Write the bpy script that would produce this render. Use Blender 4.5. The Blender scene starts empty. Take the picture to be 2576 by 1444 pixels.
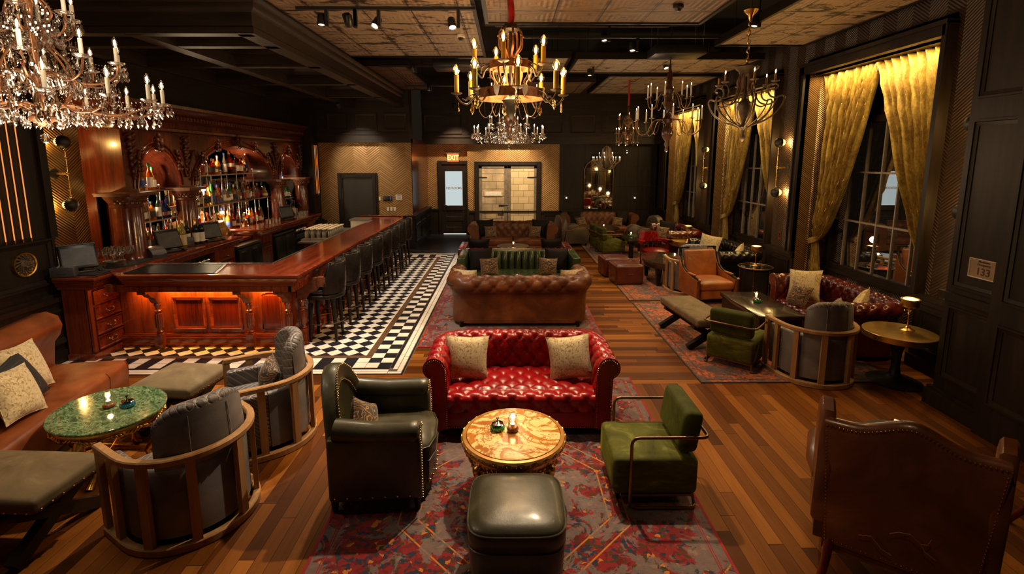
import bpy, math, random
from mathutils import Vector, Matrix, Euler
from math import pi, sin, cos, radians as R
S = bpy.context.scene
C = S.collection
random.seed(7)
# ---------------------------------------------------------------- camera
CAMH = 2.62
YSCALE = .7826   # world y, read from image pixels, gets scaled about the camera on placement
cam = bpy.data.objects.new('camera', bpy.data.cameras.new('camera'))
C.objects.link(cam)
PITCH = R(8.883)
cam.location = (0, 0, CAMH)
cam.rotation_euler = (pi/2-PITCH, 0, -R(.4486))
cam.data.sensor_width = 36
cam.data.lens = 1262/2576*36   # wide lens with a vertical shift
cam.data.shift_y = -(722-597.24)/2576
cam.data.clip_start = .05
S.camera = cam
# ---------------------------------------------------------------- world, view
W = bpy.data.worlds.new('world'); S.world = W; W.use_nodes = True
W.node_tree.nodes['Background'].inputs[0].default_value = (1, .72, .45, 1)
W.node_tree.nodes['Background'].inputs[1].default_value = .008
S.view_settings.view_transform = 'Standard'
S.view_settings.look = 'None'
S.view_settings.exposure = 0.5
S.view_settings.gamma = 1
S.cycles.use_denoising = True
S.cycles.max_bounces = 7
S.cycles.diffuse_bounces = 3
S.cycles.glossy_bounces = 3
S.cycles.transmission_bounces = 6
S.cycles.transparent_max_bounces = 8
S.cycles.sample_clamp_indirect = 4
S.cycles.caustics_reflective = False
S.cycles.caustics_refractive = False
S.cycles.use_light_tree = True
# ---------------------------------------------------------------- lights (the room's lamps and some added helper lights)
WARM = (1, .62, .32); SOFT = (1, .75, .47); GOLD = (1, .62, .20)
def light(kind, loc, power, col=WARM, size=.1, aim=None, angle=60, blend=.95, sx=None, sy=None, rot=None):
    d = bpy.data.lights.new('lamp_or_fill_light', kind)
    d.energy = power*.78; d.color = col
    if kind == 'SPOT':
        d.spot_size = R(angle); d.spot_blend = blend; d.shadow_soft_size = size
    elif kind == 'POINT':
        d.shadow_soft_size = size
    else:
        d.shape = 'RECTANGLE'; d.size = sx; d.size_y = sy; d.spread = R(angle if angle != 60 else 180)
    loc = (loc[0], loc[1]*YSCALE, loc[2])
    o = bpy.data.objects.new('lamp_or_fill_light', d); C.objects.link(o); o.location = loc
    if aim is not None:
        o.rotation_euler = (Vector((aim[0], aim[1]*YSCALE, aim[2]))-Vector(loc)).to_track_quat('-Z', 'Y').to_euler()
    if rot is not None: o.rotation_euler = rot
    return o
# track spots, plus added ones: (head position, aim, power, cone)
SPOTS = [
    ((.55, 7.0, 4.35), (-.2, 4.6, .3), 620, 62),
    ((-2.3, 8.35, 4.22), (-2.2, 7.4, 0), 420, 70),
    ((-3.6, 7.3, 4.3), (-4.1, 8.0, 0), 260, 72),  # added spot to whiten the front-left floor tiles
    ((-1.95, 8.35, 4.2), (-1.9, 10.2, 0), 420, 62),
    ((-1.66, 8.35, 4.22), (-3.0, 5.2, .3), 520, 58),
    ((-.68, 8.35, 4.2), (.1, 6.2, .5), 230, 48),
    ((-1.9, 13.3, 4.3), (-1.9, 13.8, 0), 420, 66),
    ((-2.0, 16.8, 4.3), (-1.9, 16.5, 0), 200, 60),
    ((1.5, 10.4, 4.4), (1.8, 9.2, 0), 230, 60),
    ((1.7, 13.8, 4.3), (1.8, 13.0, 0), 260, 66),
    ((.2, 20.3, 4.3), (.1, 22.3, 1.9), 720, 66),
    ((-1.7, 20.8, 4.2), (-1.8, 22.3, 2.2), 300, 66),
    ((-4.3, 16.9, 3.9), (-4.1, 18.7, 2.3), 150, 66),
    ((2.4, 6.9, 4.35), (1.9, 5.6, 0), 170, 66),
    ((.4, 12.2, 4.3), (.1, 9.4, .6), 150, 50),
    ((.9, 1.6, 4.4), (2.35, 3.6, .8), 60, 50),  # added spot above the camera to brighten the wing chair's back
    ((3.4, 9.3, 4.4), (2.3, 8.6, .2), 100, 60),
    ((3.2, 13.4, 4.4), (3.7, 11.4, .6), 170, 44),
]
for a_, b_, p_, w_ in SPOTS:
    light('SPOT', a_, p_*1.15, (1, .84, .66) if a_[0] < -1.7 else SOFT if p_ > 100 else WARM, .05, b_, w_)
def bar_spots():
    for y_ in (9.9, 12.2, 14.5, 16.6):
        light('SPOT', (-4.2, y_, 3.95), 130, WARM, .05, (-3.6, y_-.2, 1.0), 80)
bar_spots()
light('POINT', (.05, 7.4, 2.8), 55, (1, .62, .28), .4)  # extra unseen light beneath the iron chandelier, no bulb there
light('POINT', (.05, 7.4, 3.5), 110, (1, .56, .22), .3)          # iron candle chandelier
light('POINT', (-3.13, 4.4, 2.55), 50, (1, .76, .5), .3)        # crystal chandelier
light('POINT', (-2.6, 3.6, 3.5), 26, (1, .76, .5), .2)  # added unseen light to brighten the crystal chandelier's candles
light('POINT', (.02, 14., 2.6), 32, SOFT, .3)
light('POINT', (.03, 10.6, 3.3), 20, SOFT, .3)
light('POINT', (2.93, 12., 2.5), 40, SOFT, .3)
light('POINT', (3.08, 8.5, 2.6), 24, WARM, .3)
light('POINT', (2.93, 16., 2.5), 20, SOFT, .2)
light('POINT', (3.04, 20., 2.7), 14, SOFT, .2)
# ---------------------------------------------------------------- mesh helpers
def T(loc=(0, 0, 0), rot=(0, 0, 0), s=(1, 1, 1)):
    return Matrix.LocRotScale(Vector(loc), Euler(rot), Vector(s))
def catmull(P, r, k):
    P = [Vector(p) for p in P]; rl = r if isinstance(r, (list, tuple)) else [r]*len(P); o = []; q = []
    for i in range(len(P)-1):
        a, b, c, d = P[max(0, i-1)], P[i], P[i+1], P[min(len(P)-1, i+2)]
        for j in range(k):
            t = j/k; o.append(.5*((2*b)+(c-a)*t+(2*a-5*b+4*c-d)*t*t+(3*b-a-3*c+d)*t**3)); q.append(rl[i]*(1-t)+rl[i+1]*t)
    return o+[P[-1]], q+[rl[-1]]
class MB:
    def __init__(self): self.v = []; self.f = []; self.m = []
    def add(self, vs, fs, M=None, mi=0):
        b = len(self.v)
        if M is not None: vs = [M @ Vector(p) for p in vs]
        self.v.extend(tuple(p) for p in vs)
        self.f.extend(tuple(i+b for i in f) for f in fs)
        self.m.extend([mi]*len(fs))
        return self
    def box(self, x0, y0, z0, x1, y1, z1, M=None, mi=0):
        vs = [(x, y, z) for z in (z0, z1) for y in (y0, y1) for x in (x0, x1)]
        return self.add(vs, [(0, 2, 3, 1), (4, 5, 7, 6), (0, 1, 5, 4), (2, 6, 7, 3), (0, 4, 6, 2), (1, 3, 7, 5)], M, mi)
    def cb(self, c, s, M=None, mi=0):
        return self.box(c[0]-s[0]/2, c[1]-s[1]/2, c[2]-s[2]/2, c[0]+s[0]/2, c[1]+s[1]/2, c[2]+s[2]/2, M, mi)
    def bar(self, a, b, w, h=None, M=None, mi=0, up=(0, 0, 1)):
        a = Vector(a); b = Vector(b); d = b-a; L = d.length; h = h or w
        z = d.normalized(); u = Vector(up)
        if abs(z.dot(u)) > .95: u = Vector((1, 0, 0))
        x = u.cross(z).normalized(); y = z.cross(x)
        Q = Matrix((x, y, z)).transposed().to_4x4(); Q.translation = a
        return self.box(-w/2, -h/2, 0, w/2, h/2, L, (M @ Q) if M is not None else Q, mi)
    def rbox(self, c, s, r=.03, n=2, M=None, mi=0, puff=0):
        r = min(r, min(s)/2*.999); hx, hy, hz = s[0]/2, s[1]/2, s[2]/2
        def ax(h):
            l = [-h+r*(1-cos(pi/2*i/n)) for i in range(n+1)]
            k = 5 if puff else 1
            mid = [(-h+r)+(2*(h-r))*i/k for i in range(1, k)]
            return l+mid+[-q for q in reversed(l)]
        X, Y_, Z_ = ax(hx), ax(hy), ax(hz)
        key = {}; vs = []
        def g(x, y, z):
            k = (round(x, 5), round(y, 5), round(z, 5))
            if k not in key:
                q = Vector((x, y, z)); i = Vector((max(-hx+r, min(hx-r, x)), max(-hy+r, min(hy-r, y)), max(-hz+r, min(hz-r, z))))
                d = q-i
                if d.length > 1e-9: q = i+d.normalized()*r
                if puff:
                    a, b_ = 1-(x/hx)**2, 1-(y/hy)**2
                    q.z += puff*a*b_*(1 if z > 0 else -.4 if z < -hz+1e-6 else (z/hz))
                key[k] = len(vs); vs.append(q+Vector(c))
            return key[k]
        fs = []
        def face(A, B, fn, flip):
            for i in range(len(A)-1):
                for j in range(len(B)-1):
                    q = [fn(A[i], B[j]), fn(A[i+1], B[j]), fn(A[i+1], B[j+1]), fn(A[i], B[j+1])]
                    if len(set(q)) >= 3: fs.append(tuple(q[::-1] if flip else q))
        face(X, Y_, lambda a, b: g(a, b, hz), 0); face(X, Y_, lambda a, b: g(a, b, -hz), 1)
        face(X, Z_, lambda a, b: g(a, -hy, b), 0); face(X, Z_, lambda a, b: g(a, hy, b), 1)
        face(Y_, Z_, lambda a, b: g(hx, a, b), 0); face(Y_, Z_, lambda a, b: g(-hx, a, b), 1)
        return self.add(vs, fs, M, mi)
    def lathe(self, prof, n=20, c=(0, 0, 0), M=None, mi=0, sx=1, sy=1):
        vs = []; fs = []; rings = []
        for r, z in prof:
            if r < 1e-5:
                rings.append([len(vs)]); vs.append((c[0], c[1], c[2]+z))
            else:
                rings.append(list(range(len(vs), len(vs)+n)))
                vs.extend((c[0]+r*sx*cos(2*pi*i/n), c[1]+r*sy*sin(2*pi*i/n), c[2]+z) for i in range(n))
        for a, b in zip(rings, rings[1:]):
            for i in range(n):
                j = (i+1) % n
                if len(a) == 1 and len(b) == 1: break
                if len(a) == 1: fs.append((a[0], b[j], b[i]))
                elif len(b) == 1: fs.append((a[i], a[j], b[0]))
                else: fs.append((a[i], a[j], b[j], b[i]))
        if len(rings[0]) > 1: fs.append(tuple(reversed(rings[0])))
        if len(rings[-1]) > 1: fs.append(tuple(rings[-1]))
        return self.add(vs, fs, M, mi)
    def cyl(self, c, r, h, n=16, M=None, mi=0): return self.lathe([(r, 0), (r, h)], n, c, M, mi)
    def ball(self, c, r, n=10, M=None, mi=0, s=(1, 1, 1)):
        k = max(3, n//2)
        return self.lathe([(r*sin(pi*i/k), -r*s[2]*cos(pi*i/k)) for i in range(k+1)], n, c, M, mi, s[0], s[1])
    def tube(self, pts, r, n=8, M=None, mi=0, closed=False, flat=1, cr=0):
        if cr: pts, r = catmull(pts, r, cr)
        P = [Vector(p) for p in pts]; k = len(P); vs = []; fs = []
        rr = r if isinstance(r, (list, tuple)) else [r]*k
        N = None
        for i in range(k):
            if closed: t = P[(i+1) % k]-P[i-1]
            else: t = P[min(i+1, k-1)]-P[max(i-1, 0)]
            t.normalize()
            if N is None:
                u = Vector((0, 0, 1)) if abs(t.z) < .9 else Vector((1, 0, 0))
                N = (u-t*u.dot(t)).normalized()
            else: N = (N-t*N.dot(t)).normalized()
            B = t.cross(N)
            vs.extend(P[i]+(N*cos(2*pi*j/n)*flat+B*sin(2*pi*j/n))*rr[i] for j in range(n))
        for i in range(k if closed else k-1):
            a = i*n; b = ((i+1) % k)*n
            for j in range(n):
                q = (j+1) % n
                fs.append((a+j, a+q, b+q, b+j))
        if not closed:
            fs.append(tuple(reversed(range(n)))); fs.append(tuple(range((k-1)*n, k*n)))
        return self.add(vs, fs, M, mi)
    def prism(self, poly, z0, z1, M=None, mi=0):
        n = len(poly)
        vs = [(x, y, z0) for x, y in poly]+[(x, y, z1) for x, y in poly]
        fs = [tuple(reversed(range(n))), tuple(range(n, 2*n))]+[(i, (i+1) % n, n+(i+1) % n, n+i) for i in range(n)]
        return self.add(vs, fs, M, mi)
    def grid(self, fn, nu, nv, M=None, mi=0, cu=False, cv=False):
        vs = [fn(i/nu, j/nv) for i in range(nu+(0 if cu else 1)) for j in range(nv+(0 if cv else 1))]
        w = nv+(0 if cv else 1); U = nu+(0 if cu else 1); fs = []
        for i in range(nu):
            for j in range(nv):
                a = i*w+j; b = ((i+1) % U)*w+j; c_ = ((i+1) % U)*w+(j+1) % w; d = i*w+(j+1) % w
                fs.append((a, b, c_, d))
        return self.add(vs, fs, M, mi)
    def loft(self, rings, M=None, mi=0, caps=True, closed=True):
        n = len(rings[0]); vs = [p for r_ in rings for p in r_]; fs = []
        for i in range(len(rings)-1):
            for j in range(n if closed else n-1):
                q = (j+1) % n
                fs.append((i*n+j, i*n+q, (i+1)*n+q, (i+1)*n+j))
        if caps:
            fs.append(tuple(reversed(range(n)))); fs.append(tuple(range((len(rings)-1)*n, len(rings)*n)))
        return self.add(vs, fs, M, mi)
    def frame(self, x0, z0, x1, z1, w, y0, y1, M=None, mi=0):
        # rectangular picture-frame moulding in the XZ plane, bevelled inward
        o = [(x0, z0), (x1, z0), (x1, z1), (x0, z1)]
        def ring(d, y): return [(x0+d, y, z0+d), (x1-d, y, z0+d), (x1-d, y, z1-d), (x0+d, y, z1-d)]
        rs = [ring(0, y1), ring(0, y0), ring(w*.35, y0), ring(w*.45, y0+(y1-y0)*.35), ring(w, y0+(y1-y0)*.75), ring(w, y1)]
        return self.loft(rs, M, mi, caps=False)
    def mesh(self, name, mats, angle=38):
        me = bpy.data.meshes.new(name)
        me.from_pydata(self.v, [], self.f)
        for m in (mats if isinstance(mats, (list, tuple)) else [mats]): me.materials.append(m)
        me.polygons.foreach_set('material_index', self.m)
        me.polygons.foreach_set('use_smooth', [True]*len(self.f))
        me.set_sharp_from_angle(angle=R(angle))
        me.update()
        return me
    def round_at(self, y0):   # keeps turned work circular by undoing the depth scaling
        self.v = [(x, y0+(y-y0)/YSCALE, z) for x, y, z in self.v]; return self
    def build(self, name, mats, parent=None, angle=38, raw=False):
        r_ = parent
        while r_ is not None and r_.parent is not None: r_ = r_.parent
        if not raw and (r_ is None or r_.name in WF): self.v = [(x, y*YSCALE, z) for x, y, z in self.v]
        o = bpy.data.objects.new(name, self.mesh(name, mats, angle)); C.objects.link(o)
        if parent is not None: o.parent = parent
        return o
def tag(o, label=None, cat=None, group=None, kind=None):
    if label: o['label'] = label
    if cat: o['category'] = cat
    if group: o['group'] = group
    if kind: o['kind'] = kind
    return o
WF = set()   # things whose parts are in room coordinates and get the depth scaling
def thing(name, label, cat, loc=(0, 0, 0), rz=0, group=None, raw=False):
    o = bpy.data.objects.new(name, None); C.objects.link(o); o.empty_display_size = .1
    o.location = (loc[0], loc[1]*YSCALE, loc[2]); o.rotation_euler = (0, 0, rz)
    if abs(loc[1]) < 1e-9 and not raw: WF.add(o.name)
    return tag(o, label, cat, group)
def struct(name, mb, m, kind='structure', angle=38, raw=False):
    return tag(mb.build(name, m, None, angle, raw), kind=kind)
KIDS = {}
def kids(o):
    return [c for c in bpy.data.objects if c.parent == o]
def dup(root, loc=None, rz=None, label=None, group=None, scale=None, parent=None, rot=None):
    r = root.copy(); C.objects.link(r)
    if loc is not None: r.location = (loc[0], loc[1]*YSCALE, loc[2])
    if rz is not None: r.rotation_euler = (0, 0, rz)
    if rot is not None: r.rotation_euler = rot
    if scale is not None: r.scale = (scale,)*3
    if label: r['label'] = label
    if group: r['group'] = group
    if parent is not None: r.parent = parent
    for ch in list(root.children): dup(ch, parent=r)
    return r
def mov(o, loc, rot=None):
    o.location = loc
    if rot is not None: o.rotation_euler = rot
    return o
ORD = ['first', 'second', 'third', 'fourth', 'fifth', 'sixth', 'seventh', 'eighth', 'ninth', 'tenth', 'eleventh', 'twelfth', 'thirteenth', 'fourteenth', 'fifteenth', 'sixteenth', 'seventeenth', 'eighteenth', 'nineteenth', 'twentieth', 'twenty-first', 'twenty-second', 'twenty-third', 'twenty-fourth', 'twenty-fifth', 'twenty-sixth', 'twenty-seventh', 'twenty-eighth', 'twenty-ninth', 'thirtieth']
# ---------------------------------------------------------------- materials
class NT:
    def __init__(self, name):
        self.m = bpy.data.materials.new(name); self.m.use_nodes = True
        self.t = self.m.node_tree; self.N = self.t.nodes; self.L = self.t.links
        self.b = self.N['Principled BSDF']
    def n(self, typ, **kw):
        x = self.N.new('ShaderNode'+typ)
        for k, v in kw.items():
            if k.startswith('i_'):
                key = k[2:]; key = int(key) if key.isdigit() else key.replace('_', ' ')
                x.inputs[key].default_value = v
            else: setattr(x, k, v)
        return x
    def l(self, a, b): self.L.new(a, b)
    def math(self, op, a, b=None, c=None):
        x = self.N.new('ShaderNodeMath'); x.operation = op
        for i, q in enumerate((a, b, c)):
            if q is None: continue
            if isinstance(q, (int, float)): x.inputs[i].default_value = q
            else: self.l(q, x.inputs[i])
        return x.outputs[0]
    def ramp(self, fac, stops, interp='LINEAR'):
        x = self.N.new('ShaderNodeValToRGB'); cr = x.color_ramp; cr.interpolation = interp
        while len(cr.elements) < len(stops): cr.elements.new(.5)
        for e, (p, c) in zip(cr.elements, stops):
            e.position = p; e.color = (*c, 1)
        self.l(fac, x.inputs[0]); return x.outputs[0]
    def mix(self, f, a, b, typ='MIX'):
        x = self.N.new('ShaderNodeMix'); x.data_type = 'RGBA'; x.blend_type = typ
        for i, q in ((0, f), (6, a), (7, b)):
            if isinstance(q, (int, float)): x.inputs[i].default_value = q
            elif isinstance(q, tuple): x.inputs[i].default_value = (*q, 1)
            else: self.l(q, x.inputs[i])
        return x.outputs[2]
    def xyz(self, v):
        x = self.N.new('ShaderNodeSeparateXYZ'); self.l(v, x.inputs[0]); return x.outputs
    def comb(self, a, b, c=0.):
        x = self.N.new('ShaderNodeCombineXYZ')
        for i, q in enumerate((a, b, c)):
            if isinstance(q, (int, float)): x.inputs[i].default_value = q
            else: self.l(q, x.inputs[i])
        return x.outputs[0]
    def pos(self): return self.n('NewGeometry').outputs['Position']
    def obj(self): return self.n('TexCoord').outputs['Object']
    def noise(self, vec, scale=5, det=4, rough=.55, dist=0, sc=None):
        if sc is not None:
            mp = self.n('Mapping'); mp.inputs['Scale'].default_value = sc; self.l(vec, mp.inputs[0]); vec = mp.outputs[0]
        x = self.n('TexNoise'); x.inputs['Scale'].default_value = scale; x.inputs['Detail'].default_value = det
        x.inputs['Roughness'].default_value = rough; x.inputs['Distortion'].default_value = dist
        self.l(vec, x.inputs['Vector']); return x.outputs[0]
    def bump(self, h, st=.3, dist=.01):
        x = self.n('Bump'); x.inputs['Strength'].default_value = st; x.inputs['Distance'].default_value = dist
        self.l(h, x.inputs['Height']); self.l(x.outputs[0], self.b.inputs['Normal'])
    def col(self, c):
        if isinstance(c, tuple): self.b.inputs['Base Color'].default_value = (*c, 1)
        else: self.l(c, self.b.inputs['Base Color'])
    def set(self, **k):
        for a, v in k.items():
            key = {'rough': 'Roughness', 'metal': 'Metallic', 'spec': 'Specular IOR Level', 'coat': 'Coat Weight', 'croug': 'Coat Roughness', 'sheen': 'Sheen Weight', 'srough': 'Sheen Roughness', 'trans': 'Transmission Weight', 'ior': 'IOR', 'emit': 'Emission Strength', 'alpha': 'Alpha', 'aniso': 'Anisotropic'}[a]
            if isinstance(v, (int, float)): self.b.inputs[key].default_value = v
            else: self.l(v, self.b.inputs[key])
        return self
def flat(name, c, rough=.5, metal=0, var=.25, scale=8, bump=0, bscale=60, **k):
    t = NT(name); o = t.obj(); f = t.noise(o, scale, 3)
    t.col(t.ramp(f, [(.3, tuple(q*(1-var) for q in c)), (.7, tuple(min(1, q*(1+var)) for q in c))]))
    t.set(rough=rough, metal=metal, **k)
    if bump: t.bump(t.noise(o, bscale, 2), bump, .004)
    return t.m
def emis(name, c, s, sample=False):
    t = NT(name); t.col((0., 0., 0.)); t.b.inputs['Emission Color'].default_value = (*c, 1); t.set(emit=s)
    if not sample: t.m.cycles.emission_sampling = 'NONE'
    return t.m
def wood(name, c1, c2, rough=.35, axis=0, scale=1.5, coat=0, c3=None, bump=.15):
    t = NT(name); o = t.obj(); s = [9, 9, 9]; s[axis] = .7
    f = t.noise(o, scale, 6, .6, .6, tuple(s)); g = t.noise(o, scale*6, 3, .6, 0, tuple(s)); b = t.noise(o, 1.2, 2)
    h = t.math('ADD', t.math('MULTIPLY', f, .75), t.math('MULTIPLY', g, .25))
    cc = t.ramp(h, [(.32, c1), (.55, c2), (.7, c3 or c2)])
    t.col(t.mix(t.math('MULTIPLY', b, .35), cc, c1))
    t.set(rough=rough, coat=coat, croug=.08, spec=.25 if rough >= .4 else .5); t.bump(h, bump, .003); return t.m
def leather(name, c, rough=.35, wear=None, coat=.15, var=.35, scale=2.5, bump=.25, spec=.5):
    t = NT(name); o = t.obj(); f = t.noise(o, scale, 5, .6, .4); g = t.noise(o, 9, 3)
    lo = tuple(q*(1-var) for q in c); hi = wear or tuple(min(1, q*(1+var*.8)) for q in c)
    t.col(t.ramp(f, [(.3, lo), (.52, c), (.72, hi)]))
    t.set(rough=t.math('ADD', t.math('MULTIPLY', g, .25), rough-.12), coat=coat, croug=.15, spec=spec)
    v = t.n('TexVoronoi', feature='DISTANCE_TO_EDGE'); v.inputs['Scale'].default_value = 130; t.l(o, v.inputs['Vector'])
    w = t.noise(o, 14, 4, .65, 1)
    t.bump(t.math('ADD', t.math('MULTIPLY', v.outputs[0], .5), t.math('MULTIPLY', w, .9)), bump, .003); return t.m
def velvet(name, c, c2=None, var=.4, crush=0, scale=3, sc=(1, 1, 1)):
    t = NT(name); o = t.obj(); f = t.noise(o, scale, 6, .65, .8, sc)
    t.col(t.ramp(f, [(.3, tuple(q*(1-var) for q in c)), (.55, c), (.75, c2 or tuple(min(1, q*1.5) for q in c))]))
    t.set(rough=.75, sheen=.4, srough=.35, spec=.15)
    t.b.inputs['Sheen Tint'].default_value = (*[min(1, q*3) for q in c], 1)
    t.bump(t.noise(o, 220, 2), .12, .002); return t.m
def glass(name, c=(1, 1, 1), rough=0., ior=1.45):
    t = NT(name); t.col(c); t.set(rough=rough, trans=1., ior=ior); return t.m
def thin_glass(name, c=(1, 1, 1), refl=.12, rough=.0):
    t = NT(name); tr = t.n('BsdfTransparent'); gl = t.n('BsdfGlossy'); mx = t.n('MixShader'); fr = t.n('LayerWeight')
    tr.inputs[0].default_value = (*c, 1); gl.inputs['Roughness'].default_value = rough; fr.inputs[0].default_value = .25
    gl.inputs[0].default_value = (1, 1, 1, 1)
    t.l(t.math('MINIMUM', t.math('ADD', fr.outputs['Facing'], refl), .9), mx.inputs[0]); t.l(tr.outputs[0], mx.inputs[1]); t.l(gl.outputs[0], mx.inputs[2])
    t.l(mx.outputs[0], t.N['Material Output'].inputs[0]); t.N.remove(t.b); return t.m
MAHOG = wood('mahogany', (.08, .013, .005), (.28, .052, .015), .22, 2, coat=.5, c3=(.30, .06, .02))
MAHOGX = wood('mahogany_x', (.07, .010, .004), (.25, .042, .013), .18, 0, coat=.6, c3=(.34, .07, .02))
MAHOGY = wood('mahogany_y', (.07, .010, .004), (.25, .042, .013), .16, 1, coat=.7, c3=(.34, .07, .02))
MAHOGP = wood('mahogany_panel', (.035, .004, .002), (.13, .014, .005), .2, 2, coat=.5, c3=(.2, .02, .008))
MAHOGD = wood('aged_mahogany', (.035, .006, .003), (.125, .022, .008), .26, 2, coat=.35, c3=(.18, .035, .012))
CARVE = flat('carved_mahogany', (.13, .038, .017), .42, var=.5, scale=20, coat=.1)
DARKOAK = wood('dark_oak', (.008, .005, .0035), (.022, .014, .010), .5, 2, c3=(.032, .021, .015))
DARKOAKX = wood('dark_oak_x', (.014, .009, .0065), (.036, .023, .016), .45, 0, c3=(.05, .033, .023))
TURNED = flat('turned_dark_wood', (.055, .020, .008), .3, 0, .3, 6, coat=.3)
DARKOAKY = wood('dark_oak_y', (.008, .005, .0035), (.022, .014, .010), .5, 1, c3=(.032, .021, .015))
BLACKWOOD = wood('black_wood', (.006, .004, .003), (.016, .011, .008), .4, 0)
OAK = wood('light_oak', (.30, .16, .07), (.46, .26, .115), .45, 2, c3=(.55, .32, .15))
BRASS = flat('brass', (.80, .50, .16), .25, 1, .15, 4)
BRASSD = flat('brushed_brass', (.62, .40, .12), .33, 1, .3, 3)
GILT = flat('gilt', (.85, .47, .09), .28, 1, .35, 25, bump=.5, bscale=40)
BRONZE = flat('bronze', (.22, .13, .07), .35, 1, .3, 6)
IRON = flat('iron', (.05, .045, .04), .5, .8, .3, 10)
RUST = flat('rusted_iron', (.22, .085, .03), .6, .35, .5, 18, bump=.4, bscale=60)
PEWTER = flat('weathered_metal', (.13, .095, .06), .5, .55, .4, 14, bump=.3)
CHROME = flat('chrome', (.8, .78, .75), .12, 1, .05)
STEEL = flat('stainless', (.55, .54, .52), .3, 1, .15, 3)
BLACKP = flat('black_plastic', (.012, .012, .013), .35, 0, .2)
GREYP = flat('grey_plastic', (.055, .055, .06), .4, 0, .15)
BLACK = flat('flat_black', (.006, .005, .005), .7)
WHITEP = flat('white_plastic', (.75, .7, .62), .4, 0, .05)
CREAM = flat('candle_cream', (.85, .78, .66), .5, 0, .05)
WAXY = flat('candle_wax_yellow', (.78, .44, .06), .45, 0, .15)
WAXB = flat('candle_wax_brown', (.42, .2, .04), .5, 0, .2)
RED = leather('red_leather', (.23, .003, .005), .30, coat=.1, var=.3, wear=(.34, .005, .008), spec=.35)
OXBLOOD = leather('oxblood_leather', (.085, .008, .008), .26, coat=.45)
BROWNL = leather('brown_leather', (.135, .042, .014), .45, coat=.05, wear=(.27, .09, .03), var=.5, spec=.35)
COGNAC = leather('cognac_leather', (.34, .10, .022), .38, coat=.1, wear=(.46, .17, .045), var=.45)
BOOTHL = leather('booth_leather', (.20, .048, .010), .38, coat=.1, wear=(.30, .085, .018), var=.5, scale=2.2)
GREENL = leather('dark_green_leather', (.043, .037, .017), .42, coat=.12, wear=(.10, .09, .05), var=.4)
GREENS = leather('green_leather', (.035, .055, .016), .28, coat=.3, wear=(.08, .11, .035))
BLACKL = leather('black_leather', (.009, .007, .006), .27, coat=.25, var=.3, spec=.4)
GREYL = leather('grey_leather', (.15, .138, .145), .45, coat=.02, wear=(.22, .19, .19), var=.35)
WINGL = leather('antique_leather', (.13, .040, .014), .33, coat=.25, wear=(.30, .11, .035), var=.6, scale=1.6)
CLUBL = leather('charcoal_leather', (.075, .050, .036), .5, coat=0)
POUFL = leather('pouf_leather', (.10, .018, .010), .3, coat=.3)
SUEDE = velvet('taupe_suede', (.17, .125, .07), (.27, .20, .12), .35, scale=3)
VELVET = velvet('green_velvet', (.085, .088, .012), (.21, .205, .045), .55, scale=4, sc=(1, 1, 3))
VELVETD = velvet('green_velvet_dark', (.05, .056, .009), (.10, .115, .02), .5, scale=4)
STITCH = flat('stitch_thread', (.3, .27, .25), .6)
NAILB = flat('brass_nail', (.70, .45, .2), .25, 1)
NAILC = flat('copper_nail', (.70, .32, .14), .25, 1)
def quilt_mat():
    t = NT('quilted_grey_leather'); o = t.obj(); x, y, z = t.xyz(o)
    s = .075
    a = t.math('DIVIDE', t.math('ADD', t.math('ADD', x, y), t.math('MULTIPLY', z, 1.)), s)
    b = t.math('DIVIDE', t.math('SUBTRACT', t.math('ADD', x, t.math('MULTIPLY', y, -1.)), t.math('MULTIPLY', z, 1.)), s)
    la = t.math('ABSOLUTE', t.math('SUBTRACT', t.math('FRACT', a), .5)); lb = t.math('ABSOLUTE', t.math('SUBTRACT', t.math('FRACT', b), .5))
    d = t.math('SUBTRACT', .5, t.math('MAXIMUM', la, lb))
    f = t.noise(o, 3, 5)
    base = t.ramp(f, [(.3, (.075, .065, .066)), (.6, (.13, .115, .115)), (.75, (.2, .17, .17))])
    t.col(t.mix(t.math('LESS_THAN', d, .035), base, (.36, .32, .28))); t.set(rough=.48)
    t.bump(t.math('MINIMUM', t.math('MULTIPLY', d, 4), 1.), .8, .006); return t.m
QUILT = quilt_mat()
def chevron(name, axis, c1, c2, rough=.38, w=.26, sp=.042, slope=.75, metal=.35, bd=.012, gw=.17):
    t = NT(name); x, y, z = t.xyz(t.pos()); u = (x, y)[axis]
    f = t.math('PINGPONG', u, w)
    v = t.math('DIVIDE', t.math('ADD', z, t.math('MULTIPLY', f, slope)), sp)
    fr = t.math('FRACT', v); row = t.math('FLOOR', v)
    wn = t.n('TexWhiteNoise', noise_dimensions='2D'); t.l(t.comb(row, t.math('FLOOR', t.math('DIVIDE', u, w))), wn.inputs['Vector'])
    g = t.math('LESS_THAN', fr, gw)
    n = t.noise(t.pos(), 6, 4)
    cc = t.mix(wn.outputs[0], c1, c2)
    cc = t.mix(t.math('MULTIPLY', n, .5), cc, tuple(q*.5 for q in c1))
    t.col(t.mix(g, cc, tuple(q*.08 for q in c1))); t.set(rough=rough, metal=metal)
    t.bump(t.math('MULTIPLY', t.math('SUBTRACT', 1, t.math('ABSOLUTE', t.math('SUBTRACT', t.math('MULTIPLY', fr, 2), 1.1))), .8), 1, bd); return t.m
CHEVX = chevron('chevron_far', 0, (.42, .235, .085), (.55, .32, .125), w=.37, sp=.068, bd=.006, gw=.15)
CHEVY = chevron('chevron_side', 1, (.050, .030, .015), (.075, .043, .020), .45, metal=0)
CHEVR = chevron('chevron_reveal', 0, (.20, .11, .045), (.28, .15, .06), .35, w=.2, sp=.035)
CHEVL = chevron('chevron_left', 1, (.15, .09, .035), (.24, .14, .055), .35, w=.35)
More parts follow.
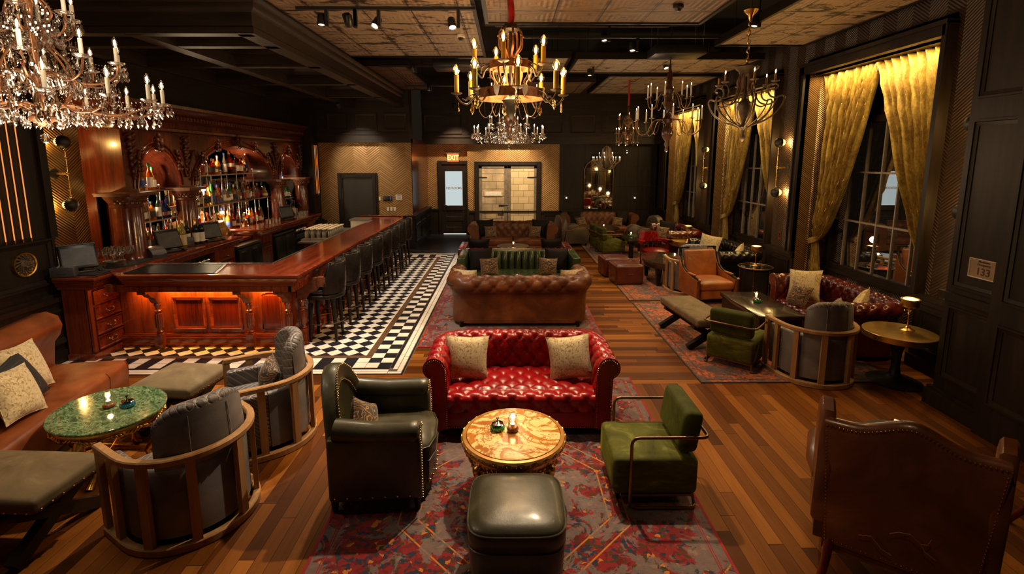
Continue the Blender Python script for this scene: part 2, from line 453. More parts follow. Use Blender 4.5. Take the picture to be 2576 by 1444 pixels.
def planks(name, axis, L=1.5, w=.105):
    t = NT(name); x, y, z = t.xyz(t.pos()); a, b = (x, y) if axis == 0 else (y, x)
    row = t.math('FLOOR', t.math('DIVIDE', b, w))
    wr = t.n('TexWhiteNoise', noise_dimensions='1D'); t.l(row, wr.inputs['W'])
    q = t.math('DIVIDE', t.math('ADD', a, t.math('MULTIPLY', wr.outputs[0], 9.)), L)
    cell = t.math('FLOOR', q)
    wn = t.n('TexWhiteNoise', noise_dimensions='2D'); t.l(t.comb(row, cell), wn.inputs['Vector'])
    gap = t.math('MAXIMUM', t.math('LESS_THAN', t.math('FRACT', t.math('DIVIDE', b, w)), .03), t.math('LESS_THAN', t.math('FRACT', q), .003))
    vec = t.comb(t.math('MULTIPLY', a, .5), t.math('MULTIPLY', b, 9), t.math('MULTIPLY', wn.outputs[0], 40))
    gr = t.noise(vec, 3, 6, .65, .8)
    st = t.noise(t.pos(), 2.3, 5, .65)
    base = t.ramp(wn.outputs[0], [(0, (.06, .016, .003)), (.3, (.16, .048, .007)), (.75, (.27, .090, .013)), (1, (.42, .15, .022))])
    c = t.mix(t.math('MULTIPLY', gr, .6), base, (.06, .018, .004))
    sp = t.ramp(st, [(.6, (1, 1, 1)), (.8, (.5, .45, .4))])
    c = t.mix(1., c, sp, 'MULTIPLY')
    t.col(t.mix(gap, c, (.012, .006, .003)))
    t.set(rough=t.math('ADD', t.math('MULTIPLY', gr, .3), .36), spec=.08)
    t.bump(t.math('SUBTRACT', t.math('MULTIPLY', gr, .3), gap), .35, .003); return t.m
PLKY = planks('plank_floor_lengthwise', 1)
PLKX = planks('plank_floor_crosswise', 0)
def tile_mats():
    t = NT('checker_diamond'); x, y, z = t.xyz(t.pos()); s = .16
    a = t.math('DIVIDE', t.math('ADD', x, y), s*1.4142); b = t.math('DIVIDE', t.math('SUBTRACT', x, y), s*1.4142)
    k = t.math('MODULO', t.math('ABSOLUTE', t.math('ADD', t.math('FLOOR', a), t.math('FLOOR', b))), 2.)
    def edge(q): return t.math('GREATER_THAN', t.math('ABSOLUTE', t.math('SUBTRACT', t.math('FRACT', q), .5)), .49)
    g = t.math('MAXIMUM', edge(a), edge(b)); n = t.noise(t.pos(), 4, 4)
    wh = t.mix(n, (.70, .62, .50), (.88, .80, .68)); bl = t.mix(n, (.010, .010, .014), (.028, .026, .032))
    t.col(t.mix(g, t.mix(k, wh, bl), (.1, .07, .045))); t.set(rough=t.math('ADD', t.math('MULTIPLY', n, .25), .15)); A = t.m
    return A
CHECKD = tile_mats()
TWHITE = flat('tile_white', (.82, .75, .62), .25, 0, .12, 3)
TBLACK = flat('tile_black', (.018, .017, .021), .25, 0, .4, 4)
TBROWN = flat('tile_brown_mosaic', (.13, .065, .03), .35, 0, .5, 40)
GROUT = flat('tile_grout', (.11, .08, .055), .7)
def slate():
    t = NT('slate_tile'); br = t.n('TexBrick'); t.l(t.pos(), br.inputs['Vector'])
    br.inputs['Scale'].default_value = 1; br.inputs['Brick Width'].default_value = .42; br.inputs['Row Height'].default_value = .2; br.inputs['Mortar Size'].default_value = .006
    br.inputs['Color1'].default_value = (.012, .012, .015, 1); br.inputs['Color2'].default_value = (.035, .033, .036, 1); br.inputs['Mortar'].default_value = (.004, .004, .004, 1)
    t.l(br.outputs[0], t.b.inputs['Base Color']); t.set(rough=.28); t.bump(t.noise(t.pos(), 9, 4), .3, .005); return t.m
SLATE = slate()
def tin(name, light_, rust, amt):
    t = NT(name); p = t.pos(); x, y, z = t.xyz(p); s = .62
    fx = t.math('ABSOLUTE', t.math('SUBTRACT', t.math('FRACT', t.math('DIVIDE', x, s)), .5)); fy = t.math('ABSOLUTE', t.math('SUBTRACT', t.math('FRACT', t.math('DIVIDE', y, s)), .5))
    d = t.math('MAXIMUM', fx, fy)
    seam = t.math('GREATER_THAN', d, .488)
    hh = t.math('ADD', t.math('MULTIPLY', t.math('SINE', t.math('MULTIPLY', d, 55.)), .5), t.math('MULTIPLY', t.math('LESS_THAN', d, .3), .8))
    n1 = t.noise(p, 2.6, 8, .72, 1.2, (1, 2.2, 1)); n2 = t.noise(p, 1.1, 3)
    worn = t.math('ADD', n1, t.math('MULTIPLY', t.math('GREATER_THAN', d, .44), .06))
    dark = t.math('GREATER_THAN', worn, amt)
    base = t.mix(n2, light_, tuple(q*.8 for q in light_))
    c = t.mix(dark, base, rust); c = t.mix(seam, c, (.012, .008, .005))
    t.col(c); t.set(rough=.5, metal=.1); t.bump(t.math('ADD', hh, t.math('MULTIPLY', n1, 1.5)), .55, .012); return t.m
TINW = tin('painted_tin', (.42, .31, .20), (.045, .026, .014), .565)
TINB = tin('brown_tin', (.21, .13, .055), (.09, .045, .022), .57)
TINR = tin('rusty_tin', (.17, .085, .04), (.05, .025, .012), .53)
def rug(name, reds, cx, cy, g0=(.10, .078, .072), g1=(.22, .175, .16), thr=.785):
    t = NT(name); p = t.pos(); x, y, z = t.xyz(p)
    A, B, D, E_ = reds
    v = t.n('TexVoronoi'); v.inputs['Scale'].default_value = 34; nv = t.n('TexNoise'); nv.inputs['Scale'].default_value = 14; t.l(p, nv.inputs['Vector']); vm = t.n('VectorMath', operation='MULTIPLY_ADD'); vm.inputs[1].default_value = (.09, .09, 0); t.l(nv.outputs['Color'], vm.inputs[0]); t.l(p, vm.inputs[2]); t.l(vm.outputs[0], v.inputs['Vector'])
    r_ = t.xyz(v.outputs['Color'])[0]
    c = t.ramp(r_, [(0, A), (.38, tuple(q*.55 for q in A)), (.5, B), (.68, D), (.80, tuple(q*.7 for q in A)), (.955, E_)], 'CONSTANT')
    ax = t.math('ABSOLUTE', t.math('SUBTRACT', x, cx)); ay = t.math('ABSOLUTE', t.math('SUBTRACT', y, cy))
    o8 = t.math('MAXIMUM', t.math('MAXIMUM', ax, ay), t.math('MULTIPLY', t.math('ADD', ax, ay), .7071))
    for rr in (.70, .84, 1.5, 1.56):
        c = t.mix(t.math('LESS_THAN', t.math('ABSOLUTE', t.math('SUBTRACT', o8, rr)), .006), c, E_)
    n = t.noise(p, 5.5, 9, .74, .7); k = t.noise(p, 1.6, 3)
    w = t.math('GREATER_THAN', t.math('ADD', n, t.math('MULTIPLY', k, .55)), thr)
    gn = t.noise(p, 30, 3)
    c = t.mix(t.math('MULTIPLY', w, .82), c, t.mix(gn, g0, g1))
    t.col(c); t.set(rough=.9, sheen=.3, spec=.1); t.bump(t.math('ADD', t.noise(p, 160, 2), t.math('MULTIPLY', n, 2)), .5, .006); return t.m
RUG1 = rug('red_rug', ((.22, .012, .014), (.022, .024, .05), (.05, .035, .010), (.5, .17, .02)), .04, 3.6)
RUG2 = rug('orange_rug', ((.48, .10, .02), (.05, .05, .06), (.12, .05, .025), (.55, .14, .03)), 3.6, 7.2, (.035, .035, .038), (.10, .095, .095), .80)
RUGR = flat('rug_red_edge', (.28, .012, .014), .9)
RUGG = flat('rug_grey_edge', (.06, .045, .04), .9)
def marble():
    t = NT('green_marble'); o = t.obj(); n = t.noise(o, 7, 9, .7, 2.2, (1, 2.2, 1)); m = t.noise(o, 4, 6, .6, 3.)
    c = t.ramp(n, [(.28, (.012, .022, .012)), (.45, (.055, .11, .05)), (.6, (.15, .25, .12)), (.75, (.33, .45, .26))])
    vein = t.math('LESS_THAN', t.math('ABSOLUTE', t.math('SUBTRACT', m, .5)), .012)
    t.col(t.mix(t.math('MULTIPLY', vein, .7), c, (.42, .52, .3))); t.set(rough=.1, coat=.4); return t.m
def onyx():
    t = NT('onyx'); o = t.obj(); n = t.noise(o, 2.6, 5, .55, 1.0); w = t.noise(o, 7, 5, .6, 1)
    c = t.ramp(n, [(.28, (.25, .07, .006)), (.39, (.42, .14, .015)), (.41, (.85, .58, .22)), (.50, (.88, .66, .30)), (.515, (.45, .15, .012)), (.56, (.52, .19, .02)), (.575, (.85, .56, .20)), (.63, (.9, .70, .38)), (.70, (.75, .33, .12)), (.8, (.5, .16, .05))])
    vn = t.noise(o, 5, 6, .6, 1.3); vein = t.math('LESS_THAN', t.math('ABSOLUTE', t.math('SUBTRACT', vn, .5)), .012)
    c = t.mix(t.math('MULTIPLY', w, .2), c, (.75, .42, .16)); t.col(t.mix(vein, c, (.38, .12, .015))); t.set(rough=.16, coat=0, spec=.4); return t.m
MARBLE = marble(); ONYX = onyx()
def paisley():
    t = NT('paisley_brocade'); o = t.obj(); w = t.n('TexWave', wave_type='RINGS'); w.inputs['Scale'].default_value = 9; w.inputs['Distortion'].default_value = 14; w.inputs['Detail'].default_value = 2; t.l(o, w.inputs['Vector'])
    t.col(t.ramp(w.outputs[0], [(.0, (.035, .018, .01)), (.35, (.05, .05, .05)), (.45, (.42, .2, .04)), (.62, (.62, .36, .1)), (.7, (.25, .09, .02)), (.95, (.05, .03, .02))])); t.set(rough=.7, sheen=.3); return t.m
PAIS = paisley()
def brocade():
    t = NT('cream_brocade'); o = t.obj(); n = t.noise(o, 26, 5, .65, 1.8)
    t.col(t.ramp(n, [(.38, (.26, .17, .07)), (.47, (.54, .42, .23)), (.6, (.66, .54, .33))])); t.set(rough=.8, sheen=.3); t.bump(n, .2, .003); return t.m
BROC = brocade()
CUSHB = velvet('black_cushion_fabric', (.014, .011, .010), (.024, .02, .018), .3)
def dotted():
    t = NT('black_dotted_fabric'); v = t.n('TexVoronoi'); v.inputs['Scale'].default_value = 70; v.inputs['Randomness'].default_value = .1; t.l(t.obj(), v.inputs['Vector'])
    t.col(t.mix(t.math('LESS_THAN', v.outputs['Distance'], .22), (.012, .011, .012), (.09, .09, .09))); t.set(rough=.8); return t.m
DOTS = dotted()
def curtain_mat():
    t = NT('gold_crushed_velvet'); p = t.pos(); n = t.noise(p, 7, 8, .75, .6, (1, 1, .35)); g = t.noise(p, 40, 3, .6, 0, (1, 1, .6))
    h = t.math('ADD', t.math('MULTIPLY', n, .7), t.math('MULTIPLY', g, .3))
    t.col(t.ramp(h, [(.36, (.10, .05, .008)), (.5, (.27, .17, .038)), (.62, (.46, .32, .08))]))
    t.set(rough=.5, sheen=.8, srough=.3, spec=.4); t.b.inputs['Sheen Tint'].default_value = (1, .75, .3, 1); t.bump(h, .4, .006); return t.m
CURT = curtain_mat()
LINING = flat('curtain_lining', (.10, .09, .03), .6)
PANE = thin_glass('window_pane', (.8, .8, .8), .22)
MIRROR = flat('mirror_glass', (.75, .72, .66), .03, 1, .03)
def silver_frame(): return flat('window_bar_paint', (.30, .25, .20), .4, 0, .15)
WBAR = silver_frame()
CRYS = glass('crystal_glass', (1, .97, .93), 0, 1.6)
CRYT = thin_glass('crystal_bead', (.95, .93, .9), .25)
BULBG = thin_glass('bulb_glass', (1, .93, .8), .05)
GLOW = emis('filament_warm', (1, .62, .22), 22)
GLOWY = emis('filament_amber', (1, .52, .10), 14)
GLOWC = emis('filament_candle', (1, .72, .42), 26)
FLAME = emis('flame', (1, .62, .25), 30)
GLOBE = emis('sconce_globe', (1, .50, .09), 3.4)
LEDO = emis('led_amber', (1, .30, .03), 9)
LEDC = emis('copper_neon', (1, .30, .06), .8)
WGLASS = thin_glass('drinking_glass', (.97, .96, .94), .14)
# ================================================================ THE SETTING
def quad(x0, y0, x1, y1, z=0, mb=None, mi=0):
    mb = mb or MB()
    return mb.add([(x0, y0, z), (x1, y0, z), (x1, y1, z), (x0, y1, z)], [(0, 1, 2, 3)], None, mi)
def slab(x0, y0, x1, y1, z1=0, t=.06): return MB().box(x0, y0, z1-t, x1, y1, z1)
struct('floor', slab(-7, -1.5, 6, 7.12), PLKY)
struct('floor_aisle', slab(-1.29, 7.12, 6, 22.6), PLKX)
struct('floor_strip', slab(-7, 7.12, -1.29, 7.47), PLKX)
struct('floor_slate', slab(-3.6, 17.75, -1.29, 22.6), SLATE)
# black and white tile carpet with its inlaid borders
fl = MB(); fl.box(-6.4, 7.47*YSCALE, -.06, -1.29, 17.75*YSCALE, -.003, mi=3)
XR, YN, YF = -1.3, 7.474*YSCALE, 17.75*YSCALE
def band(d0, d1, mi):
    # L-shaped strip (near side and right side) plus the far side, at inset d0..d1, cut into long tiles
    g = .004
    x = -6.3
    while x < XR-d1-.05:
        e = min(x+.48, XR-d0)
        for ya, yb in ((YN+d0, YN+d1), (YF-d1, YF-d0)): quad(x+g, ya+g, e-g, yb-g, 0, fl, mi)
        x = e
    y = YN+d1
    while y < YF-d1-.01:
        e = min(y+.48, YF-d1)
        quad(XR-d1+g, y+g, XR-d0-g, e-g, 0, fl, mi); y = e
band(0, .028, 1); band(.028, .094, 0); band(.094, .159, 0); band(.159, .203, 1); band(.526, .613, 2)
g = .003; q = .1615
for side in range(3):
    for r in range(2):
        d = .203+r*q; k = 0
        if side < 2:
            x = XR-d-q
            while x > -6.3:
                y = YN+d if side == 0 else YF-d-q
                quad(x+g, y+g, x+q-g, y+q-g, 0, fl, (k+r) % 2); x -= q; k += 1
        else:
            y = YN+.203
            while y < YF-.203:
                quad(XR-d-q+g, y+g, XR-d-g, min(y+q, YF-.204)-g, 0.0004, fl, (k+r+1) % 2); y += q; k += 1
quad(-6.3, YN+.613, XR-.613, YF-.613, 0, fl, 4)
struct('floor_tiles', fl, [TWHITE, TBLACK, TBROWN, GROUT, CHECKD], raw=True)
# ceiling
struct('ceiling', slab(-7, -1.5, 6.2, 22.8, 5.35, .1), BLACK)
def panel_slab(name, x0, y0, x1, y1, z, m):
    mb = MB(); mb.box(x0, y0, z, x1, y1, z+.03)
    f = .05
    for a in ((x0-f, y0-f, x1+f, y0), (x0-f, y1, x1+f, y1+f), (x0-f, y0, x0, y1), (x1, y0, x1+f, y1)):
        mb.box(a[0], a[1], z-.02, a[2], a[3], z+.1, mi=1)
    for a, b in ((x0+.2, y0+.2), (x1-.2, y0+.2), (x0+.2, y1-.2), (x1-.2, y1-.2)):
        mb.tube([(a, b, z), (a, b, 5.25)], .006, 4, mi=1)
    return mb
for i, (a, m) in enumerate([((-2.9, 5.6, -.45, 12.35, 4.5), TINW), ((-.27, 5.6, 2.66, 9.4, 4.5), TINB), ((3.5, 4.5, 4.92, 11.15, 4.5), TINW), ((1.33, 12.62, 4.8, 14.6, 4.5), TINW),
        ((-.95, 12.62, 1.15, 14.6, 4.52), TINW), ((-3.0, 13.6, -2.1, 18.1, 4.5), TINR), ((2.35, 15.2, 4.85, 19.2, 4.5), TINW), ((-.4, 16.3, 2.1, 19.2, 4.5), TINB)]):
    struct('ceiling_panel_%d' % (i+1), panel_slab('', *a, m), [m, BLACKWOOD])
# soffit with coffers over the bar
sf = MB(); Z0, Z1 = 4.05, 4.45
def fascia(a, b, n):  # moulded board from a to b; n = outward normal
    a = Vector((*a, 0)); b = Vector((*b, 0)); n = Vector((*n, 0))
    prof = [(0, Z0), (.05, Z0), (.05, Z0+.07), (.03, Z0+.09), (.03, Z1-.16), (.06, Z1-.13), (.075, Z1-.10), (.075, Z1-.06), (.11, Z1-.03), (.12, Z1), (0, Z1)]
    d = (b-a).normalized()
    sf.loft([[tuple(a+n*p-d*p*k+Vector((0, 0, z))) for p, z in prof] for a, k in ((a, 1), (b, -1))])
fascia((-7, 7.85), (-2.98, 7.85), (0, -1)); fascia((-2.98, 7.85), (-2.98, 18.8), (1, 0))
for y in (8.75, 10.6, 13.0, 15.6, 18.5): sf.box(-7, y-.09, Z0, -2.98, y+.09, Z1-.1)
for x in (-4.35, -5.75): sf.box(x-.1, 7.85, Z0-.005, x+.1, 18.8, Z1-.1)
sf.box(-3.15, 7.85, Z0, -2.98, 18.8, Z1); sf.box(-7, 7.85, Z0, -2.98, 8.0, Z1)
for x0, x1 in ((-4.25, -3.15), (-5.65, -4.45)):
    for y0, y1 in ((8.84, 10.51), (10.69, 12.91), (13.09, 15.51), (15.69, 18.41)):
        sf.frame(0, 0, 1, 1, .12, -.12, 0, Matrix(((x1-x0, 0, 0, x0), (0, 0, y1-y0, y0), (0, 1, 0, Z1-.1), (0, 0, 0, 1))))
struct('ceiling_soffit', sf, DARKOAKX)
struct('ceiling_soffit_top', slab(-7, 7.8, -2.95, 18.8, Z1+.06, .14), DARKOAKY)
# framed panels helper on planes
def XP(x, sgn):  # local XZ frame plane -> plane at x facing sgn; local x=world y, local y depth
    return Matrix(((0, sgn, 0, x), (1, 0, 0, 0), (0, 0, 1, 0), (0, 0, 0, 1)))
# --- right wall X=5.2
WO = [(7.85, 11.4), (12.6, 16.2), (17.4, 20.95)]
wr = MB(); up = MB()
for a, b in ((6.4, 7.85), (11.4, 12.6), (16.2, 17.4), (20.95, 22.4)):
    wr.box(5.2, a, .93, 5.35, b, 4.05)
wr.box(5.2, 6.4, 4.05, 5.35, 22.4, 5.3)
struct('wall_right', wr, CHEVY)
wn = MB()
for a, b in ((6.4, 7.85), (11.4, 12.6), (16.2, 17.4), (20.95, 22.4)):
    wn.box(5.17, a, 0, 5.35, b, .93); wn.box(5.12, a-.0, .9, 5.2, b, .96); wn.box(5.14, a, .84, 5.2, b, .9); wn.box(5.13, a, 0, 5.2, b, .16)
    wn.frame(a+.13, .26, b-.13, .78, .07, .03, .05, XP(5.17, 1) @ T((0, -.05, 0)))
    for y in (a, b): wn.box(5.13, y-.0 if y == a else y-.1, .96, 5.2, y+.1 if y == a else y, 4.05)
struct('trim_1', wn, DARKOAK)
cs = MB()
for a, b in WO:
    for y in (a, b):
        s = -1 if y == a else 1
        cs.box(5.09, min(y, y+s*.1), .96, 5.2, max(y, y+s*.1), 4.17); cs.box(5.06, min(y+s*.1, y+s*.13), .96, 5.2, max(y+s*.1, y+s*.13), 4.2)
    cs.box(5.09, a-.1, 4.05, 5.2, b+.1, 4.17); cs.box(5.05, a-.13, 4.17, 5.2, b+.13, 4.22)
struct('trim_2', cs, DARKOAK)
rv = MB()
for a, b in WO:
    rv.box(5.35, b, 0, 5.85, b+.12, 4.2); rv.box(5.35, a-.12, 0, 5.85, a, 4.2)
    rv.box(5.2, b-.012, 0, 5.35, b, 4.05)
struct('wall_window_reveals', rv, CHEVR)
bk = MB()
for a, b in WO:
    bk.box(5.78, a-.1, 0, 5.9, b+.1, .78); bk.box(5.78, a-.1, 3.22, 5.9, b+.1, 4.3); bk.box(5.78, a-.1, .78, 5.9, a+.22, 3.22); bk.box(5.78, b-.12, .78, 5.9, b+.1, 3.22)
    bk.box(5.2, a-.1, 4.05, 5.9, b+.1, 4.3)
struct('wall_window_backs', bk, CHEVY)
for i, (a, b) in enumerate(WO):
    y0, y1, z0, z1 = a+.22, b-.12, .78, 3.22
    w = thing('window_%d' % (i+1), None, None, (5.78, 0, 0)); w['kind'] = 'structure'
    f = MB()
    for q in ((-.06, y0-.07, z0-.08, .06, y1+.07, z0+.03), (-.06, y0-.07, z1-.03, .06, y1+.07, z1+.07), (-.06, y0-.07, z0, .06, y0+.04, z1), (-.06, y1-.04, z0, .06, y1+.07, z1)): f.box(*q)
    f.box(-.12, y0-.1, z0-.1, .06, y1+.1, z0-.05)
    f.build('window_frame', DARKOAKY, w)
    m = MB(); n = 7
    for k in range(1, n): y = y0+(y1-y0)*k/n; m.box(-.025, y-.014, z0, .02, y+.014, z1)
    for k in (1, 2): z = z0+(z1-z0)*k/3; m.box(-.02, y0, z-.014, .02, y1, z+.014)
    m.build('glazing_bars', WBAR, w)
    MB().box(-.002, y0, z0, .002, y1, z1).build('pane', PANE, w)
# --- dark wall projection near right, X=4.58
pr = MB(); pr.box(4.6, -1.5, 0, 5.4, 6.5, 5.3)
pr.box(4.5, 3.0, 0, 4.62, 5.75, 5.3)
PX = XP(4.6, 1)
for a, b in ((5.8, 6.4),):
    pr.frame(a, .34, b, 1.12, .06, -.03, .0, PX); pr.frame(a, 1.32, b, 3.0, .06, -.03, 0, PX); pr.frame(a, 3.2, b, 4.6, .06, -.03, 0, PX)
PX2 = XP(4.5, 1)
for a, b in ((4.6, 5.6), (3.4, 4.4)):
    pr.frame(a, .34, b, 1.12, .06, -.03, .0, PX2); pr.frame(a, 1.32, b, 3.0, .06, -.03, 0, PX2); pr.frame(a, 3.2, b, 4.6, .06, -.03, 0, PX2)
pr.box(4.55, 5.75, 1.18, 4.6, 6.55, 1.26); pr.box(4.53, 5.75, 0, 4.6, 6.55, .17); pr.box(4.55, 5.75, .17, 4.6, 6.53, .21)
struct('wall_right_near', pr, DARKOAK)
# --- far wall Y=22.3
fw = MB(); fw.box(-1.4, 22.3, .82, 1.86, 22.42, 3.2); fw.box(-2.9, 22.5, .82, -1.4, 22.62, 3.2)
struct('wall_far', fw, CHEVX)
fd = MB()
fd.box(1.86, 22.3, 0, 5.35, 22.42, 3.2)
for x in (1.78,): fd.box(x, 22.22, 0, x+.12, 22.3, 3.12)
for x in (2.66, 3.6, 4.5): fd.box(x-.015, 22.285, 0, x+.015, 22.3, 3.12)
for z in (.9, 1.68, 2.42): fd.box(1.86, 22.285, z-.012, 5.2, 22.3, z+.012)
fd.box(-1.4, 22.27, 0, 1.86, 22.42, .78); fd.box(-1.4, 22.22, .78, 1.86, 22.3, .84); fd.box(-2.9, 22.47, 0, -1.4, 22.62, .84); fd.box(-2.9, 22.43, .84, -1.4, 22.5, .89)
fd.box(-1.42, 22.2, 0, -1.36, 22.62, .9)
fd.box(-1.4, 22.2, 0, 1.86, 22.3, .17)
for a, b in ((1.28, 1.7),): fd.frame(a, .25, b, .7, .05, 22.24, 22.27)
struct('trim_3', fd, DARKOAK)
def frieze(name, x0, x1, y, z0, z1, pans, top):
    m = MB(); m.box(x0, y, z0, x1, y+.5, z1)
    m.box(x0, y-.05, z0, x1, y, z0+.22); m.box(x0, y-.1, z0+.22, x1, y, z0+.27); m.box(x0, y-.08, z0, x1, y, z0+.05)
    m.box(x0, y-.06, z1-.1, x1, y, z1); m.box(x0, y-.14, z1, x1, y+.5, top)
    for a, b in pans: m.frame(a, z0+.34, b, z1-.2, .07, y-.05, y)
    struct(name, m, DARKOAKX)
frieze('trim_4', -2.9, 5.35, 22.1, 3.12, 4.3, [(-3.14+.3, -1.55), (-1.36, .3), (.46, 1.85), (2.09, 2.97), (3.17, 3.91), (4.1, 5.0)], 5.3)
frieze('trim_5', -5.6, -2.79, 18.6, 3.08, 4.1, [(-5.12, -4.5), (-4.34, -3.71), (-3.51, -2.86)], 5.3)
# --- left far wall with the plain door, and the return side
lw = MB(); lw.box(-5.7, 18.73, 0, -2.79, 18.85, 3.2); struct('wall_far_left', lw, CHEVX)
rt = MB(); rt.box(-2.95, 18.735, .97, -2.79, 22.62, 3.2); struct('wall_return', rt, MAHOGP)
rb = MB(); rb.box(-2.95, 18.6, 0, -2.72, 22.5, .95); rb.box(-2.95, 18.56, .93, -2.68, 22.5, .98); rb.box(-5.6, 18.62, 0, -3.8, 18.73, .0+.12)
rb.box(-3.78, 18.68, 0, -2.72, 18.73, .93); rb.box(-3.78, 18.64, .93, -2.72, 18.73, .98)
for a, b in ((18.75, 19.9), (20.0, 21.15), (21.2, 22.3)):
    rb.frame(a, .2, b, .62, .06, -.025, 0, XP(-2.72, -1)); rb.frame(a, .68, b, .88, .04, -.025, 0, XP(-2.72, -1))
struct('trim_6', rb, BLACKWOOD)
def door(name, x0, x1, z1, y, leaf_w=.09, m=DARKOAK):
    d = thing(name, None, None, (0, 0, 0)); d['kind'] = 'structure'
    f = MB(); w = .14
    for a, b in ((x0-w, x0), (x1, x1+w)):
        f.box(a, y-.09, 0, b, y, z1+w); f.box(a+.02, y-.12, 0, b-.04, y-.09, z1+w-.03)
    f.box(x0, y-.09, z1, x1, y, z1+w); f.box(x0, y-.12, z1+.03, x1, y-.09, z1+w-.03)
    f.build('door_frame', m, d); return d
d1 = door('door_1', -4.78, -3.93, 2.08, 18.73)
MB().box(-4.78, 18.69, .01, -3.93, 18.73, 2.08).build('door_leaf', flat('charcoal_door_paint', (.018, .014, .010), .5), d1)
hb = MB(); hb.ball((-4.05, 18.66, 1.0), .03); hb.build('door_handle', IRON, d1)
d2 = door('door_2', -2.3, -1.46, 2.42, 22.5)
lf = MB(); yl = 22.44
for q in ((-2.3, .02, -2.19, 2.42), (-1.59, .02, -1.46, 2.42), (-2.19, 2.2, -1.59, 2.42), (-2.19, .86, -1.59, 1.01), (-2.19, .48, -1.59, .6), (-2.19, .02, -1.59, .22)): lf.box(q[0], yl, q[1], q[2], yl+.045, q[3])
lf.box(-2.19, yl+.02, .22, -1.59, yl+.035, .86)
lf.frame(-2.19, .6, -1.59, .86, .04, yl+.002, yl+.02); lf.frame(-2.19, .22, -1.59, .48, .04, yl+.002, yl+.02)
leaf = lf.build('door_leaf', DARKOAK, d2)
FROST = emis('frosted_lit_glass', (.62, .72, .72), .62, True)
gp = MB().box(-2.19, yl+.02, 1.01, -1.59, yl+.03, 2.2).build('pane', FROST, d2)
MB().box(-2.28, 22.46, 0, -1.48, 22.48, .018).build('lit_gap', emis('lit_gap', (.8, .85, .8), .9), d2)
hm = MB(); hm.box(-2.27, 22.41, .86, -2.22, 22.44, 1.12); hm.tube([(-2.245, 22.4, 1.02), (-2.245, 22.37, 1.02), (-2.14, 22.37, 1.02)], .01, 6); hm.build('door_handle', IRON, d2)
def text(s, size, loc, rot, m, parent=None, name='lettering', ext=.002, align='CENTER', sx=1):
    c = bpy.data.curves.new(name, 'FONT'); c.body = s; c.size = size; c.extrude = ext; c.align_x = align; c.align_y = 'CENTER'; c.offset = size*.012
    c.materials.append(m); o = bpy.data.objects.new(name, c); C.objects.link(o)
    bpy.context.view_layer.update(); me = bpy.data.meshes.new_from_object(o); bpy.data.objects.remove(o); o = bpy.data.objects.new(name, me); C.objects.link(o)
    o.location = (loc[0], loc[1]*(YSCALE if parent.name in WF else 1), loc[2]); o.rotation_euler = rot; o.scale = (sx, 1, 1); o.parent = parent
    return o
FR = (pi/2, 0, 0)
text('RESTROOMS', .115, (-1.89, yl+.017, 1.615), FR, flat('gold_lettering', (.32, .2, .09), .5), d2, 'lettering', .002, sx=.83)
# exit sign
ex = thing('exit_sign', 'red lit EXIT sign above the RESTROOMS door', 'sign', (-1.9, 22.4, 2.66))
e = MB(); e.box(-.2, -.01, -.14, .2, .09, .15); e.box(-.24, -.03, .15, .24, .08, .18); e.build('housing', flat('exit_housing', (.3, .28, .25), .4), ex)
MB().box(-.185, -.02, -.125, .185, -.01, .125).build('lit_face', emis('exit_red', (1, .05, .01), 3.2), ex)
text('EXIT', .23, (0, -.025, 0), FR, emis('exit_letters', (1, .55, .08), 5), ex, 'lettering', .002, sx=.85)
light('POINT', (-1.9, 22.1, 2.6), 3.5, (1, .06, .01), .1)
# stone-faced double door
def stone():
    t = NT('stone_blocks'); p = t.pos(); x, y, z = t.xyz(p); br = t.n('TexBrick'); t.l(t.comb(x, z), br.inputs['Vector'])
    br.inputs['Scale'].default_value = 1; br.inputs['Brick Width'].default_value = .36; br.inputs['Row Height'].default_value = .22; br.inputs['Mortar Size'].default_value = .006
    br.inputs['Color1'].default_value = (.55, .42, .22, 1); br.inputs['Color2'].default_value = (.74, .58, .33, 1); br.inputs['Mortar'].default_value = (.12, .09, .055, 1)
    n = t.noise(p, 5, 6, .65); t.col(t.mix(t.math('MULTIPLY', n, .4), br.outputs[0], (.2, .15, .09))); t.set(rough=.8); t.bump(n, .4, .01); return t.m
STONE = stone(); STONE2 = flat('stone_door_grey', (.36, .27, .16), .7, 0, .3, 3)
d3 = door('door_3', -1.02, 1.0, 2.39, 22.3)
L = MB(); L.box(-1.0, 22.25, .02, -.02, 22.3, 2.38)
for z in (.3, .56, .82, 1.08, 1.34, 1.60, 1.86, 2.12): L.box(-.9, 22.243, z, -.12, 22.25, z+.008, mi=1)
for i, z in enumerate((.3, .56, .82, 1.08, 1.34, 1.60, 1.86, 2.12)):
    for k in range(2): x = -.9+.25*(i % 2)+.4*k+.1; L.box(x, 22.243, z-.26, x+.008, 22.25, z, mi=1)
ll = L.build('door_leaf', [STONE2, flat('stone_joint', (.1, .08, .05), .9)], d3)
Rr = MB(); Rr.box(.0, 22.25, .02, .98, 22.3, 2.38); Rr.build('door_leaf', STONE, d3)
fr = MB(); gm = flat('grey_door_rail', (.15, .12, .085), .6)
for a in ((-1.0, -.9), (-.13, -.02), (.0, .1), (.9, .98)): fr.box(a[0], 22.235, .02, a[1], 22.25, 2.38)
for a in ((-1., -.02), (0, .98)): fr.box(a[0], 22.235, 2.3, a[1], 22.25, 2.38)
fr.build('door_rails', gm, d3)
for a, b, z in ((-1.02, -.72, 2.0), (.98, .66, 2.0), (-.32, .0, 1.03), (-1.02, -.72, .5), (.98, .66, .5)):
    h = MB(); h.prism([(a, -.02), (b, -.008), (b, .008), (a, .02)], 0, .012, Matrix(((1, 0, 0, 0), (0, 0, -1, 22.235), (0, 1, 0, z), (0, 0, 0, 1)))); h.build('strap_hinge', IRON, d3)
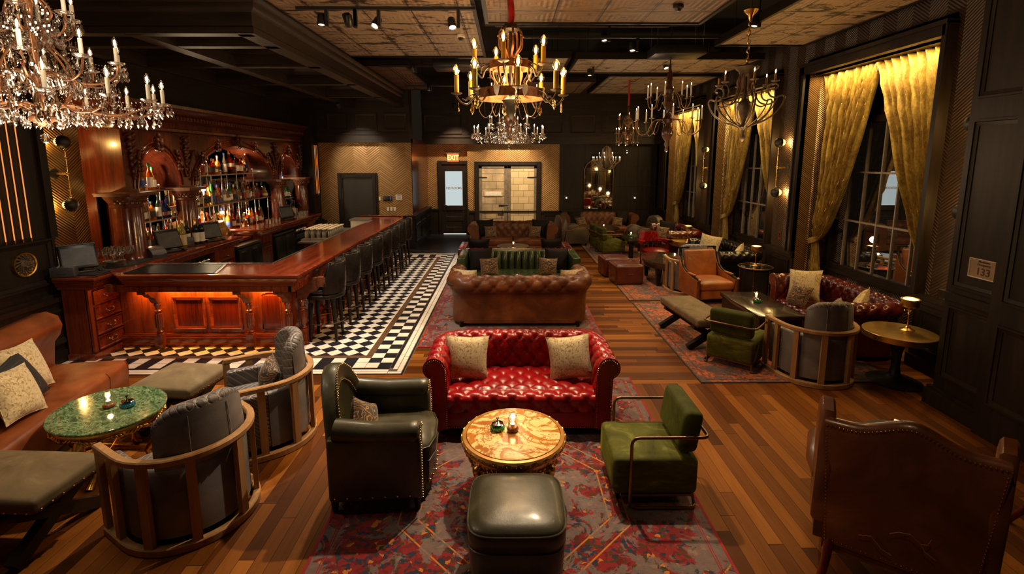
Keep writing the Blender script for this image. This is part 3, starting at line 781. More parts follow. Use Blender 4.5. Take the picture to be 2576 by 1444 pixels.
hd = MB(); hd.tube([(-.2, 22.22, .68), (-.2, 22.17, .7), (-.2, 22.17, .84), (-.2, 22.22, .86)], .012, 6); hd.box(-.36, 22.21, .73, -.14, 22.235, .76); hd.build('door_handle', IRON, d3)
sg = MB(); sg.box(-.83, 22.22, 1.35, -.2, 22.243, 1.52); sg.box(-.79, 22.215, 1.375, -.24, 22.22, 1.495, mi=1); sg.build('grille', [flat('grille_frame', (.6, .45, .28), .5), flat('grille_mesh', (.7, .65, .55), .5, 0, .4, 80)], d3)
# small wall controls
for (x, z, w_, h_, mt, nm, lab, ct) in ((-3.29, 1.53, 0, 0, 0, 0, 0, 0),): pass
cp = thing('control_panel', 'black touch control panel on the chevron wall by the plain door', 'control panel', (-3.51, 18.7, 1.48))
m = MB(); m.rbox((0, 0, 0), (.25, .03, .15), .01, 1); m.build('body', BLACKP, cp); m = MB()
for k in range(4): m.box(.09, -.018, .05-.03*k, .105, -.0155, .055-.03*k)
m.build('indicator_lights', emis('blue_led', (.2, .5, 1), 1.5), cp)
sn = thing('occupancy_sign', 'white sign reading 133 on the chevron wall above three light switches', 'sign', (-3.18, 18.715, 1.52))
MB().box(-.09, -.008, -.075, .09, .012, .075).build('plate', WHITEP, sn); text('133', .075, (0, -.0095, -.025), FR, GREYP, sn, ext=.001); text('MAXIMUM\nOCCUPANCY', .02, (0, -.0095, .045), FR, GREYP, sn, ext=.001)
for k in range(3):
    s_ = thing('light_switch', 'white light switch, %s in the row of three below the 133 sign' % ('leftmost', 'middle one', 'rightmost')[k], 'switch', (-3.51+.1*k, 18.72, 1.175), 0, 'row of wall switches')
    m = MB(); m.box(-.03, -.01, -.055, .03, .008, .055); m.build('plate', WHITEP, s_); m = MB(); m.box(-.012, -.016, -.03, .012, -.01, .03); m.build('rocker', CREAM, s_)
s_ = thing('light_switch', 'narrow white switch left of the black control panel', 'switch', (-3.74, 18.72, 1.48)); m = MB(); m.box(-.025, -.01, -.055, .025, .008, .055); m.build('plate', WHITEP, s_); m = MB(); m.box(-.01, -.016, -.03, .01, -.01, .03); m.build('rocker', CREAM, s_)
sn = thing('occupancy_sign', 'framed cream sign reading 133 on the dark near wall beside the window', 'sign', (4.592, 6.0, 1.565), -pi/2)
# plane faces -X: local -Y -> world -X when rotated -90 deg
MB().box(-.15, -.01, -.095, .15, .01, .095).build('plate', flat('sign_plate', (.30, .2, .12), .5), sn); m = MB(); m.frame(-.15, -.095, .15, .095, .008, -.018, -.01); m.build('plate_frame', WHITEP, sn)
DK = flat('sign_ink', (.03, .02, .015), .6)
text('133', .1, (0, -.0115, -.03), FR, DK, sn, ext=.001); text('Maximum\nOccupancy', .03, (0, -.0115, .055), FR, DK, sn, ext=.001)
ws = thing('wall_switch', 'single brass wall switch between the first two windows', 'switch', (5.19, 12.05, 1.18), -pi/2); MB().box(-.03, -.01, -.08, .03, .01, .08).build('plate', NAILC, ws); MB().box(-.012, -.016, -.04, .012, -.01, .04).build('rocker', BLACKP, ws)
# --- left side: outer wall, pillar with neon and plaque
lf = MB(); lf.box(-6.9, 6.0, 0, -6.35, 19, 5.3); struct('wall_left', lf, CHEVL)
l2 = MB(); l2.box(-6.9, -1.5, 0, -5.95, 7.4, 5.3); struct('wall_left_near', l2, flat('tan_wall', (.30, .17, .08), .6, 0, .2, 2))
l3 = MB(); l3.box(-5.95, -1.5, 0, -5.88, 7.0, .95); l3.box(-5.95, -1.5, .95, -5.82, 7.0, 1.0); struct('trim_7', l3, DARKOAKY)
def neon_pillar(idx, X, y0, y1, near):
    m = MB(); m.box(-6.6, y0, 0, X, y1, 5.3)
    m.box(-6.6, y0-.0, 0, X+.08, y1+.08, .80); m.box(-6.6, y0, .80, X+.12, y1+.12, .86); m.box(-6.6, y0, .86, X+.06, y1+.05, .9); m.box(-6.6, y0, 0, X+.11, y1+.1, .15)
    P = XP(X, -1)
    if near:
        m.frame(y0+.1, 1.03, y1-.1, 1.62, .07, -.05, 0, P); m.frame(y0+.12, .25, y1-.1, .7, .07, -.035, 0, XP(X+.08, -1))
        m.box(X, y0+.02, 1.62, X+.05, y0+.12, 5.2); m.box(X, y1-.13, 1.62, X+.05, y1, 5.2)
    struct('pillar_%d' % idx, m, DARKOAK)
neon_pillar(1, -5.9, 7.05, 8.3, True); neon_pillar(2, -5.42, 18.0, 18.62, False)
for j, (X, ys, za, zb, r_, w_) in enumerate([(-5.88, (7.87, 7.73, 7.6, 7.465, 7.33), 1.61, 4.0, .006, 'near'), (-5.40, (18.2, 18.32, 18.44), 1.6, 3.0, .004, 'far')]):
    for i, y in enumerate(ys):
        t_ = thing('neon_tube', 'thin copper glowing tube on the %s dark pillar, %s of %s counted from the right' % (w_, ORD[i], ('five', 'three')[j]), 'light tube', (X, y, za), 0, 'glowing tubes on the %s pillar' % w_)
        m = MB(); m.tube([(0, 0, .03), (0, 0, zb-za)], r_, 8); m.build('glass_tube', LEDC, t_); m = MB(); m.cyl((0, 0, 0), r_*1.5, .05, 8); m.build('end_cap', NAILC, t_)
def plaque(X, y, z, r, lab):
    o = thing('lion_medallion', lab, 'medallion', (X, y, z), pi/2)   # local -Y -> +X
    Q = T((0, 0, 0), (pi/2, 0, 0))
    m = MB(); m.lathe([(r*.82, 0), (r, 0), (r, .02), (r*.95, .035), (r*.86, .03), (r*.84, .012), (0, .012)], 40, M=Q); m.build('rim', GILT, o)
    m = MB(); rg = random.Random(3)
    for k in range(34):
        a = 2*pi*k/34; rr = r*(.52+.16*(k % 2)); c_ = (rr*cos(a), rr*sin(a)); u = (r*.3*cos(a+.5), r*.3*sin(a+.5))
        m.tube([(c_[0]*.7, c_[1]*.7, .02), (c_[0], c_[1], .035), (c_[0]+u[0]*.6, c_[1]+u[1]*.6, .02)], [r*.06, r*.075, r*.02], 6, Q)
    m.build('mane', PEWTER, o)
    m = MB(); m.ball((0, 0, .02), r*.42, 14, Q, s=(1, 1.15, .55)); m.ball((0, -r*.18, .05), r*.17, 10, Q, s=(1, .9, .8)); m.ball((0, r*.05, .055), r*.1, 8, Q, s=(.7, 1.8, .7))
    for s_ in (-1, 1): m.ball((s_*r*.14, r*.12, .05), r*.055, 8, Q); m.ball((s_*r*.11, -r*.2, .055), r*.1, 8, Q); m.ball((s_*r*.17, r*.2, .045), r*.08, 8, Q, s=(1.5, .6, .8)); m.ball((s_*r*.36, r*.33, .03), r*.1, 8, Q)
    m.ball((0, -r*.36, .04), r*.1, 8, Q, s=(1.2, .7, .8)); m.build('lion_face', PEWTER, o)
plaque(-5.9, 7.7, 1.35, .155, 'round gilt-rimmed lion head medallion on the dark pillar beside the bar chest')
# ================================================================ SEATING
def tuft(u, v):
    a, b = u+v, u-v
    s = (abs(sin(pi*a))*abs(sin(pi*b)))**.36
    da, db = abs(a-round(a)), abs(b-round(b)); d = math.hypot(da, db)
    return .62*s+.38*(1-math.exp(-(d/.16)**2))
def arc(cx, cz, r, a0, a1, n): return [(cx+r*cos(R(a0+(a1-a0)*i/n)), cz+r*sin(R(a0+(a1-a0)*i/n))) for i in range(n+1)]
def resample(pts, step):
    out = [pts[0]]; acc = 0
    for a, b in zip(pts, pts[1:]):
        a = Vector(a); b = Vector(b); L = (b-a).length; n = max(1, round(L/step))
        for i in range(1, n+1): out.append(tuple(a.lerp(b, i/n)))
    return out
def nail_line(pts, r, m, name, parent, step=.022, n=6):
    mb = MB(); P = [Vector(p) for p in pts]; d = 0
    for a, b in zip(P, P[1:]):
        L = (b-a).length
        while d < L: mb.ball(a.lerp(b, d/L if L else 0), r, n); d += step
        d -= L
    o = mb.build(name, m, parent); o['kind'] = 'stuff'; return o
def chesterfield(name, label, cat, loc, rz, m, Wd=1.9, D=.9, H=.78, seat='tuft', roll=.10, sp=.115, group=None, seatz=.43, nails=True, outer=.12, fine=.02, seat_m=None, ncush=2, depth=.032, flat_outer=True, tuft_roll=True):
    """faces local -Y; back at +Y"""
    t = thing(name, label, cat, loc, rz, group)
    th = .11; zc = H-roll
    # profile: (n outward, z, tuftable)
    inner = [(-th/2-.02, seatz-.1), (-th/2-.01, zc-.05), (-th/2+.0, zc)]
    cx = -th/2+roll
    rollp = arc(cx, zc, roll, 180, -60, 14)
    prof = resample(inner+rollp, fine); nt = len(prof)
    low = [(cx+roll*.38, zc-roll*.95), (cx+roll*.3, .42), (cx+roll*.3, .07)]
    full = prof+low
    # path U
    ox = Wd/2-(cx+roll)   # path offset so the roll's outer edge is at Wd/2
    oy = D/2-(cx+roll); rc = .16; yf = -D/2+.02
    path = []
    L1 = oy-rc-yf
    n1 = max(2, round(L1/fine))
    for i in range(n1): path.append(((-ox, yf+L1*i/n1), (-1, 0)))
    k = 10
    for i in range(k): a = pi-(pi/2)*i/k; path.append(((-ox+rc+rc*cos(a), oy-rc+rc*sin(a)), (cos(a), sin(a))))
    n2 = max(2, round((2*ox-2*rc)/fine))
    for i in range(n2): path.append(((-ox+rc+(2*ox-2*rc)*i/n2, oy), (0, 1)))
    for i in range(k): a = pi/2-(pi/2)*i/k; path.append(((ox-rc+rc*cos(a), oy-rc+rc*sin(a)), (cos(a), sin(a))))
    for i in range(n1+1): path.append(((ox, oy-rc-L1*i/n1), (1, 0)))
    S_ = [0]
    for a, b in zip(path, path[1:]): S_.append(S_[-1]+math.dist(a[0], b[0]))
    tot = S_[-1]; nb = round(tot/sp/2)*2
    tl = [0]
    for a, b in zip(prof, prof[1:]): tl.append(tl[-1]+math.dist(a, b))
    rings = []
    for i, ((x, y), (nx, ny)) in enumerate(path):
        u = S_[i]/tot*nb; ring = []
        for j, (n_, z) in enumerate(full):
            dn = dz = 0
            if j < nt:
                v = tl[j]/(sp*.62*2)
                h = tuft(u/1., v)*depth
                e0 = prof[max(0, j-1)]; e1 = prof[min(nt-1, j+1)]
                tx, tz = e1[0]-e0[0], e1[1]-e0[1]; l = math.hypot(tx, tz) or 1
                fade = min(1, (nt-1-j)/5) if not tuft_roll else min(1, (nt-1-j)/2)
                nn, nz = -tz/l, tx/l
                dn, dz = nn*(h-depth)*fade, nz*(h-depth)*fade
            N = n_+dn
            ring.append((x+nx*N, y+ny*N, z+dz))
        rings.append(ring)
    iA = n1+k//2; iB = n1+k+n2+k//2
    for nm, a, b in (('arm', 0, iA), ('backrest', iA, iB), ('arm', iB, len(path)-1)):
        mb = MB(); rr = rings[a:b+1]; mb.loft(rr, caps=False, closed=False)
        if nm == 'arm':
            # scroll front face
            (x, y), (nx, ny) = path[0 if a == 0 else -1]
            fc = [(x+nx*n_, y-.004, z) for n_, z in full]+[(x+nx*(-th/2-.02), y-.004, .1)]
            bk_ = [(p[0], p[1]+.02, p[2]) for p in fc]
            mb.loft([bk_, fc] if nx > 0 else [bk_, fc], caps=True)
            mb.box(min(x, x+nx*(cx+roll*.3)), y, .1, max(x, x+nx*(cx+roll*.3)), y+.02, zc)
        mb.build(nm, m, t, 50)
    if nails:
        for sx in (-1, 1):
            pts = [(sx*(ox-th/2-.005), yf-.008, .12), (sx*(ox-th/2+.0), yf-.008, zc)]+[(sx*(ox+cx+(roll-.018)*cos(R(a))), yf-.008, zc+(roll-.018)*sin(R(a))) for a in range(165, -61, -15)]
            nail_line(pts, .0055, NAILB, 'nail_trim', t, .02)
            nail_line([(sx*(ox+cx+roll*.3-.012), yf-.008, .12), (sx*(ox+cx+roll*.3-.012), yf-.008, zc-roll*.9)], .0055, NAILB, 'nail_trim', t, .02)
    # seat
    xi = ox-th/2-.01; yb = oy-th/2-.0; sm = seat_m or m
    if seat == 'tuft':
        mb = MB(); rf = .07; zb = seatz-.17
        pr = [(yb, seatz-.01), (yf+rf, seatz)]+[(yf+rf-rf*sin(R(a)), seatz-rf+rf*cos(R(a))) for a in range(10, 91, 10)]+[(yf, zb)]
        pr = resample(pr, fine); L = [0]
        for a, b in zip(pr, pr[1:]): L.append(L[-1]+math.dist(a, b))
        nn = round(2*xi/sp); nx = round(2*xi/fine)
        def f(i, j):
            a = pr[max(0, j-1)]; b = pr[min(len(pr)-1, j+1)]; l = math.dist(a, b) or 1; ny, nz = (b[1]-a[1])/l, -(b[0]-a[0])/l
            u = (i/nx*nn); v = L[j]/(sp*.62*2); h = (tuft(u, v)-1)*depth*.8
            bul = .02*(1-(2*i/nx-1)**2)
            return (-xi+2*xi*i/nx, pr[j][0]+ny*h, pr[j][1]+nz*h+(bul if j < len(pr)*.6 else 0))
        mb.grid(lambda a, b: f(round(a*nx), round(b*(len(pr)-1))), nx, len(pr)-1)
        mb.build('seat', sm, t, 60)
        zt = zb
    else:
        w = 2*xi/ncush
        for i in range(ncush):
            mb = MB(); mb.rbox((0, 0, 0), (w-.006, yb-yf+.03, .17), .045, 4, puff=.03)
            o = mb.build('seat_cushion', sm, t, 60); o.location = (-xi+w*(i+.5), (yb+yf)/2-.02, seatz-.085)
        zt = seatz-.17
    mb = MB(); mb.box(-ox, yf+.015, .1, ox, oy, zt); mb.rbox((0, yf+.02, (.1+zt)/2), (2*xi+.0, .04, zt-.1), .012, 2); mb.build('base_rail', m, t)
    if nails: nail_line([(-xi, yf-.003, .115), (xi, yf-.003, .115)], .005, NAILB, 'nail_trim', t, .022)
    for sx in (-1, 1):
        for y in (yf+.09, D/2-.12):
            mb = MB(); mb.lathe([(.022, 0), (.03, .02), (.034, .05), (.028, .08), (.036, .1)], 10); o = mb.build('foot', BLACKWOOD, t); o.location = (sx*(ox-.02), y, 0)
    return t
def pillow(w, h, t_, n=12):
    mb = MB()
    def P(u, v, s):
        x, y = 2*u-1, 2*v-1
        k = max(0, (1-x**2)*(1-y**2))**.42
        px = w/2*x*(1-.10*(1-y*y)*abs(x)**2); py = h/2*y*(1-.10*(1-x*x)*abs(y)**2)
        return (px, s*t_/2*k, py)
    mb.grid(lambda a, b: P(a, b, -1), n, n); mb.grid(lambda a, b: P(1-a, b, 1), n, n)
    return mb
def throw_pillow(label, m, loc, w=.45, rz=0, tilt=-18, roll=0, t_=.16, group=None, n=12, h=None):
    o = pillow(w, h or w, t_, n).build('throw_pillow', m, None, 80, raw=True)
    o.location = (loc[0], loc[1]*YSCALE, loc[2])
    o.rotation_euler = (Matrix.Rotation(rz, 3, 'Z') @ Matrix.Rotation(R(tilt), 3, 'X') @ Matrix.Rotation(R(roll), 3, 'Y')).to_euler()
    tag(o, label, 'cushion', group)
    mb = MB(); k = []
    for i in range(40):
        a = i/40*4; sd = int(a); f = 2*(a-sd)-1
        x, y = ((f, -1), (1, f), (-f, 1), (-1, -f))[sd]
        k.append((w/2*x*(1-.10*(1-y*y)*x*x), 0, (h or w)/2*y*(1-.10*(1-x*x)*y*y)))
    mb.tube(k, .004, 5, closed=True); mb.build('piping', m, o, raw=True)
    return o
# --- centre row
chesterfield('chesterfield_sofa', 'glossy red buttoned leather chesterfield sofa behind the onyx coffee table', 'sofa', (.125, 6.197, 0), 0, RED, 1.84, .92, .80, 'tuft', .105, .165, fine=.0165, depth=.042)
throw_pillow('cream brocade cushion at the left end of the red sofa', BROC, (-.42, 6.171, .64), .44, R(6), -20, 4)
throw_pillow('cream brocade cushion at the right end of the red sofa', BROC, (.62, 6.159, .64), .44, R(-8), -20, -8)
chesterfield('chesterfield_sofa', 'brown leather chesterfield sofa seen from behind, directly beyond the red sofa', 'sofa', (.18, 10.184, 0), pi, BROWNL, 2.36, 1.0, .84, 'cushion', .15, .28, nails=False, fine=.024, depth=.062)
throw_pillow('pale cushion corner peeking over the left arm of the brown sofa seen from behind', BROC, (-.68, 10.222, .66), .42, R(160), -18, 0)
throw_pillow('pale cushion corner peeking over the right arm of the brown sofa seen from behind', BROC, (1.02, 10.222, .66), .42, R(200), -18, 0)
chesterfield('chesterfield_sofa', 'brown leather chesterfield sofa with its buttoned back against the stone door end', 'sofa', (.13, 18.05, 0), 0, BROWNL, 2.5, 1.0, .86, 'cushion', .15, .22, nails=False, fine=.035, depth=.05)
BLKC = 'black square cushion at the %s end of the %s'; PSC = 'small gold paisley cushion, %s side of the %s'
for s_, sd in ((-1, 'left'), (1, 'right')):
    w_ = 'brown sofa by the stone door'
    throw_pillow(BLKC % (sd, w_), CUSHB, (.13+s_*.78, 18.1, .68), .48, 0, -18, s_*4)
    throw_pillow(PSC % (sd, w_), PAIS, (.13+s_*.62, 17.82, .60), .34, 0, -22, s_*4)
def tuxedo(name, label, loc, rz, m, Wd, D, H, group=None):
    t = thing(name, label, 'sofa', loc, rz, group); a = .15
    for s_ in (-1, 1):
        mb = MB(); mb.rbox((s_*(Wd/2-a/2), 0, (H+.1)/2), (a, D, H-.1), .02, 2); mb.build('arm', m, t)
        mb = MB(); y = -D/2; x = s_*(Wd/2-a/2)
        for dx in (-a/2+.012, a/2-.012): mb.tube([(x+dx, y+.0, .12), (x+dx, y, H-.008), (x+dx, D/2, H+.002)], .005, 5)
        mb.build('piping', m, t)
    mb = MB(); mb.rbox((0, D/2-a/2, (H+.1)/2), (Wd-2*a+.01, a, H-.1), .02, 2); mb.build('backrest_frame', m, t)
    mb = MB(); n = 15; w = (Wd-2*a)/n
    for i in range(n):
        x = -Wd/2+a+w*(i+.5); mb.tube([(x, D/2-a-.03, .40), (x, D/2-a-.035, .5), (x, D/2-a-.02, H-.1), (x, D/2-a+.02, H-.03)], [w*.5, w*.52, w*.5, w*.4], 10)
    mb.build('channelled_backrest', m, t, 60)
    mb = MB(); mb.rbox((0, -a/2-.02, .36), (Wd-2*a-.01, D-a, .17), .04, 3, puff=.02); mb.build('seat_cushion', m, t, 60)
    mb = MB(); mb.box(-Wd/2+.05, -D/2+.03, .1, Wd/2-.05, D/2-.02, .28); mb.build('base', m, t)
    for x in (-1, 1):
        for y in (-1, 1): mb = MB(); mb.box(-.03, -.03, 0, .03, .03, .1); o = mb.build('foot', BLACKWOOD, t); o.location = (x*(Wd/2-.1), y*(D/2-.1), 0)
    return t
tuxedo('channel_back_sofa', 'dark green leather square-armed sofa with channelled back facing the camera', (.2, 12.266, 0), 0, GREENS, 2.3, .95, .80)
w_ = 'green channelled sofa'
for s_, sd in ((-1, 'left'), (1, 'right')):
    throw_pillow(BLKC % (sd, w_), CUSHB, (.2+s_*.73, 12.266, .68), .46, 0, -20, s_*4)
    throw_pillow(PSC % (sd, w_), PAIS, (.2+s_*.56, 11.985, .58), .36, 0, -22, s_*4)
tuxedo('channel_back_sofa', 'oxblood leather square-armed sofa back to back with the green channelled sofa', (.15, 13.493, 0), pi, OXBLOOD, 2.36, .95, .80)
for s_, sd in ((-1, 'left'), (1, 'right')):
    throw_pillow('black cushion on the oxblood sofa behind the green one, %s end' % sd, CUSHB, (.15+s_*.78, 13.518, .74), .46, pi, -20, s_*3)
# --- far right alcove
chesterfield('chesterfield_sofa', 'brown buttoned chesterfield sofa under the arched mirror', 'sofa', (3.0, 21.2, 0), 0, BROWNL, 2.5, .95, .86, 'cushion', .13, .2, nails=False, fine=.035, depth=.045)
w_ = 'sofa under the arched mirror'
for s_, sd in ((-1, 'left'), (1, 'right')):
    throw_pillow(BLKC % (sd, w_), CUSHB, (3.0+s_*.8, 21.2, .68), .46, 0, -18, 0)
    throw_pillow(PSC % (sd, w_), PAIS, (3.0+s_*.6, 20.95, .58), .34, 0, -35, s_*10)
# --- right row against the windows (backs to +X)
chesterfield('chesterfield_sofa', 'oxblood buttoned leather chesterfield sofa under the nearest window', 'sofa', (4.74, 9.008, 0), -pi/2, OXBLOOD, 1.9, .95, .80, 'tuft', .11, .17, nails=True, fine=.02, depth=.042, ncush=3)
throw_pillow('large cream brocade cushion on the oxblood sofa under the nearest window', BROC, (4.60, 9.647, .68), .5, R(-60), -18, -8)
throw_pillow('small gold paisley cushion leaning on the large cream cushion', PAIS, (4.42, 9.404, .58), .34, R(-68), -20, 6)
throw_pillow('cream cushion standing on its corner at the near end of the oxblood sofa', BROC, (4.70, 8.280, .66), .42, R(-130), -20, 40)
throw_pillow('small gold paisley cushion half hidden at the near end of the oxblood sofa', PAIS, (4.50, 8.459, .56), .32, R(-115), -22, 8)
chesterfield('chesterfield_sofa', 'black buttoned leather chesterfield sofa under the second window', 'sofa', (4.70, 13.65, 0), -pi/2, BLACKL, 1.9, .98, .80, 'tuft', .12, .16, nails=False, fine=.025, depth=.042)
throw_pillow('large cream brocade cushion on the black sofa', BROC, (4.5, 14.1, .70), .5, R(-50), -16, 6)
throw_pillow('pale triangular cushion corner behind the near arm of the black sofa', BROC, (4.75, 13.0, .66), .4, R(-125), -20, 42)
throw_pillow('small gold paisley cushion tucked by the large cushion on the black sofa', PAIS, (4.3, 13.75, .56), .32, R(-60), -22, -6)
chesterfield('chesterfield_sofa', 'dark red buttoned chesterfield sofa under the farthest window', 'sofa', (4.6, 17.3, 0), -pi/2, OXBLOOD, 1.8, .98, .80, 'tuft', .12, .14, nails=False, fine=.03, depth=.04)
throw_pillow('black square cushion on the dark red sofa under the farthest window', CUSHB, (4.45, 17.8, .68), .46, R(-35), -16, 4)
throw_pillow('small gold paisley cushion on the dark red sofa under the farthest window', PAIS, (4.25, 17.5, .60), .36, R(-30), -20, 6)
# --- barrel chairs with oak frames (local: faces -Y)
def barrel(label, loc, rz, group=None, r=.42, back_h=1.0):
    t = thing('barrel_chair', label, 'armchair', loc, rz, group)
    def U(rr, z, fy=-.28, n=18, zf=None):
        P = [(-rr, fy, z)]+[(-rr, -.12, z)]
        P += [(rr*cos(a), .0+rr*sin(a)*1.0, z) for a in [pi-pi*i/n for i in range(n+1)]]
        P += [(rr, -.12, z), (rr, fy, z)]
        return P
    def ribbon(rr, z, w, h, name):
        pts = U(rr, z); mb = MB(); rings = []
        for i, p in enumerate(pts):
            a = Vector(pts[max(0, i-1)]); b = Vector(pts[min(len(pts)-1, i+1)]); d = (b-a).normalized(); n_ = Vector((-d.y, d.x, 0))
            p = Vector(p); c = .008
            rings.append([p+n_*x+Vector((0, 0, zz)) for x, zz in ((w/2, -h/2+c), (w/2, h/2-c), (w/2-c, h/2), (-w/2+c, h/2), (-w/2, h/2-c), (-w/2, -h/2+c), (-w/2+c, -h/2), (w/2-c, -h/2))])
        mb.loft(rings); return mb.build(name, OAK, t)
    ribbon(r, .665, .055, .045, 'arm_rail'); ribbon(r, .03, .055, .06, 'base_rail')
    spots = [(-r, -.26), (-r, -.06)]+[(r*cos(R(a)), r*sin(R(a))) for a in (150, 112, 68, 30)]+[(r, -.06), (r, -.26)]
    for x, y in spots:
        mb = MB(); a = math.atan2(y, x) if y > 0 else (pi if x < 0 else 0)
        mb.box(-.018, -.03, .05, .018, .03, .65, T((x, y, 0), (0, 0, a))); mb.build('slat', OAK, t)
    # upholstered shell
    ri = r-.035
    def shell(hf, z0, rr0, rr1, a0, a1, m, nm, n=24, top=.06, front=False):
        mb = MB(); rings = []
        for i in range(n+1):
            a = R(a0+(a1-a0)*i/n); h = hf(i/n)
            pr = [(rr1, z0), (rr1, h-top*.4), (rr1-.015, h-.01), ((rr0+rr1)/2, h), (rr0+.015, h-.01), (rr0, h-top*.4), (rr0, z0)]
            rings.append([(q*cos(a), q*sin(a), z) for q, z in pr])
        mb.loft(rings); return mb.build(nm, m, t, 60)
    shell(lambda f: .60, .09, ri-.09, ri, 180, 0, GREYL, 'lower_shell')
    for s_ in (-1, 1):
        mb = MB(); mb.rbox((s_*(ri-.045), -.13, .34), (.09, .28, .5), .025, 2); mb.build('side_panel', QUILT, t)
    def bh(f): return back_h-.015-.10*abs(2*f-1)**4
    shell(bh, .40, ri-.135, ri-.02, 143, 37, QUILT, 'backrest', 24, .08)
    mb = MB(); rings = []
    for i in range(21):
        a = R(142-104*i/20); h = bh(i/20); rings.append([((ri-.012)*cos(a), (ri-.012)*sin(a), .10), ((ri-.004)*cos(a), (ri-.004)*sin(a), .66), ((ri-.018)*cos(a), (ri-.018)*sin(a), h-.05), ((ri-.04)*cos(a), (ri-.04)*sin(a), h-.012)])
    mb.loft(rings, caps=False, closed=False); mb.build('backrest_outer', GREYL, t, 60)
    for da in (110, 70):
        a = R(da); mb = MB(); mb.tube([((ri-.001)*cos(a), (ri-.001)*sin(a), .12), ((ri+.003)*cos(a), (ri+.003)*sin(a), .66), ((ri-.012)*cos(a), (ri-.012)*sin(a), back_h-.09)], .003, 4); mb.build('seam', STITCH, t)
    mb = MB()
    k = [(-.30, -.30), (.30, -.30), (.32, -.05)]+[(.30*cos(R(a)), .02+.26*sin(R(a))) for a in range(10, 171, 16)]+[(-.32, -.05)]
    def ring(s_, z): return [(x*s_, y*s_-.02*(1-s_), z) for x, y in k]
    mb.loft([ring(.97, .30), ring(1, .32), ring(1.0, .42), ring(.97, .445), ring(.6, .46), ring(.2, .465)]); mb.build('seat_cushion', QUILT, t, 60)
    mb = MB(); mb.loft([ring(.98, .09), ring(.98, .31)]); mb.build('seat_base', GREYL, t)
    return t
b0 = barrel('grey leather barrel chair in an oak slat frame nearest the camera, seen from behind', (-2.37, 4.383, 0), R(148)+pi/2, None, .43, 1.02)
dup(b0, (-2.315, 5.711, 0), R(213)+pi/2, 'grey leather barrel chair in an oak frame holding a paisley cushion, by the bar floor')
throw_pillow('gold paisley cushion on the seat of the grey barrel chair', PAIS, (-2.26, 5.750, .60), .30, R(-50), -20, 20)
dup(b0, (3.72, 7.449, 0), R(95)+pi/2, 'grey leather barrel chair in an oak frame near the window, seen from behind')
dup(b0, (3.62, 12.5, 0), R(85)+pi/2, 'grey leather barrel chair with oak slats mostly hidden behind the cognac lounge chair')
# --- dark green club chair
def club():
    t = thing('club_chair', 'dark green leather club chair with arched nail-trimmed back, left of the onyx table', 'armchair', (-1.03, 4.855, 0), R(94))
    w, d = .90, .74   # faces local -Y
    for s_ in (-1, 1):
        mb = MB(); x = s_*(w/2-.085)
        # arm: side panel flaring out under a rolled pad
        mb.rbox((x, -.02, .37), (.15, d-.06, .5), .03, 3)
        mb.build('arm', GREENL, t)
        mb = MB(); P = [(x+s_*.005, -d/2+.02, .62), (x+s_*.005, -d/2+.05, .63), (x, 0, .63), (x-s_*.01, d/2-.1, .66)]
        P = resample(P, .04); mb.tube(P, [.06]+[.092]*(len(P)-1), 16, flat=.85); mb.build('arm_pad', GREENL, t, 70)
        nail_line([(x+s_*.07, -d/2+.004, .14), (x+s_*.075, -d/2+.004, .56)]+[(x+.083*cos(a), -d/2+.012, .62+.065*sin(a)) for a in [(.0 if s_ > 0 else pi)+s_*q*.35 for q in range(0, 10)]], .006, NAILB, 'nail_trim', t, .021)
    # arched back: outline swept with thickness
    out = [(-.40, .12), (-.40, .5), (-.36, .66), (-.29, .80), (-.21, .91), (-.11, .985), (0, 1.01), (.11, .985), (.21, .91), (.29, .80), (.36, .66), (.40, .5), (.40, .12)]
    def curve(x, z): return .30+.06*max(0, z-.4)-.10*(abs(x)/.43)**2
    mb = MB()
    def ring(s_, dy): return [(x*s_, curve(x*s_, z)+dy, .12+(z-.12)*(s_*.5+.5) if s_ > .9 else .12+(z-.12)*s_) for x, z in out]
    rs = [ring(.6, .09), ring(.97, .09), ring(1, .07), ring(1, -.0), ring(.97, -.03), ring(.86, -.03), ring(.84, -.015), ring(.6, -.045), ring(.3, -.05), ring(.05, -.05)]
    mb.loft(rs); mb.build('backrest', GREENL, t, 60)
    for s_, dy, zz in ((.99, -.028, 1), (.85, -.03, 0)):
        nail_line([(x*s_, curve(x*s_, z)+dy, z*.995 if zz else .12+(z-.12)*s_) for x, z in out[1:-1]], .006, NAILB, 'nail_trim', t, .021)
    k = [(-.30, .2), (-.31, -.3), (-.26, -.40), (-.12, -.44), (.12, -.44), (.26, -.40), (.31, -.3), (.30, .2)]
    def r2(s_, z): return [(x*s_, y*s_-.1*(1-s_), z) for x, y in k]
    mb = MB(); mb.loft([r2(.97, .30), r2(1, .32), r2(1.0, .42), r2(.97, .45), r2(.6, .475), r2(.2, .48)]); mb.build('seat_cushion', GREENL, t, 60)
    mb = MB(); mb.tube([(x*1.005, y*1.005, .435) for x, y in k], .006, 6); mb.tube([(x*1.005, y*1.005, .32) for x, y in k], .006, 6); mb.build('piping', GREENL, t)
    mb = MB(); mb.loft([r2(.98, .12), r2(1.0, .31)]); mb.box(-.4, -.3, .13, .4, .3, .3); mb.build('seat_base', GREENL, t)
    nail_line([(x*1.0, y*1.0, .15) for x, y in k[1:-1]], .009, NAILB, 'nail_trim', t, .065)
    for s_ in (-1, 1):
        nail_line([(s_*(w/2-.008), -d/2+.1, .16), (s_*(w/2-.008), d/2-.1, .16)], .009, NAILB, 'nail_trim', t, .09)
        for y in (-d/2+.05, d/2-.08):
            mb = MB(); mb.lathe([(.018, 0), (.03, .1), (.034, .14)], 10); o = mb.build('leg', BLACKWOOD, t); o.location = (s_*.38, y, 0)
club()
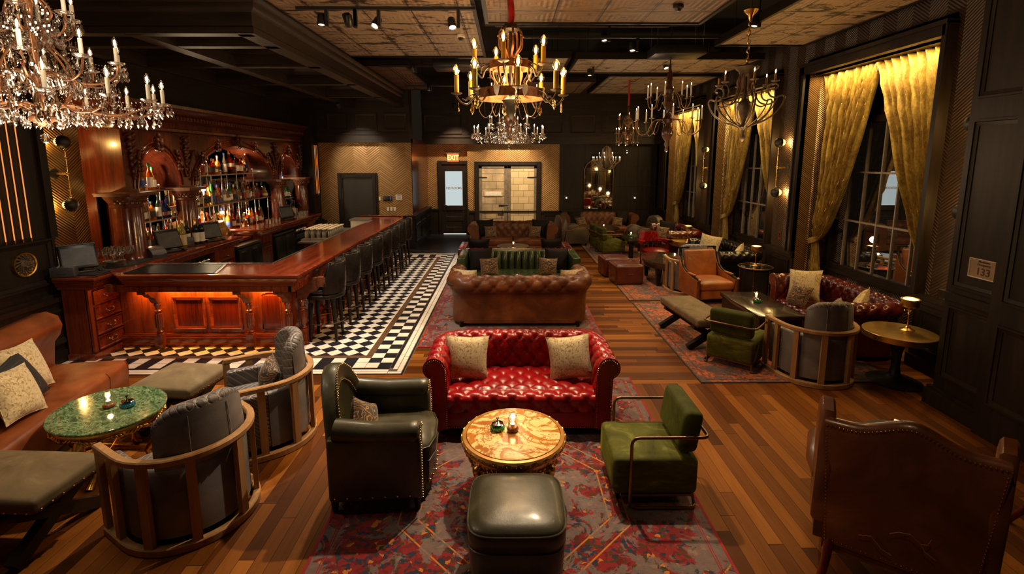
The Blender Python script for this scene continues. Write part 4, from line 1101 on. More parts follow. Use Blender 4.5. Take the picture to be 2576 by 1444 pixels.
throw_pillow('gold paisley cushion on the dark green club chair', PAIS, (-1.13, 4.702, .60), .30, R(78), -20, 38)
# --- green velvet tube-frame chairs (local: faces -Y)
def velvet_chair(label, loc, rz, group=None):
    t = thing('velvet_chair', label, 'armchair', loc, rz, group)
    mb = MB(); mb.rbox((0, 0, .27), (.64, .64, .31), .045, 3, puff=.012); mb.build('seat', VELVET, t, 60)
    mb = MB(); mb.rbox((0, 0, 0), (.58, .15, .34), .05, 3); o = mb.build('backrest', VELVETD, t, 60); o.location = (0, .26, .62); o.rotation_euler = (R(-8), 0, 0)
    def rnd(P, r=.05, n=4):
        out = [P[0]]
        for a, b, c in zip(P, P[1:], P[2:]):
            a, b, c = Vector(a), Vector(b), Vector(c); u = (a-b).normalized(); v = (c-b).normalized()
            for i in range(n+1):
                s_ = i/n; out.append(tuple(b+u*r*(1-s_)**2+v*r*s_**2))
        return out+[P[-1]]
    mb = MB()
    P = [(-.35, .36, .56), (-.35, .36, .03), (-.35, -.22, .03), (-.35, -.22, .60), (-.35, .37, .60)]
    mb.tube(rnd([(-.30, .30, .03), (-.35, .30, .03), (-.35, -.20, .03), (-.35, -.20, .62), (-.35, .37, .62), (.35, .37, .62), (.35, -.20, .62), (.35, -.20, .03), (.35, .30, .03), (.30, .30, .03)], .06), .013, 8)
    mb.tube([(-.30, .30, .03), (-.30, .28, .13)], .012, 6); mb.tube([(.30, .30, .03), (.30, .28, .13)], .012, 6)
    mb.box(-.31, -.26, .1, .31, .29, .12); mb.tube([(-.35, -.2, .11), (.35, -.2, .11)], .01, 6)
    mb.build('tube_frame', BRONZE, t, 60); return t
v0 = velvet_chair('olive green velvet chair with bronze tube arms right of the onyx table', (1.11, 4.753, 0), R(-90))
v0.scale = (.9, 1, .96)
dup(v0, (2.98, 7.948, 0), R(138), 'olive green velvet tube-frame chair seen from behind beside the black coffee table')
dup(v0, (2.85, 17.5, 0), R(97), 'olive green velvet chair near the far alcove, the nearer of two side by side')
dup(v0, (2.75, 18.35, 0), R(97), 'olive green velvet chair near the far alcove, the farther of two side by side')
# --- antique wing chair (local faces -Y)
def wing(label, loc, rz):
    t = thing('wing_chair', label, 'armchair', loc, rz)
    w = .40
    def top(x): return 1.145+.035*cos(x/w*pi*1.0)-.02*abs(x)/w+.015*cos(x/w*pi*2)
    mb = MB(); rings = []; n = 24
    for i in range(n+1):
        f = 2*i/n-1; z1 = top(f*w)
        def xx(z): return f*(.34+.06*(z-.1)/1.0)
        rings.append([(xx(.28), .36, .28), (xx(.7), .40, .7), (xx(z1), .445, z1-.035), (xx(z1), .43, z1-.005), (xx(z1), .40, z1+.008), (xx(z1), .36, z1-.01), (xx(.7), .30, .7), (xx(.4), .26, .4)])
    mb.loft(rings); mb.build('backrest', WINGL, t, 60)
    nail_line([(f*(.34+.06*(top(f*w)-.1)), .447, top(f*w)-.03) for f in [q/20-1 for q in range(41)]], .006, NAILB, 'nail_trim', t, .02)
    for s_ in (-1, 1):
        nail_line([(s_*(.34+.06*(z-.1)-.008), .362+(z-.28)*.105, z) for z in (.3, .7, 1.05)], .005, NAILB, 'nail_trim', t, .024)
    nail_line([(-.345, .362, .30), (.345, .362, .30)], .005, NAILB, 'nail_trim', t, .024)
    for s_ in (-1, 1):
        mb = MB()
        out = [(.36, .40), (.20, .5), (.17, .62), (.20, .76), (.15, .92), (.19, 1.10), (.29, 1.19), (.40, 1.15), (.42, .8)]
        rs = []
        for dx in (-.038, -.025, .025, .038):
            k = .95 if abs(dx) > .03 else 1
            rs.append([(s_*(.385+(.43-y)*.12)+dx, .28+(y-.28)*k, .8+(z-.8)*k) for y, z in out])
        mb.loft(rs); mb.build('wing', WINGL, t, 50)
        mb = MB(); mb.loft([[(s_*(x+d), y, z) for d, z in ((-.05, .25), (.05, .25), (.06, .58), (-.05, .58))] for x, y in ((.40, -.34), (.39, 0), (.36, .3))]); P = [(s_*.45, -.36, .585), (s_*.45, -.31, .61), (s_*.43, .0, .62), (s_*.39, .24, .63)]
        mb.tube(P, [.05, .075, .075, .06], 14); mb.build('arm', WINGL, t, 60)
        mb = MB(); c = [(.38*s_, -.32, .28), (.43*s_, -.37, .2), (.40*s_, -.35, .1), (.39*s_, -.36, .04), (.40*s_, -.39, .02)]
        mb.tube(c, [.05, .045, .025, .028, .035], 10); mb.ball((.40*s_, -.39, .035), .045, 10, s=(1, 1.1, .8)); mb.build('leg', MAHOGP, t, 60)
        mb = MB(); mb.tube([(.32*s_, .34, .3), (.33*s_, .38, .15), (.36*s_, .46, 0)], [.03, .024, .022], 8); mb.build('leg', MAHOGP, t, 60)
    mb = MB(); mb.rbox((0, -.02, .44), (.66, .62, .14), .05, 3, puff=.03); mb.build('seat_cushion', WINGL, t, 60)
    mb = MB(); mb.box(-.36, -.32, .22, .36, .34, .37); mb.build('seat_base', WINGL, t)
    mb = MB()
    for P in ([(-.02, .0), (.02, .03), (.07, .04), (.12, .0), (.15, .01), (.16, .05)], [(.12, 0), (.14, -.04), (.19, -.07)], [(-.16, -.08), (-.1, -.06), (-.05, -.12), (0, -.14)]):
        mb.tube([(-x+.02, .40+.105*(z), .50+z) for x, z in P], .0022, 4)
    mb.build('scratch_marks', flat('worn_leather_edge', (.30, .14, .06), .6), t)
    return t
WCH = wing('antique brown leather wing chair seen from behind at the front right', (2.45, 3.654, 0), R(54+90))
wing('dark leather wing chair cut off by the right edge beside the antique one', (3.86, 3.5, 0), R(60))
# --- square green ottoman
def ottoman(label, loc, w, h, m, nm='ottoman'):
    t = thing(nm, label, 'ottoman', loc)
    def ring(k, z, n=40): return [(w/2*k*math.copysign(abs(cos(2*pi*i/n))**.42, cos(2*pi*i/n)), w/2*k*math.copysign(abs(sin(2*pi*i/n))**.42, sin(2*pi*i/n)), z) for i in range(n)]
    mb = MB(); mb.loft([ring(.95, h-.15), ring(.99, h-.14), ring(1, h-.08), ring(.985, h-.035), ring(.93, h-.012), ring(.75, h+.006), ring(.4, h+.018), ring(.1, h+.022)]); mb.build('cushion_top', m, t, 60)
    mb = MB(); mb.loft([ring(.93, .06), ring(.95, .08), ring(.98, h-.16), ring(.96, h-.145)]); mb.build('body', m, t, 60)
    mb = MB(); r = .07
    for z, q in ((h-.03, .99), (h-.145, .99)):
        P = ring(q, z)
        mb.tube(P, .006, 6, closed=True)
    mb.build('piping', m, t)
    mb = MB(); q = w*.955/2
    for k in range(-3, 4):
        for a, b in ((k*.06, -q-.002), (k*.06, q+.002), (-q-.002, k*.06), (q+.002, k*.06)): mb.ball((a, b, .12), .008, 6)
    mb.build('nail_trim', NAILB, t)['kind'] = 'stuff'
    for x in (-1, 1):
        for y in (-1, 1): mb = MB(); mb.box(-.025, -.025, 0, .025, .025, .07); o = mb.build('foot', BLACKWOOD, t); o.location = (x*(w/2-.07), y*(w/2-.07), 0)
ottoman('square dark green leather ottoman in front of the onyx table', (.05, 3.718, 0), .61, .475, GREENL)
def pouf(label, loc, rz):
    t = thing('pouf', label, 'ottoman', loc, rz)
    mb = MB(); mb.rbox((0, 0, .22), (.6, .6, .42), .05, 3, puff=.015); mb.build('body', POUFL, t, 60)
    mb = MB()
    for z in (.40, .05):
        P = [(x*.285, y*.285, z) for x, y in ((-1, -1), (1, -1), (1, 1), (-1, 1))]; mb.tube(P, .006, 5, closed=True)
    mb.build('piping', POUFL, t); mb = MB(); mb.box(-.06, -.31, .24, .06, -.3, .25); mb.build('label_strip', NAILC, t); return t
pouf('oxblood leather cube pouf on the rug, the nearer of two', (2.52, 13.416, 0), R(5)); pouf('oxblood leather cube pouf on the rug, the farther of two', (2.42, 14.375, 0), R(5))
# --- X-leg suede benches (local long axis X)
def bench(label, loc, rz, L=.85, Wd=.5, z=.48, nails=NAILC):
    t = thing('suede_bench', label, 'bench', loc, rz)
    mb = MB(); mb.rbox((0, 0, z-.055), (L, Wd, .11), .035, 3, puff=.025); mb.build('seat_pad', SUEDE, t, 60)
    mb = MB()
    for k in range(round(L/.075)): x = -L/2+.05+k*(L-.1)/(round(L/.075)-1); [mb.ball((x, s_*(Wd/2+.0), z-.085), .0085, 6) for s_ in (-1, 1)]
    for k in range(round(Wd/.075)): y = -Wd/2+.05+k*(Wd-.1)/(round(Wd/.075)-1); [mb.ball((s_*(L/2+.0), y, z-.085), .0085, 6) for s_ in (-1, 1)]
    mb.build('nail_trim', nails, t)['kind'] = 'stuff'
    mb = MB(); mb.box(-L/2+.02, -Wd/2+.02, z-.125, L/2-.02, Wd/2-.02, z-.105); mb.build('seat_frame', BLACKWOOD, t)
    for x in (-L/2+.16, L/2-.16):
        for s_ in (-1, 1):
            mb = MB(); mb.bar((x+s_*.001, -s_*(Wd/2-.03), z-.125), (x, s_*(Wd/2+.04), .035), .085, .07, up=(1, 0, 0)); mb.build('leg', BLACKWOOD, t)
    mb = MB(); mb.bar((-L/2+.16, 0, z/2-.03), (L/2-.16, 0, z/2-.03), .05); mb.build('stretcher', BLACKWOOD, t)
    return t
bench('taupe suede X-leg bench at the bottom left corner', (-3.46, 4.089, 0), R(-3), .93, .56)
bench('taupe suede X-leg bench beyond the green marble table by the tiled floor', (-3.29, 6.120, 0), R(-6), .64, .62)
bench('long taupe suede X-leg bench beside the black coffee table', (2.73, 9.072, 0), R(97), 1.22, .52)
# --- cognac lounge chair (local faces -Y)
def lounge():
    t = thing('lounge_chair', 'cognac leather lounge chair with dark turned frame, right of centre', 'armchair', (3.70, 11.6, 0), R(8))
    mb = MB(); mb.rbox((0, 0, 0), (.62, .12, .52), .04, 3, puff=0); o = mb.build('backrest', COGNAC, t, 60); o.location = (0, .28, .66); o.rotation_euler = (R(-12), 0, 0)
    mb = MB(); mb.bar((-.35, .40, .95), (.35, .40, .95), .03)
    for s_ in (-1, 1): mb.bar((s_*.35, .40, .96), (s_*.35, .30, .1), .035, .04)
    mb.build('back_frame', BLACKWOOD, t)
    nail_line([(-.33, .33, .45), (-.33, .36, .9)], .005, NAILB, 'nail_trim', t, .03)
    mb = MB(); mb.rbox((0, -.06, .36), (.66, .66, .16), .06, 4, puff=.035); mb.build('seat_cushion', COGNAC, t, 60)
    mb = MB(); mb.rbox((0, -.04, .20), (.60, .62, .16), .02, 2); mb.build('seat_base', COGNAC, t)
    for s_ in (-1, 1):
        mb = MB(); out = [(.32, .14), (.34, .8), (.24, .62), (.06, .54), (-.36, .46), (-.36, .14)]
        mb.loft([[(s_*.365+d, y, z) for y, z in out] for d in (-.03, .03)]); mb.build('side_panel', COGNAC, t)
        mb = MB(); mb.tube([(s_*.365, .36, .86), (s_*.365, .27, .66), (s_*.365, .1, .56), (s_*.365, -.38, .49)], .02, 8); mb.build('arm_rail', BLACKWOOD, t, 60)
        mb = MB(); mb.rbox((s_*.365, -.1, .545), (.05, .28, .03), .014, 2); mb.build('arm_pad', COGNAC, t)
        mb = MB(); mb.lathe([(.02, 0), (.026, .06), (.016, .1), (.022, .2), (.014, .34), (.024, .42), (.016, .46), (.03, .5), (.0, .53)], 12); o = mb.build('front_post', BRONZE, t); o.location = (s_*.37, -.40, 0)
lounge()
# --- red captain's chair seen from behind (local faces -Y)
def captain():
    t = thing('captains_chair', 'red buttoned captain chair with dark spindle back behind the oval table', 'armchair', (3.55, 15.2, 0), R(12))
    mb = MB(); n = 60
    def P(i, j):
        a = R(200-220*i/n); r_ = .33
        h = .66+ (.17 if 60 < math.degrees(a) < 120 else .17*max(0, 1-abs(abs(math.degrees(a)-90)-30)/14))
        z = .62+(h+.03-.62)*j/8; d = .025*tuft(i/n*12, j/8*1.5)
        return ((r_-.02-d)*cos(a) if j else r_*cos(a), .02+(r_-.02-d)*sin(a), z)
    mb.grid(lambda u, v: P(round(u*n), round(v*8)), n, 8)
    def Q(i, j):
        a = R(200-220*i/n); p = P(i, 8); r_ = .33+.06; z = p[2]; zz = .62+(z-.62)*j/8; d = .02*tuft(i/n*12, j/8*1.5)
        return ((r_+d)*cos(a), .02+(r_+d)*sin(a), zz)
    mb.grid(lambda u, v: Q(round(u*n), round((1-v)*8)), n, 8)
    rings = [[P(i, 8), Q(i, 8)] for i in range(n+1)]; mb.loft(rings, caps=False, closed=False)
    mb.build('arm_and_backrest', RED, t, 60)
    mb = MB(); mb.tube([(.36*cos(R(a)), .02+.36*sin(R(a)), .61) for a in range(200, -21, -12)], .028, 8, flat=.8); mb.build('bow_rail', MAHOGP, t, 60)
    for k, a in enumerate(range(185, -6, -19)):
        mb = MB(); mb.lathe([(.012, .42), (.018, .46), (.01, .5), (.016, .54), (.01, .58), (.012, .61)], 8); o = mb.build('spindle', MAHOGP, t); o.location = (.34*cos(R(a)), .02+.34*sin(R(a)), 0)
    mb = MB(); mb.lathe([(.33, .36), (.35, .39), (.34, .42)], 24, sy=.95); mb.build('seat_frame', MAHOGP, t)
    mb = MB(); mb.lathe([(.31, .42), (.32, .45), (.25, .48), (0, .495)], 24, sy=.95); mb.build('seat', RED, t, 60)
    for x in (-.24, .24):
        for y in (-.22, .25): mb = MB(); mb.lathe([(.014, 0), (.02, .05), (.026, .12), (.014, .16), (.026, .2), (.02, .3), (.026, .38)], 10); o = mb.build('leg', MAHOGP, t); o.location = (x, y, 0)
captain()
# --- charcoal club chairs at the far end (local faces -Y)
def clubchair(label, loc, rz):
    t = thing('club_chair', label, 'armchair', loc, rz)
    for s_ in (-1, 1):
        mb = MB(); out = [(-.42, .1), (-.44, .35), (-.38, .52), (-.25, .6), (-.08, .6), (.1, .52), (.3, .5), (.36, .1)]
        mb.loft([[(s_*.36+d, y*k, .1+(z-.1)*k) for y, z in out] for d, k in ((-.1, .96), (-.07, 1), (.07, 1), (.1, .96))]); mb.build('arm', CLUBL, t, 60)
        mb = MB(); mb.tube([(s_*.46, y, z) for y, z in out[1:7]], .008, 6); mb.build('piping', COGNAC, t)
    mb = MB(); out = [(-.4, .1), (-.44, .5), (-.40, .72), (-.25, .88), (0, .93), (.25, .88), (.40, .72), (.44, .5), (.4, .1)]
    mb.loft([[(x*k, .33+d, .1+(z-.1)*k) for x, z in out] for d, k in ((.12, .9), (.09, 1), (-.07, 1), (-.11, .9), (-.12, .4))]); mb.build('backrest', CLUBL, t, 60)
    mb = MB(); mb.tube([(x*1.0, .42, z) for x, z in out[1:-1]], .008, 6); mb.build('piping', COGNAC, t)
    mb = MB(); mb.rbox((0, -.1, .36), (.54, .66, .18), .06, 3, puff=.02); mb.build('seat_cushion', CLUBL, t, 60)
    mb = MB(); mb.box(-.4, -.36, .1, .4, .35, .28); mb.build('seat_base', CLUBL, t)
    for x in (-.35, .35):
        for y in (-.36, .32): mb = MB(); mb.lathe([(.02, 0), (.03, .1)], 8); o = mb.build('leg', BLACKWOOD, t); o.location = (x, y, 0)
    return t
c0 = clubchair('charcoal leather club chair with rounded arms left of the far round table', (1.95, 19.6, 0), R(100))
dup(c0, (4.15, 19.3, 0), R(-80), 'charcoal leather club chair with rounded arms right of the far round table')
# --- booth banquette at the left
def booth():
    t = thing('banquette', 'long cognac leather banquette along the left wall under the cushions', 'bench', (0, 0, 0), raw=True)
    A = Vector((-4.17, 5.22, 0)); B = Vector((-3.72, 3.1, 0)); d = (B-A).normalized(); n = Vector((d.y, -d.x, 0))  # n points away from seat (to wall)?
    if n.x > 0: n = -n
    L = 2.9
    def pr(o, z): return n*o+Vector((0, 0, z))
    mb = MB(); P = [(0.0, .12), (-.012, .2), (-.02, .40), (.0, .445), (.03, .46), (.4, .47), (.72, .46), (.72, .12)]
    mb.loft([[A+d*s_+pr(o, z) for o, z in P] for s_ in (0, .02, .3, 1.2, 2.4, L)]); mb.build('seat', BOOTHL, t, 60)
    mb = MB(); mb.loft([[A+d*s_+pr(o, z) for o, z in ((.04, 0), (.04, .12), (.7, .12), (.7, 0))] for s_ in (.03, L)]); mb.build('plinth', BLACKWOOD, t)
    mb = MB(); k = []
    for i in range(13):
        s_ = i/12*L; z = .97
        k.append([A+d*s_+pr(o, zz) for o, zz in ((.66, .4), (.62, .72), (.56, .80), (.53, .90), (.56, 1.0), (.66, 1.05), (.78, 1.03), (.84, .92), (.82, .4))])
    mb.loft([[p+n*.0 for p in k[0]]]+k[1:]); mb.build('backrest', BOOTHL, t, 60)
    mb = MB(); mb.tube([A+d*.0+pr(o, z) for o, z in ((0.0, .13), (-.02, .40), (.0, .45), (.7, .465))], .007, 6); mb.tube([A+d*.35+pr(o, z+.003) for o, z in ((-.005, .13), (-.022, .40), (.0, .447), (.7, .462))], .004, 6); mb.build('piping', BOOTHL, t)
    return A, d, n
A, d_, n_ = booth()
ang = math.atan2(-n_.x, n_.y)  # back direction local +Y -> n
def on_booth(s_, o, z): p = A+d_*s_+n_*o; return (p.x, p.y/YSCALE, z)
throw_pillow('large cream brocade cushion farthest along the left banquette', BROC, on_booth(.80, .40, .74), .47, ang, -20, 5)
throw_pillow('black dotted cushion between two cream cushions on the left banquette', DOTS, on_booth(1.02, .30, .70), .46, ang+.15, -24, -5)
throw_pillow('cream brocade cushion at the left picture edge in front of the black dotted one', BROC, on_booth(1.24, .20, .69), .44, ang, -22, 8)
throw_pillow('cream cushion behind the black dotted cushion on the left banquette', BROC, on_booth(1.25, .48, .76), .5, ang, -16, -4)
# --- bar stools (local faces -Y)
def low(mb):   # seat height 0.7 m
    mb.v = [(x, y, z*.913 if z < .69 else .63+(z-.69)*1.1) for x, y, z in mb.v]; return mb
def stool():
    t = thing('bar_stool', 'x', 'bar stool', (0, 0, 0), raw=True)
    mb = MB(); mb.lathe([(.2, .69), (.255, .69), (.268, .705), (.268, .735), (.255, .75), (.2, .752)], 28); low(mb).build('seat_ring', BLACKWOOD, t)
    mb = MB(); mb.lathe([(.22, .75), (.252, .765), (.262, .80), (.24, .84), (.13, .865), (0, .87)], 28); low(mb).build('seat_cushion', BLACKL, t, 60)
    mb = MB(); rings = []; n = 28
    for i in range(n+1):
        f = i/n; a = R(14+152*f); e = abs(2*f-1); h = 1.17-.33*max(0, (e-.78)/.22)**1.3
        r0, r1 = .215, .268+.012*(1-e)
        d = .006*tuft(f*10, 0)
        rings.append([(r1*cos(a), r1*sin(a), .76), ((r1+.012)*cos(a), (r1+.012)*sin(a), .9), ((r1+.015)*cos(a), (r1+.015)*sin(a), h-.03), ((r1+.005)*cos(a), (r1+.005)*sin(a), h-.005), ((r1-.02)*cos(a), (r1-.02)*sin(a), h), (r0*cos(a)*1.04, r0*sin(a)*1.04, h-.02), (r0*cos(a), r0*sin(a), .84)])
    mb.loft(rings); low(mb).build('backrest', BLACKL, t, 60)
    mb = MB()
    for f0 in (.30, .40, .5, .6, .7):
        for s_ in (-1, 1):
            P = []
            for k in range(9):
                f = f0+s_*(k/8-.5)*.16; a = R(14+152*f); P.append((.284*cos(a), .284*sin(a), .80+k*.045))
            mb.tube(P, .0022, 4)
    low(mb).build('diamond_stitching', BLACKP, t)
    mb = MB(); mb.tube([(.285*cos(R(a)), .285*sin(R(a)), 1.165) for a in range(32, 149, 8)], .007, 6)
    for s_ in (1, -1): mb.tube([(s_*.262*cos(R(a)), .262*sin(R(a)), z) for a, z in ((13, .77), (13, .86), (16, .95), (22, 1.06), (31, 1.155))], .012, 6, cr=3)
    low(mb).build('piping', BLACKL, t, 60)
    for k in range(4):
        a = R(45+90*k); mb = MB(); c, s_ = cos(a), sin(a)
        mb.tube([(.24*c, .24*s_, 0), (.235*c, .235*s_, .04), (.22*c, .22*s_, .5), (.21*c, .21*s_, .60), (.205*c, .205*s_, .62), (.203*c, .203*s_, .64), (.2*c, .2*s_, .69)], [.016, .019, .030, .034, .024, .036, .034], 8); low(mb).build('leg', BLACKWOOD, t, 50)
    mb = MB(); mb.tube([(.255*cos(R(a)), .255*sin(R(a)), .30) for a in range(0, 360, 12)], .009, 6, closed=True); low(mb).build('foot_ring', BRONZE, t, 60)
    return t
s0 = stool(); SY = [7.17+.74*k for k in range(8)]
for k, y in enumerate(SY):
    lab = 'black leather bar stool with curved back, %s along the bar counting from the near end' % (ORD[k] if k < 7 else 'last')
    o = s0 if k == 0 else dup(s0)
    o.location = (-2.69, y, 0); o.rotation_euler = (0, 0, R(-90+(4 if k % 3 == 0 else -2))); o['label'] = lab; o['group'] = 'bar stools along the counter'; o.scale = (1.07, 1.07, 1.02)
# ================================================================ RUGS, TABLES, SMALL THINGS
def rugthing(label, x0, y0, x1, y1, m, edge, z=.012):
    t = thing('rug', label, 'rug', (0, 0, 0)); mb = MB(); mb.box(x0, y0, 0, x1, y1, z); mb.build('pile', m, t)
    mb = MB(); e = .02
    for q in ((x0-e, y0-e, x1+e, y0), (x0-e, y1, x1+e, y1+e), (x0-e, y0, x0, y1), (x1, y0, x1+e, y1)): mb.box(q[0], q[1], 0, q[2], q[3], z+.001)
    for d in (.07, .085):
        mb.box(x0+d, y0+d, z, x1-d, y0+d+.006, z+.0015); mb.box(x0+d, y1-d-.006, z, x1-d, y1-d, z+.0015); mb.box(x0+d, y0+d, z, x0+d+.006, y1-d, z+.0015); mb.box(x1-d-.006, y0+d, z, x1-d, y1-d, z+.0015)
    mb.build('binding', edge, t)
rugthing('worn red and grey patterned rug under the onyx table group', -1.3, 2.2, 1.45, 7.3, RUG1, RUGR)
rugthing('red patterned rug under the brown and green sofas in the middle', -1.25, 8.62, 1.4, 14.3, RUG1, RUGR)
rugthing('worn orange and grey rug under the black coffee table by the nearest window', 2.3, 7.14, 4.62, 11.37, RUG2, RUGG)
rugthing('worn orange and grey rug under the poufs and oval table', 2.28, 11.6, 4.7, 15.6, RUG2, RUGG)
rugthing('worn orange and grey rug in the far alcove', 2.25, 15.85, 4.9, 20.3, RUG2, RUGG)
# onyx table
def onyx_table():
    t = thing('coffee_table', 'round onyx-topped gilt coffee table in front of the red sofa', 'coffee table', (.04, 4.638, .012))
    z = .50
    mb = MB(); mb.lathe([(0, z-.03), (.36, z-.03), (.368, z-.015), (.362, z), (0, z)], 48); mb.build('table_top', ONYX, t)
    mb = MB(); mb.lathe([(.362, z-.03), (.37, z-.002), (.395, z-.004), (.408, z-.022), (.405, z-.045), (.39, z-.06), (.30, z-.06)], 48); mb.build('rim', flat('gilt_wood', (.48, .22, .045), .3, .35, .3, 8, coat=.3), t)
    mb = MB()
    for k in range(26):
        a = 2*pi*k/26; M = T((.404*cos(a), .404*sin(a), z-.026), (0, 0, a))
        mb.tube([(0, .032*cos(b), .024*sin(b)-.012) for b in [pi*q/6 for q in range(7)]], .0045, 5, M); mb.ball((.002, 0, -.006), .008, 6, M)
    mb.build('rim_carving', GILT, t, 60)
    mb = MB(); mb.lathe([(.39, z-.06), (.385, z-.08), (.37, z-.11), (.35, z-.15), (.33, z-.155), (.2, z-.155)], 48); rg = random.Random(1)
    for k in range(60):
        a = 2*pi*k/60; r_ = .375; zz = z-.10+.02*sin(k*1.7)
        mb.tube([(r_*cos(a+b*.035), r_*sin(a+b*.035), zz-.012*b+.018*sin(b*1.6+k)) for b in (-1, -.5, 0, .5, 1)], [.004, .009, .012, .009, .004], 6)
    mb.build('apron', GILT, t, 60)
    for k in range(4):
        a = R(45+90*k); c, s_ = cos(a), sin(a)
        mb = MB(); mb.tube([(.34*c, .34*s_, .38), (.37*c, .37*s_, .34), (.355*c, .355*s_, .26), (.30*c, .30*s_, .14), (.31*c, .31*s_, .05), (.34*c, .34*s_, .0)], [.035, .042, .03, .018, .02, .028], 10); mb.ball((.375*c, .375*s_, .36), .04, 10); mb.build('leg', GILT, t, 60)
onyx_table()
def green_table():
    t = thing('coffee_table', 'oval green marble coffee table with carved gilt base', 'coffee table', (-3.41, 5.149, 0), R(142))
    z = .52; a_, b_ = .455, .41
    mb = MB(); mb.lathe([(0, z-.025), (.98, z-.025), (1, z-.018), (1, z-.006), (.985, z), (0, z)], 64, sx=a_, sy=b_); mb.build('table_top', MARBLE, t)
    mb = MB(); mb.lathe([(.93, z-.026), (.95, z-.05), (.92, z-.09), (.86, z-.10)], 64, sx=a_, sy=b_)
    for k in range(72):
        a = 2*pi*k/72; rr = .94; P = []
        for b in (-1, -.5, 0, .5, 1):
            c_ = a+b*.06; P.append((a_*rr*cos(c_), b_*rr*sin(c_), z-.07-.022*abs(sin(a*3))+.016*sin(b*2+k)))
        mb.tube(P, [.004, .009, .013, .009, .004], 6)
    mb.build('apron', GILT, t, 60)
    for k in range(4):
        a = R(45+90*k); c, s_ = cos(a), sin(a); M = T((0, 0, 0))
        P = [(a_*.85*c, b_*.85*s_, z-.07), (a_*.97*c, b_*.97*s_, z-.14), (a_*.88*c, b_*.88*s_, .27), (a_*.62*c, b_*.62*s_, .13), (a_*.7*c, b_*.7*s_, .05), (a_*.84*c, b_*.84*s_, .0)]
        mb = MB(); mb.tube(P, [.035, .045, .028, .022, .022, .03], 10); mb.build('leg', GILT, t, 60)
        mb = MB(); mb.tube([(a_*.64*c, b_*.64*s_, .14), (a_*.4*c, b_*.25*s_, .17), (0, 0, .16)], [.02, .022, .03], 8); mb.build('stretcher', GILT, t, 60)
green_table()
def candle(label, loc, s=1, base=None, first=[None]):
    if first[0] is None:
        t = thing('candle_holder', label, 'candle', loc)
        mb = MB(); mb.lathe([(.036, 0), (.042, .006), (.042, .03), (.036, .036), (.0, .036)], 20); mb.build('base', flat('amber_brown_base', (.22, .075, .03), .3), t)
        mb = MB()
        for k in range(20): a = 2*pi*k/20; mb.ball((.042*cos(a), .042*sin(a), .018), .006, 6)
        mb.build('beading', flat('amber_brown_bead', (.26, .09, .035), .2), t)
        mb = MB(); mb.lathe([(.034, .036), (.038, .05), (.038, .125), (.0365, .125), (.036, .05), (.032, .038)], 20); mb.build('glass_chimney', WGLASS, t)
        mb = MB(); mb.cyl((0, 0, .037), .02, .022, 12); mb.build('candle', CREAM, t)
        mb = MB(); mb.lathe([(0, 0), (.006, .006), (.007, .013), (.003, .026), (0, .032)], 8, (0, 0, .06)); mb.build('flame', FLAME, t)
        first[0] = t; r = t
    else: r = dup(first[0], loc, 0, label)
    light('POINT', (loc[0], loc[1], loc[2]+.085), .9*s, (1, .55, .2), .02)
    return r
def ashtray(label, loc, m):
    t = thing('ashtray', label, 'ashtray', loc)
    mb = MB(); mb.lathe([(.044, 0), (.052, .006), (.054, .03), (.05, .04), (.0, .04)], 20)
    for r_ in (.012, .027):
        for k in range(18): a = 2*pi*(k+(.5 if r_ > .02 else 0))/18; mb.ball((.053*cos(a), .053*sin(a), r_), .0065, 6)
    mb.build('glass_base', m, t); mb = MB(); mb.lathe([(.046, .04), (.05, .046), (.045, .054), (.02, .062), (.012, .064)], 20); mb.build('lid', CHROME, t)
    mb = MB(); mb.lathe([(.005, .06), (.005, .085), (.01, .088), (.011, .098), (.0, .102)], 10); mb.build('plunger', BLACKP, t)
GG = flat('green_glass', (.01, .22, .06), .06, 0, .2, 30, coat=1, ior=1.6); BG = flat('blue_glass', (.01, .17, .26), .06, 0, .2, 30, coat=1, ior=1.6)
candle('lit glass candle holder on the onyx table', (.035, 4.677, .512), 1.2); ashtray('green glass ashtray with chrome lid on the onyx table', (-.085, 4.702, .512), GG)
candle('lit glass candle holder on the green marble table', (-3.42, 5.175, .52)); ashtray('turquoise glass ashtray with chrome lid on the green marble table', (-3.27, 5.188, .52), BG)
# black slab coffee table on the right
def slab_table(label, loc, rz, a, b, z, m=BLACKWOOD, plinth=True):
    t = thing('coffee_table', label, 'coffee table', loc, rz)
    mb = MB(); mb.rbox((0, 0, z-.03), (a, b, .06), .006, 1); mb.build('table_top', flat('dark_lacquer', (.028, .02, .015), .2, 0, .3, 5, coat=.3), t)
    mb = MB(); mb.box(-a/2+.03, -b/2+.03, .1 if not plinth else .0, a/2-.03, b/2-.03, z-.06) if plinth else None
    if plinth: mb.build('base', m, t)
    else:
        for x in (-1, 1):
            for y in (-1, 1): q = MB(); q.prism([(-.05, -.05), (.05, -.05), (.05, .05), (-.05, .05)], 0, z-.05); o = q.build('leg', m, t); o.location = (x*(a/2-.1), y*(b/2-.1), 0)
    return t
slab_table('long black box coffee table in front of the nearest oxblood sofa', (3.81, 9.366, .012), R(0), .66, 1.30, .45)
candle('lit candle holder on the long black coffee table', (3.84, 9.583, .462), .8); ashtray('green glass ashtray beside the candle on the long black coffee table', (3.80, 9.430, .462), GG)
